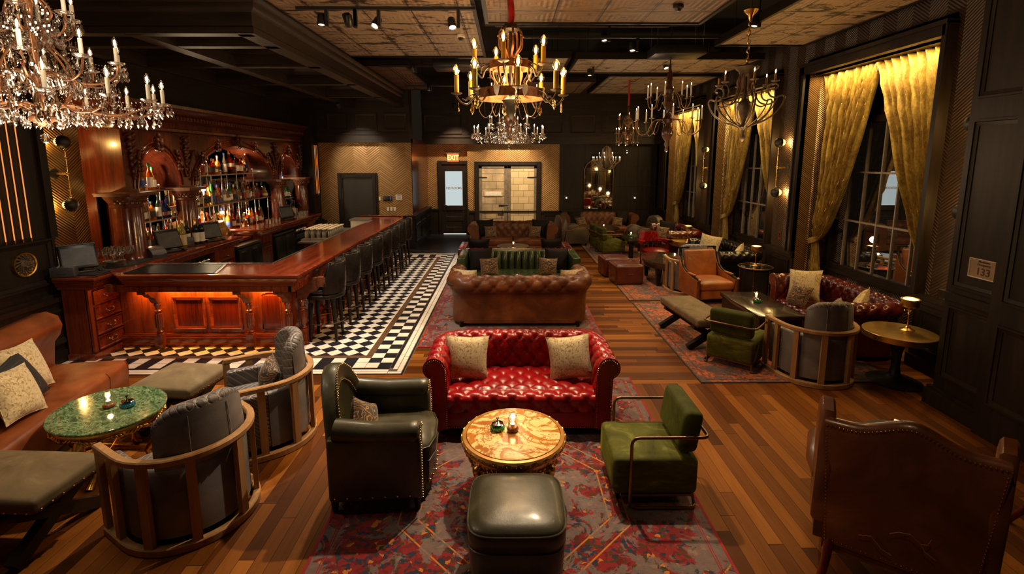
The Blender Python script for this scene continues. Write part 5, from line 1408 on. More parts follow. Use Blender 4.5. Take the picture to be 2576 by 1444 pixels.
def oval_table():
    t = thing('coffee_table', 'dark oval coffee table between the poufs and the black sofa', 'coffee table', (3.40, 13.55, .012))
    mb = MB(); mb.lathe([(0, .36), (.94, .36), (.97, .38), (1, .48), (1, .50), (0, .50)], 40, sx=.50, sy=.74); mb.build('table_top', flat('umber_lacquer', (.05, .032, .018), .15, 0, .3, 4, coat=.5), t)
    for x in (-1, 1):
        for y in (-1, 1): mb = MB(); mb.loft([[(sx*.03, sy*.03, 0) for sx, sy in ((-1, -1), (1, -1), (1, 1), (-1, 1))], [(sx*.06, sy*.06, .36) for sx, sy in ((-1, -1), (1, -1), (1, 1), (-1, 1))]]); o = mb.build('leg', BLACKWOOD, t); o.location = (x*.28, y*.46, 0)
oval_table()
candle('lit candle holder on the dark oval table', (3.58, 13.5, .512), .8); ashtray('turquoise glass ashtray on the dark oval table', (3.42, 13.72, .512), BG)
slab_table('dark square coffee table beside the far green velvet chairs', (3.52, 17.4, .012), 0, .7, 1.2, .5, BLACKWOOD, False)
candle('lit candle holder on the dark table beside the far green chairs', (3.42, 17.6, .512), .8); ashtray('green glass ashtray under the candle light on the dark far table', (3.37, 17.45, .512), GG)
t = thing('coffee_table', 'round dark coffee table in front of the sofa under the arched mirror', 'coffee table', (2.95, 19.75, .012)); mb = MB(); mb.lathe([(0, .46), (.5, .46), (.52, .48), (.51, .5), (0, .5)], 32); mb.build('table_top', BLACKWOOD, t); mb = MB(); mb.lathe([(.32, 0), (.34, .04), (.12, .1), (.1, .4), (.3, .46)], 24); mb.build('pedestal', BLACKWOOD, t)
candle('lit candle holder on the round table under the arched mirror', (2.97, 19.7, .512), .8)
for nm, lab, x, y in (('cocktail_table', 'round dark low table between the green channelled sofa and the brown sofa back', .14, 11.0), ('cocktail_table', 'round dark low table between the oxblood sofa and the far brown sofa', .12, 15.75)):
    t = thing(nm, lab, 'coffee table', (x, y, 0)); mb = MB(); mb.lathe([(0, .44), (.4, .44), (.42, .46), (.41, .48), (0, .48)], 32); mb.build('table_top', BLACKWOOD, t); mb = MB(); mb.lathe([(.25, 0), (.26, .03), (.05, .06), (.05, .4), (.2, .44)], 20); mb.build('pedestal', BLACKWOOD, t)
candle('lit glass candle holder peeking over the brown sofa seen from behind', (.16, 11.05, .48), .5); candle('lit candle glowing over the back of the green channelled sofa', (.13, 15.7, .48), 1)
# end tables with lamps
def lamp(label, loc, first=[None]):
    if first[0] is None:
        t = thing('table_lamp', label, 'lamp', loc)
        mb = MB(); mb.lathe([(.075, 0), (.075, .008), (.06, .014), (.035, .03), (.03, .045), (.012, .055), (0, .056)], 24); mb.build('base', BRASS, t)
        mb = MB(); mb.lathe([(.009, .05), (.009, .19), (.018, .2), (.012, .22), (.022, .235), (.03, .25), (.012, .26), (.01, .29)], 14); mb.build('stem', BRASS, t)
        mb = MB(); mb.tube([(0, 0, .245), (-.05, 0, .245)], .006, 6); mb.ball((-.055, 0, .245), .011, 8); mb.build('switch', BRASS, t)
        mb = MB(); mb.lathe([(.02, .285), (.085, .29), (.092, .30), (.092, .36), (.098, .365), (.098, .38), (.085, .385), (.078, .378), (.078, .30)], 28); mb.build('lamp_shade', BRASSD, t)
        mb = MB(); mb.lathe([(0, .374), (.077, .374)], 24); mb.build('diffuser', emis('lamp_diffuser', (1, .68, .3), 6, True), t)
        first[0] = t; return t
    return dup(first[0], loc, 0, label)
def pedestal_table(label, loc, r, z, rim=.07):
    t = thing('side_table', label, 'side table', loc)
    mb = MB(); mb.lathe([(0, z-rim), (r-.004, z-rim), (r, z-rim+.004), (r, z-.004), (r-.004, z), (0, z)], 48); mb.build('table_top', BRASSD, t)
    mb = MB(); rg = random.Random(5); mb.lathe([(.28, 0), (.29, .01), (.24, .025), (.10, .05), (.06, .10), (.045, .2), (.05, .35), (.07, .45), (.12, z-rim)], 20); mb.build('pedestal', IRON, t, 60)
    return t
pedestal_table('round brushed brass side table on a dark trunk pedestal by the right pillar', (4.60, 7.181, 0), .37, .62)
lamp('small brass table lamp on the nearest round brass side table', (4.72, 7.232, .62))
pedestal_table('round brushed brass side table between the black and dark red window sofas', (4.44, 15.85, 0), .34, .60, .12)
lamp('small brass table lamp on the brass side table between the black and dark red sofas', (4.48, 15.75, .60))
t = thing('side_table', 'round dark drum side table with bronze legs between the black and oxblood sofas', 'side table', (4.65, 11.75, 0))
mb = MB(); mb.lathe([(0, .60), (.30, .60), (.305, .615), (0, .615)], 32); mb.build('table_top', flat('black_glass', (.01, .01, .01), .06), t)
mb = MB(); mb.tube([(.30*cos(a), .30*sin(a), .62) for a in [2*pi*k/32 for k in range(32)]], .012, 8, closed=True); mb.tube([(.28*cos(a), .28*sin(a), .12) for a in [2*pi*k/32 for k in range(32)]], .008, 6, closed=True); mb.build('rim', BRONZE, t, 60)
for k in range(6): a = 2*pi*k/6; mb = MB(); mb.tube([(.29*cos(a), .29*sin(a), 0), (.29*cos(a), .29*sin(a), .61)], [.012]*2, 8); mb.ball((.29*cos(a), .29*sin(a), .3), .018, 8); mb.build('leg', BRONZE, t, 60)
mb = MB(); mb.lathe([(.27, .02), (.27, .58)], 32); mb.build('drum', BLACKP, t)
lamp('small brass table lamp on the dark drum side table', (4.68, 11.85, .62))
for x, y, z in ((4.72, 7.232, 1.12), (4.68, 11.85, 1.12), (4.48, 15.75, 1.1)): light('POINT', (x, y, z), 2.5, (1, .62, .28), .06)
t = thing('corner_table', 'small dark table with a candle beyond the antique wing chair', 'side table', (3.02, 4.536, 0)); mb = MB(); mb.lathe([(0, .5), (.23, .5), (.24, .52), (0, .54)], 28); mb.build('table_top', BLACKWOOD, t); mb = MB(); mb.lathe([(.2, 0), (.05, .05), (.04, .45), (.15, .5)], 14); mb.build('pedestal', BLACKWOOD, t)
candle('lit candle glass peeking over the back of the antique wing chair', (2.93, 4.472, .54), .4)
t = thing('painter_tape', 'scrap of blue tape stuck to the dark panelling beneath the brass table', 'tape', (5.163, 7.55, .36)); mb = MB(); mb.prism([(-.07, -.03), (-.02, -.02), (.03, -.09), (.07, -.05), (.03, 0), (.05, .06), (.0, .05), (-.03, .09), (-.04, .02)], 0, .004, Matrix(((0, 0, -1, 0), (-1, 0, 0, 0), (0, 1, 0, 0), (0, 0, 0, 1)))); mb.build('scrap', flat('blue_tape', (.12, .28, .42), .6), t)
t = thing('floor_outlet', 'small round brass floor outlet cover on the rug edge by the pedestal table', 'outlet', (4.25, 7.347, .013)); mb = MB(); mb.lathe([(.03, 0), (.03, .003), (0, .004)], 16); mb.build('cover', BRASS, t)
# ================================================================ CHANDELIERS
def bulb(c, h=.09, r=.028, glow=GLOWY, parent=None, g=BULBG):
    pass
def flame_bulb(mb_g, mb_f, c, h, r):
    x, y, z = c
    mb_g.lathe([(r*.4, 0), (r, h*.35), (r*.9, h*.6), (r*.35, h*.88), (0, h)], 10, c)
    mb_f.lathe([(r*.12, h*.1), (r*.42, h*.35), (r*.38, h*.6), (0, h*.72)], 8, c)
def torch(parent, c, ch, cr, bh, br, wax, glow, name='candle', gl=True):
    mb = MB(); mb.cyl(c, cr, ch, 10); o = mb.build(name, wax, parent)
    g = MB(); f = MB(); flame_bulb(g, f, (c[0], c[1], c[2]+ch), bh, br)
    if gl: g.build('bulb', BULBG, o)
    f.build('filament', glow, o)
def iron_chandelier():
    t = thing('chandelier', 'rusted iron two-ring chandelier with thick yellow candle sleeves hung on a red cloth cord', 'chandelier', (.03, 7.4, 0))
    def hoop(r, z0, z1, m, nm):
        mb = MB(); n = 48; k = [(r, z0), (r+.006, z0), (r+.006, z1), (r, z1)]
        mb.loft([[(q*cos(2*pi*i/n), q*sin(2*pi*i/n), z) for q, z in k] for i in range(n)]+[[(q, 0, z) for q, z in k]], caps=False); mb.build(nm, m, t, 60)
    hoop(.23, 3.60, 3.68, RUST, 'upper_hoop'); hoop(.37, 3.28, 3.38, RUST, 'lower_hoop')
    for k in range(8):
        a = 2*pi*k/8+.2; c, s_ = cos(a), sin(a)
        mb = MB(); mb.tube([(r*c, r*s_, z) for r, z in ((.05, 4.06), (.11, 4.02), (.13, 3.97), (.13, 3.84), (.07, 3.76), (.07, 3.70), (.16, 3.64), (.235, 3.60), (.22, 3.52), (.18, 3.45), (.26, 3.36), (.37, 3.33))], .014, 6, flat=.5, cr=4); mb.build('strap', RUST, t, 60)
        mb = MB(); mb.ball((.137*c, .137*s_, 3.95), .014, 8); mb.build('boss', NAILB, t)
    mb = MB(); mb.lathe([(.02, 4.09), (.08, 4.07), (.1, 4.02), (.07, 4.0)], 20); mb.lathe([(.018, 3.1), (.018, 4.08)], 10); mb.lathe([(.0, 2.98), (.015, 3.0), (.025, 3.03), (.012, 3.06), (.035, 3.09), (.06, 3.15), (.05, 3.2), (.1, 3.27), (.09, 3.27), (.04, 3.31)], 20); mb.build('stem', IRON, t, 60)
    mb = MB(); mb.tube([(.012*sin(q*1.3), .01*cos(q), 4.06+q*.1) for q in range(0, 13)], [.03, .034, .036, .034, .036, .033, .036, .034, .035, .034, .036, .034, .034], 8); mb.build('red_cloth_cord', flat('red_cloth', (.55, .02, .012), .7, 0, .4, 12), t, 60)
    def arm(a, r0, z0, r1, z1, ch, cr, bh, br):
        c, s_ = cos(a), sin(a)
        mb = MB(); mb.tube([(r*c, r*s_, z) for r, z in ((r0, z0), (r0+.06, z0-.06), ((r0+r1)/2, z1-.11), (r1-.05, z1-.09), (r1, z1-.03), (r1, z1))], .010, 6, cr=4); mb.tube([(r*c, r*s_, z) for r, z in ((r0, z0+.02), (r0+.09, z0-.02), ((r0+r1)/2+.01, z1-.07), (r1-.06, z1-.05))], .007, 6, cr=4); mb.build('arm', PEWTER, t, 60)
        mb = MB(); mb.lathe([(.012, -.015), (.04, -.008), (.06, .004), (.062, .010), (.02, .008)], 18, (r1*c, r1*s_, z1)); mb.build('drip_pan', PEWTER, t)
        torch(t, (r1*c, r1*s_, z1+.008), ch, cr, bh, br, WAXY, GLOWY)
    for k in range(8): arm(2*pi*k/8+.12, .37, 3.33, .60, 3.33, .19, .027, .125, .042)
    for k in range(5): arm(2*pi*k/5+.75, .23, 3.64, .40, 3.62, .18, .026, .125, .042)
    for k in range(8):
        a = 2*pi*k/8+.12; M = T((.58*cos(a), .58*sin(a), 3.2), (pi/2, 0, a*1.0+pi/2))
        mb = MB(); mb.tube([(.03*cos(b), .04*sin(b), 0) for b in [2*pi*q/14 for q in range(14)]], .005, 5, M, closed=True); mb.tube([(.014*cos(b), .026*sin(b), 0) for b in [2*pi*q/10 for q in range(10)]], .0035, 5, M, closed=True); mb.tube([(0, .04, 0), (0, .085, 0)], .004, 5, M); mb.lathe([(.012, -.04), (.006, -.055), (0, -.07)], 6, (.58*cos(a), .58*sin(a), 3.2)); mb.build('pendant_medallion', BRASS, t, 60)
    for k in range(4):
        a = -pi/2+(k-1.5)*pi/4*1.0; M = T((.385*cos(a), .385*sin(a), 3.335), (pi/2, 0, a+pi/2))
        mb = MB(); P = [(-.035, .05), (0, .06), (.035, .05), (.03, 0), (.02, -.035), (0, -.055), (-.02, -.035), (-.03, 0)]; mb.prism(P, -.006, .006, M); mb.build('glass_shield', flat('shield_glass', (.45, .4, .3), .2, .3), t)
    return t
iron_chandelier()
def crystal_chandelier(label, loc, s, arms, small=False, copper=True):
    """loc = centre of lowest arm plane"""
    t = thing('crystal_chandelier', label, 'chandelier', loc); t.scale = (s, s, s)
    COP = flat('rose_copper', (.42, .19, .09), .35, .6, .2) if copper else BRONZE
    mb = MB(); mb.lathe([(0, -.12), (.03, -.10), (.09, -.06), (.10, -.03), (.05, 0), (.02, .05), (.05, .12), (.025, .2), (.06, .3), (.02, .4), (.04, .55), (.02, .8), (.05, .95), (.015, 1.1)], 16); mb.build('stem', COP, t, 60)
    drops = []
    rg = random.Random(11)
    def arm(a, r1, z0, z1, ch):
        c, s_ = cos(a), sin(a)
        mb = MB(); mb.tube([(r*c, r*s_, z) for r, z in ((.05, z0), (r1*.3, z0+.02), (r1*.5, z0-.05), (r1*.75, z0-.06), (r1*.95, z0), (r1, z1-.04), (r1, z1))], .009, 6, cr=4); mb.build('arm', COP if not small else CRYT, t, 60)
        mb = MB(); mb.lathe([(.01, -.012), (.04, -.008), (.065, .008), (.07, .018), (.055, .006), (.012, .0)], 12, (r1*c, r1*s_, z1)); mb.build('glass_pan', CRYT, t)
        torch(t, (r1*c, r1*s_, z1), ch, .0165, .105, .023, CREAM, GLOWC, gl=not small)
        for k in range(6): b = 2*pi*k/6+a; drops.append((r1*c+.065*cos(b), r1*s_+.065*sin(b), z1-.005))
        for f in (.45, .7, .9): drops.append((r1*f*c, r1*f*s_, z0-.06))
        if not small:
            for f in (.3, .42, .55, .62, .8, .95): drops.append((r1*f*c+.04*s_, r1*f*s_-.04*c, z0-.05)); drops.append((r1*f*c-.05*s_, r1*f*s_+.05*c, z0-.02+.1*f))
    for r1, n, z0, z1, off in arms:
        for k in range(n): arm(2*pi*k/n+off, r1, z0, z1, .15)
    for i in range(6):
        a = 2*pi*i/6+.3; c, s_ = cos(a), sin(a)
        mb = MB(); mb.tube([(r*c, r*s_, z) for r, z in ((.06, .02), (.20, .1), (.27, .28), (.24, .45), (.12, .62), (.10, .75), (.17, .86), (.12, .98), (.03, 1.05))], .010, 6, cr=4); mb.build('scroll_rib', COP, t, 60)
    for k in range(0 if small else 60): a = rg.random()*6.28; q = rg.random(); drops.append(((.12+.25*(1-q))*cos(a), (.12+.25*(1-q))*sin(a), q*.95+.02))
    for k in range(10): a = 2*pi*k/10; drops.append((.13*cos(a), .13*sin(a), -.03)); drops.append((.26*cos(a+.3), .26*sin(a+.3), .02)); drops.append((.2*cos(a), .2*sin(a), .42)); drops.append((.16*cos(a), .16*sin(a), .84))
    dm = MB(); dm.lathe([(0, 0), (.005, -.012), (.009, -.02), (.005, -.03), (.012, -.045), (.023, -.07), (.019, -.088), (.0, -.108)], 6, sy=.5); me = dm.mesh('crystal_drop', CRYS, 5)
    drops.sort(key=lambda p: p[1]-.3*p[2])
    nP = 96 if not small else 60
    for p in drops[:nP]:
        o = bpy.data.objects.new('crystal_drop', me); C.objects.link(o); o.parent = t; o.location = p; o.rotation_euler = (0, 0, rg.random()*3); k = .95+.5*rg.random(); o.scale = (k, k, k)
    mb = MB()
    for p in drops[nP:]: mb.lathe([(0, 0), (.009, -.02), (.005, -.03), (.023, -.07), (.019, -.088), (.0, -.108)], 6, p, sy=.5)
    # bead garlands
    def gar(p, q, sag, n):
        p = Vector(p); q = Vector(q)
        for i in range(n+1):
            f = i/n; c_ = p.lerp(q, f); c_.z -= sag*4*f*(1-f); mb.lathe([(0, -.007), (.0065, 0), (0, .007)], 5, c_)
    for r1, n, z0, z1, off in arms:
        for k in range(n):
            a, b = 2*pi*k/n+off, 2*pi*(k+1)/n+off
            gar((r1*cos(a), r1*sin(a), z1), (r1*cos(b), r1*sin(b), z1), .1, 14 if not small else 7)
            gar((r1*cos(a), r1*sin(a), z1), (.1*cos(a), .1*sin(a), z1+.25), .10, 22 if not small else 8)
    for k in range(12):
        a = 2*pi*k/12; gar((.17*cos(a), .17*sin(a), .84), (.27*cos(a+.2), .27*sin(a+.2), .35), .02, 20 if not small else 6); gar((.10*cos(a), .10*sin(a), .70), (.22*cos(a+.2), .22*sin(a+.2), .1), .02, 20 if not small else 6)
        gar((.17*cos(a), .17*sin(a), .84), (.03*cos(a), .03*sin(a), 1.04), .03, 10)
    o = mb.build('bead_garlands', CRYT, t, 5); o['kind'] = 'stuff'
    mb = MB(); mb.lathe([(0, -.27), (.028, -.25), (.036, -.22), (.028, -.19), (0, -.175)], 8); mb.tube([(0, 0, -.18), (0, 0, -.1)], .003, 4); mb.build('finial_ball', CRYS, t, 5)
    mb = MB(); mb.tube([(0, 0, 1.08), (0, 0, (5.25-loc[2])/s)], .008, 6); mb.build('suspension_rod', COP, t)
    return t
crystal_chandelier('large crystal chandelier with copper arms hanging at the upper left', (-3.13, 4.45, 2.92), .74, [(.92, 14, .06, .12, .1), (.62, 10, .34, .46, .3), (.32, 6, .74, .86, 0)])
crystal_chandelier('crystal chandelier with many small candles beyond the iron ones, above the centre sofas', (.02, 14.0, 3.05), .84, [(.88, 14, .06, .10, .1), (.5, 8, .24, .36, .3)], True)
def wood_chandelier(label, loc, z0, H, arms, turned, candlec, ch=.14, metal=BRONZE, cr=.013, col=None):
    t = thing('chandelier', label, 'chandelier', (loc[0], loc[1], 0))
    mb = MB(); mb.lathe([(r, z0+z*H) for r, z in turned], 20); mb.build('turned_stem', col or TURNED, t, 60)
    for r1, n, za, zc, off in arms:
        for k in range(n):
            a = 2*pi*k/n+off; c, s_ = cos(a), sin(a)
            zl = za-.16
            mb = MB(); mb.tube([(r*c, r*s_, z) for r, z in ((.05, za), (.10, za+.05), (r1*.42, za+.04), (r1*.55, za-.06), (r1*.62, zl), (r1*.8, zl-.06), (r1*.96, zl+.02), (r1, za-.02), (r1, zc))], .008, 6, cr=4); mb.build('arm', metal, t, 60)
            mb = MB(); mb.lathe([(.01, -.01), (.045, 0), (.046, .006), (.01, .004)], 12, (r1*c, r1*s_, zc)); mb.build('drip_pan', metal, t)
            torch(t, (r1*c, r1*s_, zc), ch, cr, .06, .014, candlec, GLOWC, gl=False)
    mb = MB(); mb.tube([(0, 0, z0+H*.98), (0, 0, 5.25)], .012, 6); mb.build('suspension_rod', IRON, t)
    return t
TURN = [(0, 0), (.03, .02), (.02, .06), (.05, .10), (.03, .13), (.09, .19), (.11, .24), (.08, .30), (.035, .33), (.07, .36), (.11, .40), (.06, .43), (.05, .5), (.09, .56), (.12, .60), (.06, .63), (.05, .7), (.09, .75), (.04, .8), (.05, .9), (.02, 1)]
wood_chandelier('dark turned-wood chandelier with curved wire arms just beyond the iron one', (.03, 11.0), 2.98, 1.25, [(.52, 8, 3.52, 3.60, .2), (.36, 4, 3.85, 3.92, .5)], TURN, CREAM, .16)
wood_chandelier('two-tier turned dark wood chandelier with white candles right of centre', (2.93, 12.0), 2.74, 1.5, [(.58, 10, 3.28, 3.32, .15), (.38, 8, 3.74, 3.72, .3)], TURN, CREAM, .20, BRONZE, .015)
t = wood_chandelier('small bronze chandelier with crystal drops on a red cord, far right of centre', (2.93, 16.0), 2.95, .95, [(.27, 9, 3.22, 3.24, .1), (.23, 6, 3.56, 3.58, .4)], TURN, WAXB, .09, BRONZE, .012, BRONZE)
mb = MB()
for k in range(9):
    a = 2*pi*k/9+.1; mb.lathe([(0, -.28), (.025, -.25), (.02, -.2), (0, -.17)], 6, (.27*cos(a), .27*sin(a), 3.22))
mb.lathe([(0, -.35), (.03, -.32), (.02, -.28), (0, -.25)], 6, (0, 0, 3.1)); mb.build('crystal_drops', CRYT, t, 5)
mb = MB(); mb.tube([(0, 0, 3.9), (.01, 0, 4.1), (0, 0, 4.3), (.01, 0, 4.5)], .022, 8); mb.build('red_cloth_cord', flat('red_cloth_far', (.4, .01, .01), .7), t)
def basket_chandelier(label, loc):
    t = thing('chandelier', label, 'chandelier', (loc[0], loc[1], 0)); z0 = loc[2]
    mb = MB(); mb.lathe([(0, z0), (.03, z0+.05), (.1, z0+.07), (.12, z0+.1), (.1, z0+.6), (.04, z0+.72)], 16); mb.build('core', PEWTER, t, 60)
    for k in range(10):
        a = 2*pi*k/10; c, s_ = cos(a), sin(a)
        mb = MB(); mb.tube([(r*c, r*s_, z0+z) for r, z in ((.03, .02), (.2, .06), (.3, .18), (.42, .28), (.40, .32))], .013, 6); mb.tube([(r*c, r*s_, z0+z) for r, z in ((.30, .2), (.2, .3), (.14, .5), (.13, .65), (.05, .72))], .016, 6, flat=.6); mb.build('strap', flat('weathered_wood', (.22, .15, .09), .7), t, 60)
        torch(t, (.42*c, .42*s_, z0+.29), .08, .012, .06, .015, CREAM, GLOWC, gl=False)
    for k in range(5):
        a = 2*pi*k/5+.4; torch(t, (.22*cos(a), .22*sin(a), z0+.40), .10, .012, .06, .015, CREAM, GLOWC, gl=False)
    mb = MB(); mb.tube([(0, 0, z0+.7), (0, 0, 5.25)], .008, 6); mb.build('suspension_rod', IRON, t)
basket_chandelier('weathered basket chandelier with candle bulbs in front of the arched mirror', (3.04, 20.0, 2.28))
def scroll_chandelier():
    t = thing('chandelier', 'weathered iron scroll-arm chandelier with fluted urn and brown candles near the first window', 'chandelier', (3.06, 8.5, 0))
    mb = MB(); mb.lathe([(0, 2.84), (.02, 2.86), (.04, 2.90), (.02, 2.95), (.03, 3.0), (.06, 3.03), (.02, 3.08), (.03, 3.12), (.06, 3.2), (.08, 3.28), (.08, 3.34), (.055, 3.36), (.02, 3.40), (.035, 3.46), (.012, 3.5), (.012, 3.74)], 20); mb.build('fluted_urn', PEWTER, t, 60)
    mb = MB(); mb.lathe([(.06, 3.66), (.09, 3.70), (.10, 3.73), (.14, 3.76), (.145, 3.78), (.10, 3.80), (.04, 3.81), (.0, 3.84)], 24); mb.build('crown', PEWTER, t, 60)
    for k in range(8):
        a = 2*pi*k/8; M = T((.08*cos(a), .08*sin(a), 3.55), (0, 0, a)); mb = MB(); mb.tube([(.0, 0, .15), (.03, 0, .05), (.02, 0, -.03), (.05, 0, -.08)], [.008, .026, .02, .004], 6, M, flat=.5); mb.build('acanthus_leaf', flat('aged_leaf_bronze', (.16, .085, .05), .5, .4, .4), t, 60)
    for k in range(6):
        a = 2*pi*k/6+.35; c, s_ = cos(a), sin(a)
        mb = MB()
        mb.tube([(r*c, r*s_, z) for r, z in ((.02, 3.0), (.10, 3.05), (.24, 3.10), (.38, 3.2), (.46, 3.34), (.44, 3.40), (.36, 3.38), (.30, 3.40), (.27, 3.46), (.29, 3.53), (.35, 3.55), (.38, 3.51), (.35, 3.48))], .011, 6, cr=4)
        mb.tube([(r*c, r*s_, z) for r, z in ((.04, 3.02), (.2, 3.12), (.33, 3.26), (.39, 3.40))], .008, 6, cr=4)
        mb.tube([(r*c, r*s_, z) for r, z in ((.08, 3.72), (.08, 3.6), (.11, 3.45), (.18, 3.33), (.28, 3.30), (.35, 3.33))], .010, 6, cr=4)
        mb.build('scroll_arm', PEWTER, t, 60)
        mb = MB(); mb.lathe([(.01, -.02), (.03, -.012), (.05, .0), (.05, .006), (.01, .002)], 14, (.34*c, .34*s_, 3.58)); mb.build('drip_pan', PEWTER, t)
        if k == 2: mb = MB(); mb.cyl((.34*c, .34*s_, 3.58), .013, .09, 10); mb.build('candle', WAXB, t)
        else: torch(t, (.34*c, .34*s_, 3.58), .09, .013, .065, .016, WAXB, GLOWC)
    mb = MB()
    for k in range(9):
        M = T((0, 0, 3.87+.055*k), (0, pi/2 if False else 0, (k % 2)*pi/2)); mb.tube([(.016*cos(b), 0, .035*sin(b)) for b in [2*pi*q/10 for q in range(10)]], .005, 5, M, closed=True)
    mb.build('chain', BRASS, t, 60)
    mb = MB(); mb.lathe([(.02, 4.34), (.03, 4.4), (.07, 4.44), (.09, 4.47), (.0, 4.48)], 18); mb.tube([(0, 0, 4.46), (0, 0, 5.25)], .01, 6); mb.build('canopy', BRASS, t, 60)
scroll_chandelier()
# ================================================================ SCONCES, CURTAINS, MIRROR, TRACKS
def sconce(label, loc, rz, half=.46, rev=False):
    """local wall plane XZ, projecting to -Y; globe side toward +X local"""
    t = thing('wall_sconce', label, 'wall light', loc, rz)
    s_ = -1 if rev else 1
    mb = MB(); mb.lathe([(.075, 0), (.075, .012), (.05, .03), (.0, .035)], 20, M=T((0, 0, 0), (pi/2, 0, 0))); mb.build('backplate', IRON, t)
    D = -.19
    mb = MB(); mb.tube([(0, -.02, 0), (0, D, 0)], .012, 8); mb.ball((0, D, 0), .024, 10); mb.tube([(0, D, -half+.07), (0, D, half-.07)], .008, 8)
    for k in range(-3, 4): mb.ball((0, D, k*half*.25), .013, 8, s=(1, 1, 1.6))
    mb.build('stem', BRASS, t, 60)
    for z in (-half, half):
        mb = MB(); Q = T((0, D, z), (-pi/2, 0, 0))
        mb.lathe([(0, -.07), (.05, -.06), (.078, -.035), (.09, 0), (.088, .03), (.078, .03)], 20, M=Q)
        for k in range(20): a = 2*pi*k/20; mb.ball((.088*cos(a), .088*sin(a), .03), .009, 5, Q)
        mb.build('lamp_shade', IRON, t, 60)
        mb = MB(); mb.ball((0, D+.055, z), .062, 14); mb.build('globe', GLOBE, t, 60)
    return t
# right wall: wall faces -X => local -Y -> world -X : rz=-90 ; local +X -> world -Y (towards camera)
sconce('two-globe brass rod wall light on the pier between the first two windows', (5.2, 12.0, 2.46), -pi/2)
sconce('two-globe brass rod wall light on the pier between the farther two windows', (5.2, 16.55, 2.40), -pi/2)
sconce('two-globe wall light half hidden behind the dark near wall on the right', (5.2, 7.02, 2.52), -pi/2, .48)
sconce('two-globe brass rod wall light between the dark pillar and the back bar', (-6.25, 8.95, 2.42), pi/2, .43, True)
def curtains(a, b, idx):
    X = 5.48; zt = 4.03; mid = b-(b-a)*.48
    nm = ('nearest', 'middle', 'farthest')[idx]
    fo = lambda u, n: 1.6*abs(sin(u*n*pi))**.7-.8
    def cloth(name, label, f, nu=150, nv=60):
        mb = MB(); mb.grid(f, nu, nv); o = mb.build('drape', CURT, None, 80); md = o.modifiers.new('thick', 'SOLIDIFY'); md.thickness = .006; o.name = 'drape'
        t = thing('curtain', label, 'curtain', (0, 0, 0), 0, None); o.parent = t; return t
    # far panel: top from mid to b, gathered at tie (y=b-.12,z=1.22) then falls
    zt_ = 1.22
    def f1(u, v):
        z = zt+(.08-zt)*v
        yb = b-.06-.02*v; w0 = b-.06-mid
        if z > zt_:
            g = (z-zt_)/(zt-zt_); w = .13+(w0-.13)*(g**.62); yo = yb-.03*(1-g)
        else:
            g = (zt_-z)/zt_; w = .13+.13*min(1, g*2.2)
            yo = yb-.0
        amp = .078*min(1, w/.6+.25)
        y = yo-w*u
        k = fo(u+.02*sin(v*5), 13)
        return (X+amp*k+.02*sin(u*37), y+.2*amp*sin(u*22*pi*1+1)*(w/w0), z)
    t = cloth('curtain', 'gold crushed velvet curtain tied back at the far side of the %s window' % nm, f1)
    mb = MB(); c = (X, b-.15, zt_)
    P = [(X+.10*cos(q), b-.155+.115*sin(q), zt_+.05*cos(q+.6)) for q in [2*pi*k/20 for k in range(20)]]
    rings = []
    for k in range(21):
        p = P[k % 20]; rings.append([(p[0]*1+dx*cos(2*pi*k/20), p[1]+dx*sin(2*pi*k/20), p[2]+dz) for dx, dz in ((0, -.05), (.008, -.05), (.014, 0), (.008, .05), (0, .05))])
    mb.loft(rings, caps=False); mb.build('tieback', CURT, t, 70)
    mb = MB(); mb.tube([(X+.02, b-.12, zt_+.02), (X+.03, b-.02, zt_+.12), (5.74, b-.0, zt_+.16)], [.04, .06, .03], 8, flat=.4); mb.build('tieback_strap', CURT, t, 70)
    def f2(u, v):
        z = zt+(.08-zt)*v; w0 = mid-a+.02; z2 = 1.05
        if z > z2: g = (z-z2)/(zt-z2); w = .16+(w0-.16)*g**.8
        else: w = .16+.1*(z2-z)/z2
        y = a+.05+w*u; amp = .078*min(1, w/.6+.25)
        return (X+amp*fo(u+.02*sin(v*4), 10)+.015*sin(u*31), y, z)
    cloth('curtain', 'gold crushed velvet curtain drawn to the near side of the %s window' % nm, f2)
for x_, y_, z_, h_ in ((5.16, 12.0, 2.46, .46), (5.16, 16.55, 2.40, .46), (5.16, 7.02, 2.52, .48), (-6.31, 8.95, 2.42, .43)):
    for s_ in (-1, 1): light('POINT', (x_+(-.01 if x_ > 0 else .01), y_, z_+s_*h_), 15, (1, .55, .15), .03)
for i, (a, b) in enumerate(WO): curtains(a, b, i)
for i, (a, b) in enumerate(WO):
    light('AREA', (5.34, (a+b)/2, 4.02), 60, (1, .70, .26), rot=(0, R(-6), 0), sx=.04, sy=(b-a-.3)*YSCALE)
for i, (y_, p_) in enumerate(((9.6, 150), (14.4, 130), (19.0, 110))):
    light('SPOT', (4.2, y_-.4, 4.45), p_*.22, GOLD, .05, (5.5, y_+.1, 2.9), 88)
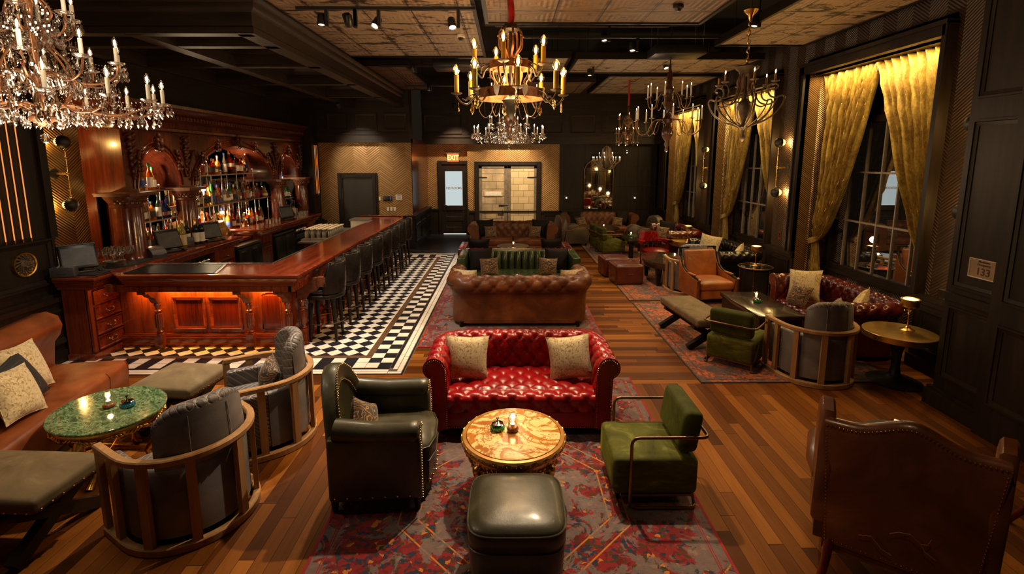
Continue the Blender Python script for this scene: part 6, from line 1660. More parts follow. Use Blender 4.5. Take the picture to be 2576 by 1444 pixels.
# arched mirror
t = thing('arched_mirror', 'tall arched mirror in a thin copper grid frame above the far alcove sofa', 'mirror', (3.13, 22.27, 0))
out = [(-.5, .9), (.5, .9), (.5, 2.2)]+[(.5*cos(R(a)), 2.2+.42*sin(R(a))) for a in range(10, 171, 10)]+[(-.5, 2.2)]
Mx = Matrix(((1, 0, 0, 0), (0, 0, 1, 0), (0, 1, 0, 0), (0, 0, 0, 1)))
MB().prism(out, -.02, 0, Mx).build('mirror_glass', MIRROR, t)
mb = MB(); mb.tube([(x, -.02, z) for x, z in out], .014, 6, closed=True); [mb.tube([(x, -.022, .9), (x, -.022, 2.58)], .007, 5) for x in (-.24, 0, .24)]; [mb.tube([(-.5, -.022, z), (.5, -.022, z)], .007, 5) for z in (1.3, 1.75, 2.2)]; mb.build('mirror_frame', BRONZE, t, 60)
for x, sd in ((2.03, 'left'), (4.41, 'right')):
    t = thing('picture_light', 'tiny warm wall light %s of the arched mirror' % sd, 'wall light', (x, 22.26, 1.22)); mb = MB(); mb.lathe([(.02, 0), (.02, .05)], 10); mb.build('body', IRON, t); mb = MB(); mb.ball((0, 0, .06), .018, 8); mb.build('bulb', GLOWC, t)
# track lighting
tr = MB()
for (x0, y0, x1, y1) in ((-2.6, 8.35, -.4, 8.35), (-2.55, 13.3, -1.2, 13.3), (.2, 10.2, 3.2, 10.2), (1.2, 13.8, 1.25, 17), (-2.6, 16.8, -1.2, 16.8), (-.1, 20.3, 2.2, 20.3)):
    q = thing('light_track', {8.35: 'black light track with four heads under the white tin panel', 13.3: 'black light track beyond the white tin panel at left', 10.2: 'black light track above the centre right chandeliers', 13.8: 'short black light track with clustered heads right of centre', 16.8: 'black light track farther along the left side', 20.3: 'black light track near the far wall'}[y0], 'light track', (0, 0, 0))
    mb = MB(); mb.bar((x0, y0, 4.45), (x1, y1, 4.45), .05, .035); mb.build('rail', BLACKP, q)
HEADS = [(s_[0], s_[1]) for s_ in SPOTS]+[((-1.945, 8.35, 4.22), (-1.6, 8.4, 3.0)), ((1.23, 14.9, 4.25), (1.9, 14.5, 0)), ((1.24, 15.6, 4.25), (2.4, 15.4, 0)), ((1.24, 16.4, 4.25), (1.0, 16.0, 0)), ((1.9, 10.2, 4.22), (1.7, 9.0, 0)), ((-1.1, 20.3, 4.3), (-1.0, 21, 2)), ((.9, 20.3, 4.3), (1.2, 22, 2))]  # the added spots are given heads here too
LH = emis('spot_lens', (1, .72, .4), 9)
HEADS.sort(key=lambda h: h[0][1]*10+h[0][0])
for i, (p, aim) in enumerate(HEADS):
    d = (Vector(aim)-Vector(p)).normalized(); Q = d.to_track_quat('-Z', 'Y').to_matrix().to_4x4(); Q.translation = (0, 0, 0)
    q = thing('track_spotlight', 'black track spotlight head, %s counting away from the camera' % ORD[min(i, 29)], 'spotlight', p, 0, 'ceiling track spotlights')
    mb = MB(); mb.lathe([(.045, .17), (.05, .16), (.05, .035), (.045, .028), (.042, .045)], 16, M=Q); mb.build('can', BLACKP, q)
    mb = MB(); mb.lathe([(0, .045), (.041, .045)], 14, M=Q); mb.build('lens', LH, q)
    rail = any(abs(p[1]-y) < .05 for y in (8.35, 13.3, 10.2, 16.8, 20.3)) or abs(p[0]-1.23) < .1
    top = 4.45 if rail else 4.36 if p[2] < 4 else 4.5 if any(a < p[0] < b and c < p[1] < d for a, b, c, d in ((-2.9, -.45, 5.6, 12.35), (-.27, 2.66, 5.6, 9.4), (3.5, 4.92, 4.5, 11.1), (1.33, 4.8, 12.6, 14.6))) else 5.26
    mb = MB(); mb.box(.05, -.02, .02, .09, .02, min(top-p[2], .24)); mb.build('driver_box', BLACKP, q)
    if top-p[2] > .24: mb = MB(); mb.box(.062, -.008, .2, .078, .008, top-p[2]); mb.build('drop_rod', BLACKP, q)
def blk(nm, lab, cat, loc, parts):
    t = thing(nm, lab, cat, loc)
    for pn, mb, m in parts: mb.build(pn, m, t)
m1 = MB(); m1.lathe([(.06, .0), (.065, -.01), (.065, -.04), (.055, -.05)], 18); m2 = MB(); m2.lathe([(0, -.09), (.03, -.08), (.048, -.05), (0, -.05)], 14)
blk('security_camera', 'white dome security camera under the white tin ceiling panel', 'camera', (-.72, 10.3, 4.5), [('housing', m1, WHITEP), ('dome', m2, BLACKP)])
m1 = MB(); m1.lathe([(.06, .0), (.065, -.01), (.065, -.04), (.055, -.05)], 18); m2 = MB(); m2.lathe([(0, -.09), (.03, -.08), (.048, -.05), (0, -.05)], 14)
blk('security_camera', 'dark dome security camera under the brown tin panel at the top', 'camera', (2.1, 8.35, 4.5), [('housing', m1, BLACKP), ('dome', m2, BLACKP)])
for x, y, z, w_, lab in ((-1.05, 13.2, 4.45, .8, 'black hanging speaker box left of the iron chandelier'), (3.0, 11.9, 4.5, .9, 'black hanging speaker box right of the iron chandelier')):
    m1 = MB(); m1.rbox((0, 0, 0), (w_, .55, .16), .02, 1); m2 = MB(); [m2.tube([(a, b, .08), (a, b, 5.25-z)], .004, 4) for a in (-w_/2+.05, w_/2-.05) for b in (-.2, .2)]
    blk('ceiling_speaker', lab, 'speaker', (x, y, z), [('cabinet', m1, BLACKP), ('hanging_cable', m2, STEEL)])
for i, (p, lab) in enumerate((((-.2, 10.9, 4.75, 2.6, 10.9), 'long grey conduit above the iron chandelier'), ((-.4, 11.6, 4.9, 3.3, 11.6), 'grey conduit crossing the open ceiling right of the chandelier'), ((.4, 15.3, 4.7, 4.9, 15.3), 'dark pipe above the far tin panels'))):
    q = thing('ceiling_pipe', lab, 'pipe', (0, 0, 0)); m1 = MB(); m1.tube([(p[0], p[1], p[2]), (p[3], p[4], p[2])], .03, 10); m1.build('pipe', IRON, q); m1 = MB(); [m1.tube([(x, p[1], p[2]), (x, p[1], 5.25)], .005, 4) for x in (p[0]+.3, p[3]-.3)]; m1.build('hanger', STEEL, q)
# ================================================================ THE BAR
def edge_prof(z): # counter edge moulding profile: (outward, z)
    return [(-.06, z), (-.015, z), (0, z-.012), (0, z-.035), (-.02, z-.045), (-.015, z-.06), (-.035, z-.075), (-.05, z-.10), (-.055, z-.125), (-.075, z-.135), (-.075, z-.165), (-.1, z-.17)]
def sweep_edge(mb, pts, z, closed=False, mi=0):
    """pts: outer edge polyline (x,y), outward normal on the right of travel direction"""
    P = [Vector((*p, 0)) for p in pts]; rings = []
    for i, p in enumerate(P):
        d0 = (P[i]-P[i-1]).normalized() if i else None; d1 = (P[i+1]-P[i]).normalized() if i < len(P)-1 else None
        n0 = Vector((d0.y, -d0.x, 0)) if d0 else None; n1 = Vector((d1.y, -d1.x, 0)) if d1 else None
        n = (n0 or n1) if not (n0 and n1) else (n0+n1)/(1+n0.dot(n1))
        rings.append([tuple(p+n*o+Vector((0, 0, zz))) for o, zz in edge_prof(z)])
    mb.loft(rings, caps=True, closed=True, mi=mi)
ZC = 1.14
bc = thing('bar_worktop', 'long glossy mahogany bar worktop running from the chest end to the far wall', 'bar counter', (0, 0, 0))
mb = MB(); OUT = [(-5.05, 8.12), (-2.72, 8.12), (-2.68, 16.25), (-2.76, 16.5), (-2.98, 16.68), (-3.85, 16.70)]
OUT2 = [(-5.05, 8.12), (-2.72, 8.12), (-2.68, 16.25)]+[(-3.03+.35*cos(R(a)), 16.33+.35*sin(R(a))) for a in range(0, 91, 15)]+[(-3.85, 16.68)]
inner = [(-3.85, 16.2), (-3.36, 16.15), (-3.36, 8.98), (-5.20, 8.98), (-5.38, 8.5)]
def inset(pts, d): return [(x+(d if x < -4.9 else -d if x > -3.0 else 0), y+(d if y < 8.2 else -d if y > 16.6 else 0)) for x, y in pts]
mb.prism(inset(OUT2, .05)+inner, ZC-.05, ZC-.001); mb.build('worktop', MAHOGY, bc)
mb = MB(); sweep_edge(mb, [(-5.38, 8.5)]+OUT2, ZC); mb.build('edge_moulding', MAHOGX, bc, 30)
mb = MB(); mb.tube([(x, y, ZC+.018) for x, y in inset(OUT2[3:], .03)], .018, 8); mb.build('raised_rail', MAHOGX, bc, 60)
bf = thing('mahogany_bar', 'carved mahogany bar front with panels, turned columns and amber lit panels', 'bar', (0, 0, 0))
mb = MB(); mb.box(-5.42, 8.74, 0, -3.0, 8.95, .96); mb.box(-3.2, 8.95, 0, -3.0, 16.4, .96); mb.box(-5.4, 8.95, 0, -5.3, 9.3, .96)
mb.box(-5.3, 8.24, .89, -2.86, 8.34, .985); mb.box(-2.9, 8.24, .89, -2.82, 16.4, .985); mb.box(-5.35, 8.3, .965, -2.86, 8.95, .985); mb.box(-3.2, 8.3, .965, -2.82, 16.4, .985)
mb.build('carcass', MAHOG, bf)
mb = MB()
for z0, z1, o in ((0, .05, .10), (.05, .14, .08), (.14, .17, .06), (.17, .185, .04)):
    mb.box(-5.42, 8.74-o, z0, -3.0+o, 8.74, z1); mb.box(-3.0, 8.74, z0, -3.0+o, 16.4, z1)
mb.build('plinth', MAHOGX, bf)
def arch_panel(M, x0, x1, z0, z1):
    m = MB(); w = (x1-x0)/2; P = [(x0, z0), (x1, z0), (x1, z1-.05)]+[((x0+x1)/2+w*cos(R(a)), z1-.05+.05*sin(R(a))) for a in range(15, 166, 15)]+[(x0, z1-.05)]
    m.tube([(x, 0, z) for x, z in P], .014, 6, M, closed=True); return m
def sq_panel(x0, x1, M, z0=.24, z1=.72):
    m = MB(); m.frame(x0, z0, x1, z1, .05, -.035, 0, M); m.build('panel_moulding', MAHOGX, bf)
    m = MB(); m.box(x0+.05, -.006, z0+.05, x1-.05, .002, z1-.05, M); m.build('panel', MAHOGP, bf)
F = T((0, 8.74, 0)); G = XP(-3.0, -1)
sq_panel(-4.70, -4.24, F); sq_panel(-4.20, -3.74, F)
m = arch_panel(F, -3.46, -3.2, .24, .78); m.build('panel_moulding', MAHOGX, bf); m = MB(); m.box(-3.45, -.006, .25, -3.21, .002, .73, F); m.build('panel', MAHOGP, bf)
ys = 9.05; n = 0
while ys < 16.0:
    sq_panel(ys, ys+.50, G); sq_panel(ys+.55, ys+1.05, G); ys += 1.32; n += 1
def column(x, y, nx, ny):
    a = math.atan2(nx, -ny)
    M = T((x, y, 0), (0, 0, a))   # local -Y outward
    c = MB(); c.box(-.055, -.055, 0, .055, .055, .20, M); c.lathe([(.05, .2), (.052, .215), (.03, .225), (.045, .24), (.03, .26), (.038, .29), (.044, .34), (.046, .44), (.042, .5), (.03, .515), (.046, .53), (.048, .545), (.028, .56), (.034, .6), (.048, .63), (.04, .65), (.05, .66)], 16, M=M)
    for k in range(12): b = 2*pi*k/12; c.tube([(.043*cos(b), .043*sin(b), .3), (.049*cos(b), .049*sin(b), .4), (.045*cos(b), .045*sin(b), .5)], .006, 5, M)
    c.round_at(y).build('turned_column', MAHOG, bf, 40)
    c = MB(); prof = [(.05, .66), (-.06, .66), (-.10, .70), (-.12, .74), (-.16, .76), (-.22, .78), (-.27, .83), (-.30, .89), (-.31, .965), (.05, .965)]
    c.loft([[(s_, y_, z_) for y_, z_ in prof] for s_ in (-.045, .045)], M); c.box(-.055, -.36, .84, .055, -.24, .975, M)
    c.lathe([(.024, 0), (.024, .008), (.012, .012), (0, .016)], 12, M=M @ T((0, -.36, .91), (pi/2, 0, 0))); (c if nx else c).build('corbel', CARVE, bf)
for x in (-4.86, -3.60): column(x, 8.64, 0, -1)
column(-3.07, 8.66, 0, -1); column(-2.93, 8.86, 1, 0)
for k in range(5): column(-2.93, 10.15+1.32*k+.0, 1, 0)
mb = MB(); mb.box(-5.2, 8.40, .958, -2.98, 8.44, .966); mb.build('led_strip', LEDO, bf); mb = MB(); mb.box(-2.93, 8.9, .958, -2.90, 16.3, .966); mb.build('led_strip', LEDO, bf)
light('AREA', (-4.1, 8.64, .945), 34, (1, .44, .06), aim=(-4.1, 8.74, .80), angle=100, sx=2.1, sy=.04)
light('AREA', (-2.90, 12.6, .95), 80, (1, .36, .04), rot=(0, R(55), 0), angle=110, sx=.04, sy=7.3*YSCALE)
# bar mat, steel ledge, under-bar
t = thing('bar_mat', 'long black ribbed rubber bar mat on the near end of the bar worktop', 'bar mat', (0, 0, 0))
mb = MB(); mb.prism([(-5.0, 8.20), (-3.80, 8.20), (-3.98, 8.92), (-5.1, 8.92)], ZC, ZC+.006); mb.build('mat', BLACKP, t)
mb = MB()
for k in range(30): y = 8.22+.0235*k; mb.box(-5.03, y, ZC+.006, -3.85-.18*(k/30), y+.009, ZC+.012)
mb.build('ribs', BLACKP, t)
t = thing('steel_ledge', 'stainless steel service ledge with black drain rail behind the bar worktop', 'work surface', (0, 0, 0))
mb = MB(); mb.box(-3.62, 9.0, 1.02, -3.36, 16.15, 1.05); mb.box(-5.2, 9.0, 1.06, -3.36, 9.04, 1.15); mb.box(-3.40, 9.0, 1.05, -3.36, 16.15, 1.12); mb.box(-5.15, 9.0, .98, -3.4, 9.3, 1.0); mb.build('ledge', STEEL, t)
mb = MB(); mb.box(-3.56, 9.2, 1.05, -3.42, 16.0, 1.062); mb.build('drain_rail', BLACKP, t)
t = thing('under_bar_unit', 'black and steel under-bar station along the inner side of the bar', 'bar station', (0, 0, 0))
mb = MB(); mb.box(-3.9, 9.4, .1, -3.36, 16.1, .85); mb.box(-5.1, 9.05, .1, -3.9, 9.5, .85); mb.build('body', BLACKP, t); mb = MB(); mb.box(-4.25, 12.8, .93, -3.62, 15.6, .96); mb.box(-3.95, 9.4, .85, -3.4, 12.7, .87); mb.build('steel_deck', STEEL, t)
def tumbler(label, loc, group, first={}):
    k = group
    if 'g' not in first:
        t = thing('tumbler', label, 'glass', loc, 0, group); mb = MB(); mb.lathe([(0, 0), (.026, 0), (.032, .10), (.030, .10), (.024, .012), (0, .012)], 12); mb.build('bowl', WGLASS, t); first['g'] = t; return t
    return dup(first['g'], loc, 0, label, group)
# upturned milk-bottle style glasses with cream lids on the rack
t = thing('glass_rack', 'steel glass rack carrying rows of lidded bottles behind the bar', 'rack', (-3.95, 13.7, .96)); mb = MB(); mb.box(-.32, -.5, 0, .32, .5, .02); [mb.tube([(-.32, y, .05), (.32, y, .05)], .005, 5) for y in (-.5, 0, .5)]; mb.build('tray', STEEL, t)
b0 = thing('lidded_bottle', 'x', 'bottle', (0, 0, 0), raw=True); mb = MB(); mb.lathe([(0, 0), (.04, 0), (.043, .02), (.043, .12), (.024, .16), (.022, .19)], 12); mb.build('glass_body', flat('milky_glass', (.45, .4, .34), .12, 0, .1, 5, trans=.5), b0); mb = MB(); mb.lathe([(.03, .185), (.048, .19), (.048, .202), (0, .206)], 12); mb.build('lid', CREAM, b0)
k = 0
for j in range(8):
    for i in range(5):
        loc = (-4.2+.12*i, (13.28+.14*j)*YSCALE, .98); o = b0 if k == 0 else dup(b0)
        o.location = loc; o['label'] = 'cream-lidded bottle in the glass rack, %s row back, %s from the left' % (ORD[j], ORD[i]); o['group'] = 'lidded bottles in the rack'; k += 1
t = thing('napkin_caddy', 'white box caddy with steel lid at the far end of the bar ledge', 'caddy', (-3.62, 15.7, .96)); mb = MB(); mb.rbox((0, 0, .09), (.4, .4, .18), .01, 1); mb.build('box', CREAM, t); mb = MB(); mb.box(-.22, -.22, .18, .22, .22, .22); mb.build('lid', STEEL, t)
# --- back counter
bk = thing('back_counter', 'mahogany back-bar worktop below the carved arches', 'counter', (0, 0, 0))
ZB = 1.12
for y0, y1 in ((8.03, 12.55), (13.75, 17.95)):
    mb = MB(); ya = y0 if y0 > 9 else 8.44; mb.box(-6.35, ya, ZB-.05, -5.30, y1, ZB); mb.box(-5.82, y0, ZB-.05, -5.30, ya, ZB); mb.build('worktop', MAHOGY, bk); mb = MB(); sweep_edge(mb, [(-6.3 if y0 > 9 else -5.8, y0-.04), (-5.26, y0-.04), (-5.24, y1+.02), (-6.3, y1+.02)], ZB); mb.build('edge_moulding', MAHOGX, bk, 30)
mb = MB(); mb.box(-6.35, 12.55, .93, -5.55, 13.75, .98); mb.build('lower_shelf', MAHOGY, bk)
ch = thing('drawer_chest', 'mahogany chest of four drawers with swan-neck handles at the near end of the bar', 'chest of drawers', (0, 0, 0))
mb = MB(); mb.box(-5.77, 8.09, .0, -5.46, 9.1, ZB-.16); mb.box(-5.77, 8.05, 0, -5.42, 9.1, .08); mb.box(-5.47, 8.09, .1, -5.43, 8.16, ZB-.16); mb.box(-5.47, 8.82, .1, -5.43, 9.1, ZB-.16); mb.build('body', MAHOG, ch)
for k in range(4):
    z0 = .11+.205*k; z1 = z0+.18; d = MB(); d.frame(8.18, z0, 8.80, z1, .03, -.03, 0, XP(-5.45, -1)); d.box(-5.46, 8.2, z0+.015, -5.435, 8.78, z1-.015); dd = d.build('drawer', MAHOGX, ch)
    h = MB(); x = -5.42; yc = 8.49; zc = (z0+z1)/2
    h.tube([(x-.01, yc-.08, zc+.015), (x+.01, yc-.08, zc+.012), (x+.018, yc-.05, zc-.018), (x+.02, yc, zc-.02), (x+.018, yc+.05, zc-.018), (x+.01, yc+.08, zc+.012), (x-.01, yc+.08, zc+.015)], .006, 6); [h.ball((x-.01, yc+s_*.08, zc+.012), .014, 8) for s_ in (-1, 1)]
    h.build('handle', CHROME, dd, 60)
def cab(label, y0, y1, kind):
    t = thing({'wood': 'bar_cabinet', 'fridge': 'bar_fridge', 'rack': 'bottle_rack'}[kind], label, {'wood': 'cabinet', 'fridge': 'fridge', 'rack': 'rack'}[kind], (0, 0, 0)); X = -5.40
    if kind == 'wood':
        mb = MB(); mb.box(-6.3, y0, .08, X, y1, ZB-.17); mb.build('body', MAHOG, t); mb = MB(); mb.frame(y0+.05, .15, y1-.05, .72, .05, -.02, 0, XP(X, -1)); d = mb.build('door', MAHOGP, t); h = MB(); h.tube([(X, (y0+y1)/2-.12, .78), (X+.04, (y0+y1)/2-.12, .78), (X+.04, (y0+y1)/2+.12, .78), (X, (y0+y1)/2+.12, .78)], .008, 6); h.build('handle', CHROME, d)
    elif kind == 'fridge':
        mb = MB(); mb.box(-6.3, y0, .05, X+.02, y1, .86); mb.build('body', BLACKP, t); n = max(1, round((y1-y0)/.6)); w = (y1-y0)/n
        for k in range(n): mb = MB(); mb.rbox((X+.045, y0+w*(k+.5), .46), (.05, w-.02, .74), .008, 1); d = mb.build('door', BLACKP, t); h = MB(); h.box(X+.07, y0+w*k+.06, .76, X+.085, y0+w*k+.26, .79); h.build('badge_handle', STEEL, d)
        mb = MB(); mb.box(-6.3, y0, .86, X+.05, y1, .90); mb.build('steel_top', STEEL, t)
    else:
        mb = MB(); mb.box(-6.3, y0, .05, X-.1, y1, .9); mb.build('body', BLACKP, t); mb = MB(); mb.box(X-.1, y0, .62, X+.12, y1, .64); mb.box(X+.1, y0, .62, X+.12, y1, .74); mb.build('speed_rail', STEEL, t)
        mb = MB(); [mb.lathe([(.0, 0), (.05, .01), (.065, .05), (.05, .09), (0, .1)], 14, (X-.0, y0+.25+.16*k, .78)) for k in range(int((y1-y0-.3)/.16))]; mb.build('hanging_bowls', CHROME, t, 60)
cab('black speed rack under the near back counter with round chrome bowls', 9.15, 11.6, 'rack'); cab('wood-fronted cabinet under the near back counter', 11.65, 12.5, 'wood'); cab('black two-door bar fridge with steel top in the counter gap', 12.58, 13.75, 'fridge')
cab('wood-fronted cabinet under the far back counter, nearest the gap', 13.8, 14.55, 'wood'); cab('black bar fridge under the far back counter', 14.6, 15.9, 'fridge'); cab('black speed rack under the far back counter', 15.95, 17.1, 'rack'); cab('wood-fronted cabinet at the far end of the back counter', 17.15, 17.9, 'wood')
# --- back bar
bb = thing('back_bar', 'tall carved mahogany back bar with three arched niches and drum columns', 'back bar', (0, 0, 0))
XF = -5.74; Y0, Y1 = 9.73, 18.35; XB = -6.35
ARC = [(10.02, 11.33, 2.17, 2.80), (11.85, 15.75, 2.15, 2.90), (16.28, 17.58, 2.10, 2.74)]
def abot(y):
    for a, b, s_, t_ in ARC:
        if a <= y <= b: c = (a+b)/2; return s_+(t_-s_)*math.sqrt(max(0, 1-((y-c)/((b-a)/2))**2))
    return 2.12
yl = sorted(set([Y0, Y1]+[a for A_ in ARC for a in (A_[0]-1e-4, A_[1]+1e-4)]+[A_[0]+(A_[1]-A_[0])*(1-cos(pi*k/28))/2 for A_ in ARC for k in range(29)]))
mb = MB()
mb.loft([[(XF, y, abot(y)), (XF, y, 3.08), (XF-.1, y, 3.08), (XB, y, 3.08), (XB, y, abot(y))] for y in yl]); mb.build('arched_front', MAHOGD, bb, 30)
mb = MB(); mb.box(XB-.02, Y0, ZB, XB, Y1, 3.1); mb.build('back_panel', flat('red_mahogany_niche', (.085, .010, .006), .25, 0, .3, 3, coat=.4), bb)
mb = MB(); mb.box(XB, 11.9, ZB, XB+.012, 15.7, 2.2); a, b, s_, t_ = ARC[1]
mb.loft([[(XB, y, 2.2), (XB, y, max(2.2, abot(y)-.02)), (XB+.012, y, max(2.2, abot(y)-.02)), (XB+.012, y, 2.2)] for y in yl if a < y < (a+b)/2+.2]); mb.build('centre_mirror', MIRROR, bb)
mb = MB(); mb.box(-6.38, Y0-.02, 2.12, XF+.005, Y0+.01, 3.08); mb.box(-6.38, Y0-.02, ZB, -6.2, Y0+.01, 2.12); mb.box(-6.38, Y1-.02, ZB, XF, Y1+.0, 3.1); mb.box(-6.2, Y0+.2, ZB, -6.15, Y0+.5, 2.1); mb.build('side_panel', MAHOGD, bb)
mb = MB(); PC = [(0, 3.06), (.05, 3.08), (.06, 3.12), (.03, 3.14), (.03, 3.22), (.07, 3.25), (.12, 3.27), (.13, 3.30), (.10, 3.33), (.18, 3.42), (.24, 3.45), (.25, 3.5), (-.1, 3.5)]
mb.loft([[(XF+o, y, z) for o, z in PC] for y in (Y0-.15, Y1)]); mb.loft([[(x, Y0-.0-o, z) for o, z in PC] for x in (-6.38, XF+.1)])
mb.build('cornice', MAHOGD, bb, 30)
mb = MB(); [mb.box(XF+.06, y, 3.27, XF+.14, y+.06, 3.33) for y in [Y0+.12*k for k in range(int((Y1-Y0)/.12))]]; mb.build('dentils', CARVE, bb)['kind'] = 'stuff'
mb = MB(); mb.box(XF-.3, Y0, 3.5, XF+.02, Y1, 4.05); mb.build('upper_board', DARKOAKY, bb)
for i, (y, r_) in enumerate(((9.66, .205), (11.45, .165), (15.98, .165), (17.86, .165))):
    mb = MB(); mb.lathe([(r_*1.08, ZB), (r_*1.08, ZB+.05), (r_, ZB+.07), (r_*.97, 1.93)], 36, (XF+.02, y, 0)); mb.round_at(y); mb.build('drum_column', flat('burl_mahogany', (.11, .022, .009), .2, 0, .45, 6, coat=.8), bb, 40)
    mb = MB(); mb.lathe([(r_*.98, 1.9), (r_*1.06, 1.92), (r_, 1.94), (r_*1.12, 1.98), (r_*1.35, 2.05), (r_*1.42, 2.08)], 28, (XF+.02, y, 0)); xb = XB if i else XF-.22; mb.box(xb, y-r_*1.45, 2.08, XF+.02+r_*1.35, y+r_*1.45, 2.11); mb.box(xb, y-r_*1.55, 2.11, XF+.02+r_*1.45, y+r_*1.55, 2.13)
    for k in range(14):
        a = -pi/2+pi*k/13; M = T((XF+.02+r_*1.08*cos(a), y+r_*1.08*sin(a), 2.0), (0, 0, a))
        mb.tube([(.02*cos(b)*(1-b/9)+.01, 0, .035*sin(b)*(1-b/9)) for b in [q*.7 for q in range(8)]], [.016]*8, 5, M); mb.ball((.02, .03, -.02), .02, 6, M)
    mb.round_at(y); mb.build('carved_capital', CARVE, bb, 50)
def scroll(mb, x, y, z, s_, fl):
    P = [(y+fl*s_*(.05+.1*q/10+.10*(q/10)**2), z-.42*s_+.085*s_*q*.5) for q in range(11)]
    mb.tube([(x, a, b) for a, b in P], [.016*s_+.002*q for q in range(11)], 6)
    cy, cz = P[-1]; mb.tube([(x+.01, cy+fl*.05*s_-fl*.05*s_*cos(a)*(1-a/9), cz+.05*s_*sin(a)*(1-a/9)) for a in [q*.6 for q in range(11)]], .022*s_, 6)
rg = random.Random(4)
for i, (y, s_) in enumerate(((9.93, .85), (11.6, 1.0), (16.02, .95), (17.9, .8))):
    mb = MB(); z = 2.72
    for fl in (-1, 1) if i else (1,): scroll(mb, XF+.02, y, z, s_, fl)
    for k in range(7):
        f = k/6; mb.ball((XF+.02, y+rg.uniform(-.03, .03), 2.95-.62*f), .055*(1-.5*f), 8, s=(.7, 1, 1.2))
        for fl in (-1, 1): mb.tube([(XF+.015, y, 2.95-.6*f), (XF+.045, y+fl*.07*(1.2-f), 3.0-.6*f), (XF+.02, y+fl*.12*(1.1-f), 2.97-.6*f)], [.02, .026, .008], 6)
    mb.build('acanthus_carving', CARVE, bb, 60)
def boss(mb, y, z, s_, a=0):
    M = T((XF+.02, y, z), (a, 0, 0), (s_, s_, s_))
    mb.ball((0, 0, 0), .075, 8, M, s=(.8, .8, 1.3)); [mb.ball((.04, fl*.05, .03*k), .028, 6, M) for fl in (-1, 1) for k in (-2, 0, 2)]; mb.ball((.06, 0, .02), .035, 6, M, s=(1, 1, 1.4)); mb.ball((.03, 0, .12), .035, 6, M); mb.ball((.05, 0, -.07), .03, 6, M)
for (a, b, z0, z1), angs in zip(ARC, ((90, 30, 150), (90, 62, 118, 35, 145, 12, 168), (90, 30, 150))):
    for g_ in angs:
        c = (a+b)/2; w = (b-a)/2+.05; mb = MB(); boss(mb, c+w*cos(R(g_)), z0+(z1-z0+.05)*sin(R(g_)), 1.0 if g_ != 90 else 1.25, 0); mb.build('carved_boss', CARVE, bb, 60)
    for d, rr in ((.0, .022), (.09, .014)):
        mb = MB(); c = (a+b)/2; w = (b-a)/2; mb.tube([(XF+.012, c+(w+d)*cos(R(q)), z0+(z1-z0+d)*sin(R(q))) for q in range(0, 181, 6)], rr, 6); mb.build('arch_moulding', MAHOGX, bb, 60)
# shelves on chrome rods
def shelf_unit(label, loc_y, X0, X1, rods, tiers):
    t = thing('bottle_shelf', label, 'shelf', (0, 0, 0))
    for z, y0, y1 in tiers:
        mb = MB(); mb.rbox(((X0+X1)/2, (y0+y1)/2, z), (X1-X0, y1-y0, .02), .006, 1); s_ = mb.build('shelf_board', MAHOGX, t); m2 = MB(); m2.box(X1, y0, z-.012, X1+.006, y1, z+.012); m2.build('metal_edge', STEEL, s_)
    for y, zt in rods:
        for x in (X0+.03, X1-.03): mb = MB(); mb.tube([(x, y, ZB), (x, y, zt)], .011, 8); mb.ball((x, y, zt+.02), .026, 8); mb.build('chrome_rod', CHROME, t, 60)
shelf_unit('shelf unit on chrome rods in the near arched niche', 0, -6.15, -5.88, [(10.2, 1.66), (10.55, 2.16), (10.95, 2.16), (11.4, 1.66)], [(2.1, 10.4, 11.2), (1.6, 10.12, 11.46)])
shelf_unit('wide shelf unit on chrome rods in the centre arched niche', 0, -6.15, -5.88, [(12.05, 1.76), (12.45, 2.36), (13.35, 2.36), (14.1, 2.36), (15.0, 2.36), (15.8, 1.76)], [(2.30, 12.3, 15.2), (1.70, 11.95, 15.95)])
shelf_unit('shelf unit on chrome rods in the far arched niche', 0, -6.15, -5.88, [(16.6, 1.66), (17.0, 2.12), (17.5, 1.66)], [(2.05, 16.65, 17.3), (1.58, 16.45, 17.7)])
# --- bottles
def bmat(n, c, tr=.75): return flat('bottle_'+n, c, .05, 0, .08, 3, trans=tr, ior=1.4)
LIQ = {'amber': bmat('amber', (.85, .26, .03)), 'dark': bmat('dark', (.012, .016, .01), .1), 'clear': bmat('clear', (.9, .88, .82), .9), 'green': bmat('green', (.04, .28, .06)), 'red': bmat('red', (.7, .04, .015)), 'yellow': bmat('yellow', (.75, .55, .05)), 'blue': bmat('blue', (.05, .1, .5)), 'honey': bmat('honey', (.9, .48, .10)), 'brown': bmat('brown', (.28, .07, .015))}
LAB = [flat('bottle_label_%s' % n, c, .6) for n, c in (('cream', (.7, .6, .42)), ('white', (.8, .76, .68)), ('black', (.02, .02, .02)), ('red', (.35, .03, .02)), ('blue', (.04, .08, .3)))]
CAPM = {'gold': NAILB, 'black': BLACKP, 'red': flat('cap_red', (.5, .02, .02), .35), 'cork': flat('cork', (.35, .2, .09), .8), 'white': WHITEP, 'green': flat('cap_green', (.02, .25, .12), .35), 'blue': flat('cap_blue', (.05, .07, .4), .35)}
SHAPES = {'round': ([(0, 0), (.036, 0), (.039, .01), (.039, .16), (.034, .19), (.014, .22), (.013, .27)], .30, 1), 'wine': ([(0, 0), (.034, 0), (.037, .01), (.037, .19), (.03, .22), (.014, .25), (.0135, .30)], .32, 1), 'square': ([(0, 0), (.040, 0), (.044, .008), (.044, .15), (.038, .17), (.014, .185), (.014, .22)], .25, 1), 'squat': ([(0, 0), (.045, 0), (.055, .03), (.052, .10), (.02, .15), (.014, .17), (.015, .21)], .24, 1), 'tall': ([(0, 0), (.030, 0), (.033, .01), (.033, .20), (.014, .25), (.013, .31)], .34, 1)}
PROTO = {}
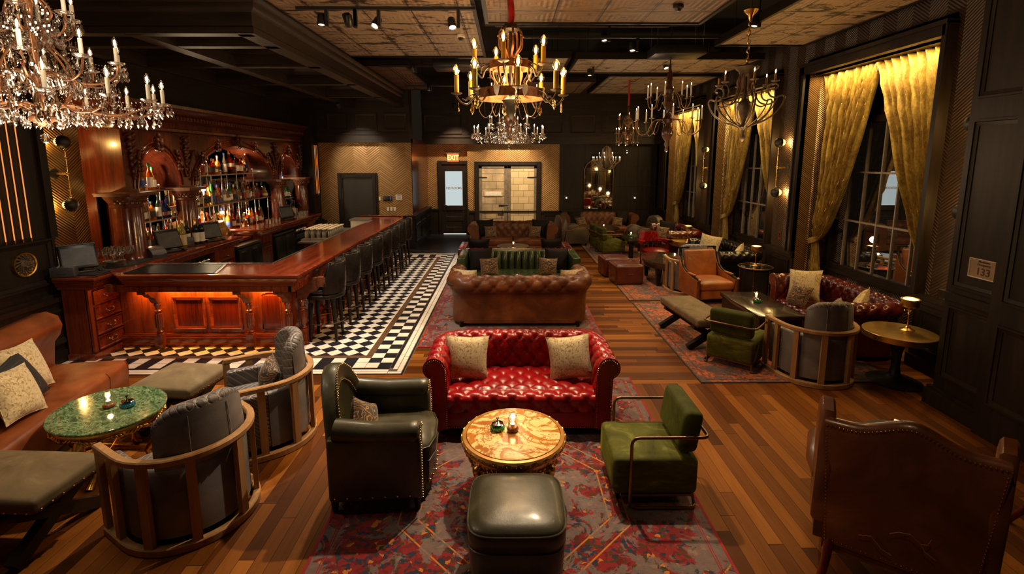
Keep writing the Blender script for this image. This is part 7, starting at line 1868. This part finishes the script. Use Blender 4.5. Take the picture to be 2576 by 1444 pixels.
CNAME = {'amber': 'amber whisky', 'dark': 'dark wine', 'clear': 'clear spirit', 'green': 'green glass', 'red': 'red liqueur', 'yellow': 'yellow liqueur', 'blue': 'blue glass', 'honey': 'honey-coloured spirit', 'brown': 'brown spirit'}
def bottle(shape, liq, lab, cap, loc, label, group, sc=1):
    key = (shape, liq, lab, cap)
    if key in PROTO: o = dup(PROTO[key], loc, random.uniform(0, .6), label, group)
    else:
        o = thing('bottle', label, 'bottle', loc, .2, group); pr, h, _ = SHAPES[shape]
        mb = MB(); n = 4 if shape == 'square' else 12; mb.lathe(pr, n, M=T((0, 0, 0), (0, 0, pi/4))); mb.build('glass_body', LIQ[liq], o, 50)
        mb = MB(); r = pr[2][0]+.0012; mb.lathe([(r, .035), (r, pr[3][1]*.8)], n, M=T((0, 0, 0), (0, 0, pi/4))); mb.f = [f for f in mb.f if len(f) == 4 and len(set(f)) == 4][:n]; mb.m = [0]*len(mb.f); mb.build('paper_label', LAB[lab], o, 50)
        mb = MB(); mb.lathe([(.0155, pr[-1][1]-.012 if shape != 'wine' else pr[-1][1]-.05), (.016, h-.004), (.012, h), (0, h)], 10); mb.build('cap', CAPM[cap], o, 50)
        PROTO[key] = o
    o.scale = (sc*1.22,)*3; return o
def row(y0, y1, x, z, n, liqs, shapes, caps, where, sc=1.0, stagger=.05, fill=True):
    rg = random.Random(int(y0*100+z*1000))
    for k in range(n):
        l = liqs[rg.randrange(len(liqs))]; y = y0+(y1-y0)*(k+.5)/n+rg.uniform(-.02, .02)
        bottle(shapes[rg.randrange(len(shapes))], l, rg.randrange(5) if l != 'dark' else rg.randrange(2), caps[rg.randrange(len(caps))], (x+rg.uniform(-stagger, stagger), y, z), '%s bottle, %s from left, %s' % (CNAME[l], ORD[k], where), 'bottles '+where, sc*rg.uniform(.92, 1.08))
MIX = ['amber', 'honey', 'clear', 'amber', 'brown', 'red', 'green', 'dark']; SH = ['round', 'tall', 'square', 'squat', 'round']; CP = ['gold', 'black', 'red', 'cork', 'white', 'blue', 'green']
row(10.48, 11.1, -6.0, 2.11, 3, ['amber', 'honey', 'amber'], ['round', 'tall'], ['green', 'red', 'gold'], 'on the top shelf of the near niche')
row(10.2, 11.4, -6.0, 1.61, 9, ['amber', 'amber', 'brown', 'dark', 'blue'], SH, ['red', 'blue', 'black', 'gold'], 'on the lower shelf of the near niche')
row(10.15, 11.4, -6.0, ZB, 11, ['green', 'yellow', 'dark', 'amber', 'honey'], ['round', 'wine', 'tall'], ['red', 'red', 'green', 'black'], 'on the counter under the near niche')
row(10.3, 11.3, -5.75, ZB, 5, ['green', 'honey', 'clear', 'red'], ['round', 'tall'], ['red', 'cork', 'black'], 'in front at the counter under the near niche')
row(12.4, 15.1, -6.02, 2.31, 17, ['clear', 'amber', 'honey', 'clear', 'red', 'honey', 'brown'], SH, ['white', 'gold', 'blue', 'cork', 'black'], 'on the top shelf of the centre niche', 1.1)
bottle('squat', 'red', 0, 'gold', (-5.97, 13.95, 2.40), 'tall amber-red decanter standing above the others on the centre top shelf', 'centre top decanter', 1.35)
row(12.0, 15.9, -6.02, 1.71, 26, MIX, SH, CP, 'on the wide lower shelf of the centre niche', 1.05)
row(12.0, 15.9, -5.93, 1.71, 8, ['clear', 'honey', 'amber'], ['squat', 'square'], CP, 'at the front of the wide centre shelf', .95)
row(12.7, 13.7, -6.05, .985, 7, ['clear', 'honey', 'amber'], SH, CP, 'on the lowered shelf in the counter gap', 1.05)
row(13.8, 15.9, -6.05, ZB, 16, ['amber', 'red', 'brown', 'amber', 'honey'], SH, CP, 'at the back of the counter under the centre niche')
row(11.75, 12.5, -6.05, ZB, 5, ['clear', 'amber', 'blue'], SH, CP, 'on the counter at the left of the centre niche')
row(11.9, 12.4, -5.65, ZB, 3, ['amber', 'clear', 'honey'], ['tall', 'squat'], ['cork', 'gold'], 'beside the second till', 1.1)
row(16.7, 17.25, -6.02, 2.06, 3, ['clear', 'clear', 'honey'], ['round', 'tall'], CP, 'on the top shelf of the far niche')
row(16.5, 17.65, -6.02, 1.59, 8, ['honey', 'clear', 'green', 'green'], SH, CP, 'on the lower shelf of the far niche')
row(16.2, 17.8, -5.85, ZB, 10, ['amber', 'red', 'dark', 'clear', 'green'], SH, CP, 'on the far counter past the last till')
for k, (x, y, c) in enumerate(((-5.62, 11.15, 'black'), (-5.55, 11.32, 'gold'), (-5.50, 11.42, 'red'), (-5.6, 11.5, 'red'))): bottle('wine', 'dark', 1, c, (x, y, ZB), 'dark wine bottle with white label between the two middle tills, %s from the left' % ORD[k], 'wine bottles between the tills', 1.15)
bottle('tall', 'yellow', 0, 'gold', (-5.55, 10.88, ZB), 'yellow bottle standing at the counter edge between the tills', 'yellow bottle', 1.15)
bottle('wine', 'dark', 1, 'black', (-6.15, 8.35, ZB), 'dark wine bottle behind the nearest till', 'dark bottle by the chest', 1.1)
# decanters (cut glass)
def decanter(label, loc, s_=1):
    t = thing('glass_decanter', label, 'decanter', loc); t.scale = (s_,)*3
    mb = MB(); mb.lathe([(0, 0), (.05, 0), (.08, .04), (.07, .09), (.02, .14), (.02, .18), (.03, .19)], 10); mb.build('body', CRYT, t, 5); mb = MB(); mb.ball((0, 0, .22), .03, 6); mb.build('stopper', CRYT, t, 5)
decanter('large cut-glass decanter in the counter gap', (-5.75, 13.1, .985), 1.2); decanter('cut-glass bowl decanter on the far counter near the gap', (-5.75, 13.95, ZB)); decanter('second cut-glass decanter at the left side of the lowered shelf', (-5.8, 12.8, .985), .9)
t = thing('cash_register', 'antique brass cash register in the middle of the back counter', 'cash register', (-5.95, 12.95, .985), pi/2)
mb = MB(); mb.rbox((0, .0, .11), (.42, .36, .22), .02, 2); mb.build('body', BRASSD, t); mb = MB(); mb.loft([[(-.2, y, z) for y, z in ((-.16, .22), (-.08, .36), (.1, .40), (.16, .22))], [(.2, y, z) for y, z in ((-.16, .22), (-.08, .36), (.1, .40), (.16, .22))]]); mb.build('hood', BRASSD, t); mb = MB(); [mb.ball((-.15+.05*i, -.15+.03*j, .235+.04*j), .012, 6) for i in range(7) for j in range(3)]; mb.build('keys', CREAM, t)
# tumblers and wine glasses
wg = thing('wine_glass', 'x', 'glass', (0, 0, 0), raw=True); mb = MB(); mb.lathe([(0, .10), (.02, .105), (.036, .135), (.038, .17), (.031, .225), (.0295, .225), (.036, .17), (.034, .138), (.018, .11), (0, .105)], 14); mb.build('bowl', WGLASS, wg); mb = MB(); mb.lathe([(.034, 0), (.034, .003), (.006, .010), (.004, .05), (.005, .10)], 12); mb.build('stem_and_foot', WGLASS, wg)
k = 0
for j in range(3):
    for i in range(6):
        o = wg if k == 0 else dup(wg); o.location = (-5.60+.0-.13*j+.02*(i % 2), (8.98+.115*i+.03*j)*YSCALE, ZB+.012); o['label'] = 'wine glass on the near counter mat, %s row back, %s from left' % (ORD[j], ORD[i]); o['group'] = 'wine glasses on the near counter'; k += 1
for i in range(12): tumbler('clear tumbler on the far back counter, %s from the left' % ORD[i], (-5.55-.1*(i % 2), 16.95+.075*i, ZB), 'tumblers on the far counter')
for i in range(7): tumbler('clear mixing glass left of the far till, %s from the left' % ORD[i], (-5.55-.12*(i % 2), 14.9+.1*i, ZB), 'glasses left of the far till')
for i in range(6): tumbler('upturned glass on the under-bar ledge, %s from the left' % ORD[i], (-3.75, 10.1+.12*i, .87), 'glasses on the under-bar ledge')
for k in range(6):
    o = thing('steel_plate', 'stainless plate in the stack by the nearest till, %s from the bottom' % ORD[k], 'plate', (-5.50, 8.83, ZB+.012+.014*k), 0, 'stacked steel plates'); mb = MB(); mb.lathe([(0, .0), (.10, 0), (.135, .012), (.137, .014), (.10, .004), (0, .004)], 28); mb.build('dish', CHROME, o)
t = thing('counter_mat', 'black rubber mat under the glasses on the near back counter', 'bar mat', (0, 0, 0)); mb = MB(); mb.box(-5.95, 8.2, ZB, -5.36, 9.75, ZB+.01); mb.build('mat', BLACKP, t); mb = MB(); [mb.box(-5.95, 8.2+.03*k, ZB+.01, -5.36, 8.212+.03*k, ZB+.014) for k in range(51)]; mb.build('ribs', GREYP, t)
# tills
def till(label, loc, rz, s_=1, first=[None]):
    if first[0] is None:
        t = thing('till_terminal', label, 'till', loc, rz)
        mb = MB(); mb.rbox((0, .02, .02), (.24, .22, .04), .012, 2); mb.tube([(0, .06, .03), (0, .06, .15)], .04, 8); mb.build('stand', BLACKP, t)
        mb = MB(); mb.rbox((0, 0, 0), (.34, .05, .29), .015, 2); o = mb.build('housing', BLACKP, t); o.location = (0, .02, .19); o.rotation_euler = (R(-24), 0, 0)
        mb = MB(); mb.box(-.15, -.029, -.115, .15, -.026, .10); mb.build('screen', flat('screen_reflection_grey', (.09, .095, .10), .25), o)  # grey reflection of the room put into the screen's colour
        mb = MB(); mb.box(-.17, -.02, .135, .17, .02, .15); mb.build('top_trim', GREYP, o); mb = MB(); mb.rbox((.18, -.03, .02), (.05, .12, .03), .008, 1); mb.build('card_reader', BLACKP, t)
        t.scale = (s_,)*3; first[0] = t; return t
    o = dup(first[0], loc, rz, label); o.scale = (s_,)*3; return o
till('large black till terminal nearest the camera on the back counter', (-5.68, 8.38, ZB), R(50), 1.15)
till('black till terminal with grey reflecting screen, second from the near end', (-5.52, 10.35, ZB), R(62), 1.1)
till('black till terminal beside the wine bottles, third from the near end', (-5.48, 11.75, ZB), R(60), 1.05)
till('black till terminal on the far counter', (-5.50, 15.9, ZB), R(62), 1.05)
till('black till terminal turned away at the far end of the counter', (-5.75, 17.85, ZB), R(120), .95)
def printer(label, loc, rz, s_=(.22, .26, .16), dome=False):
    t = thing('receipt_printer', label, 'printer', loc, rz); mb = MB()
    if dome: mb.loft([[(x, y, z) for y, z in ((-.16, 0), (-.17, .06), (-.13, .11), (-.05, .15), (.08, .16), (.15, .12), (.16, 0))] for x in (-.1, .1)])
    else: mb.rbox((0, 0, s_[2]/2), s_, .012, 2)
    mb.build('body', GREYP, t); mb = MB(); mb.box(-.05, -.005-(.165 if dome else s_[1]/2), .05, .05, .0-(.16 if dome else s_[1]/2), .056); mb.build('paper_slot', STEEL, t)
printer('dark grey receipt printer at the near left end of the back counter', (-5.72, 8.13, ZB), R(20), (.26, .14, .13)); printer('grey dome-topped receipt printer left of the second till', (-5.48, 9.82, ZB), R(60), dome=True); printer('black receipt printer between the yellow bottle and the wine bottles', (-5.62, 11.02, ZB), R(60))
for x, y, i in ((-6.1, 8.55, 0), (-6.1, 8.75, 1)):
    t = thing('pump_bottle', 'white pump bottle %s behind the nearest till' % ('on the left', 'on the right')[i], 'bottle', (x, y, ZB)); mb = MB(); mb.lathe([(0, 0), (.035, 0), (.037, .16), (.03, .19), (.012, .2), (.012, .24)], 12); mb.build('body', WHITEP, t); mb = MB(); mb.tube([(0, 0, .24), (0, 0, .27), (.05, 0, .262)], .01, 6); mb.build('pump', WHITEP, t)
# niche lights, then added front spots
for y, z, p in ((10.75, 2.45, 2.5), (10.7, 1.95, 2), (12.9, 2.0, 10), (13.3, 2.62, 3.5), (14.8, 2.55, 3), (12.3, 1.45, 5), (13.6, 1.4, 7), (14.8, 1.4, 5), (16.95, 2.35, 5), (17.0, 1.9, 3), (10.8, 1.4, 4)):
    light('POINT', (-6.08, y, z), p*4.5, (1, .74, .42), .03)
for y in (10.8, 12.9, 14.7, 16.95):
    light('SPOT', (-4.9, y, 3.9), 50, (1, .7, .4), .05, (-5.9, y, 1.4), 60)  # front spots added without fixtures to brighten the bottles
t = thing('shelf_lamp', 'bright bare bulb glowing at the centre of the bottle shelves', 'lamp', (-6.1, 12.95, 1.73)); mb = MB(); mb.lathe([(0, 0), (.03, 0), (.03, .02), (.012, .03)], 12); mb.build('socket', CHROME, t); mb = MB(); mb.lathe([(.012, .03), (.035, .07), (.035, .28), (0, .32)], 12); mb.build('bulb', emis('bright_tube', (1, .82, .5), 14), t)
t = thing('shelf_lamp', 'bright bare bulb glowing in the far niche', 'lamp', (-6.0, 16.9, 2.07)); mb = MB(); mb.lathe([(0, 0), (.03, 0), (.03, .02), (.012, .03)], 12); mb.build('socket', CHROME, t); mb = MB(); mb.lathe([(.012, .03), (.035, .07), (.035, .20), (0, .24)], 12); mb.build('bulb', emis('bright_tube2', (1, .82, .5), 14), t)
# floor behind the bar: dark duckboard
t = thing('bar_floor_mat', 'black rubber floor matting behind the bar', 'mat', (0, 0, 0)); mb = MB(); mb.box(-5.35, 9.55, .0, -3.95, 16.1, .015); mb.build('matting', BLACK, t)
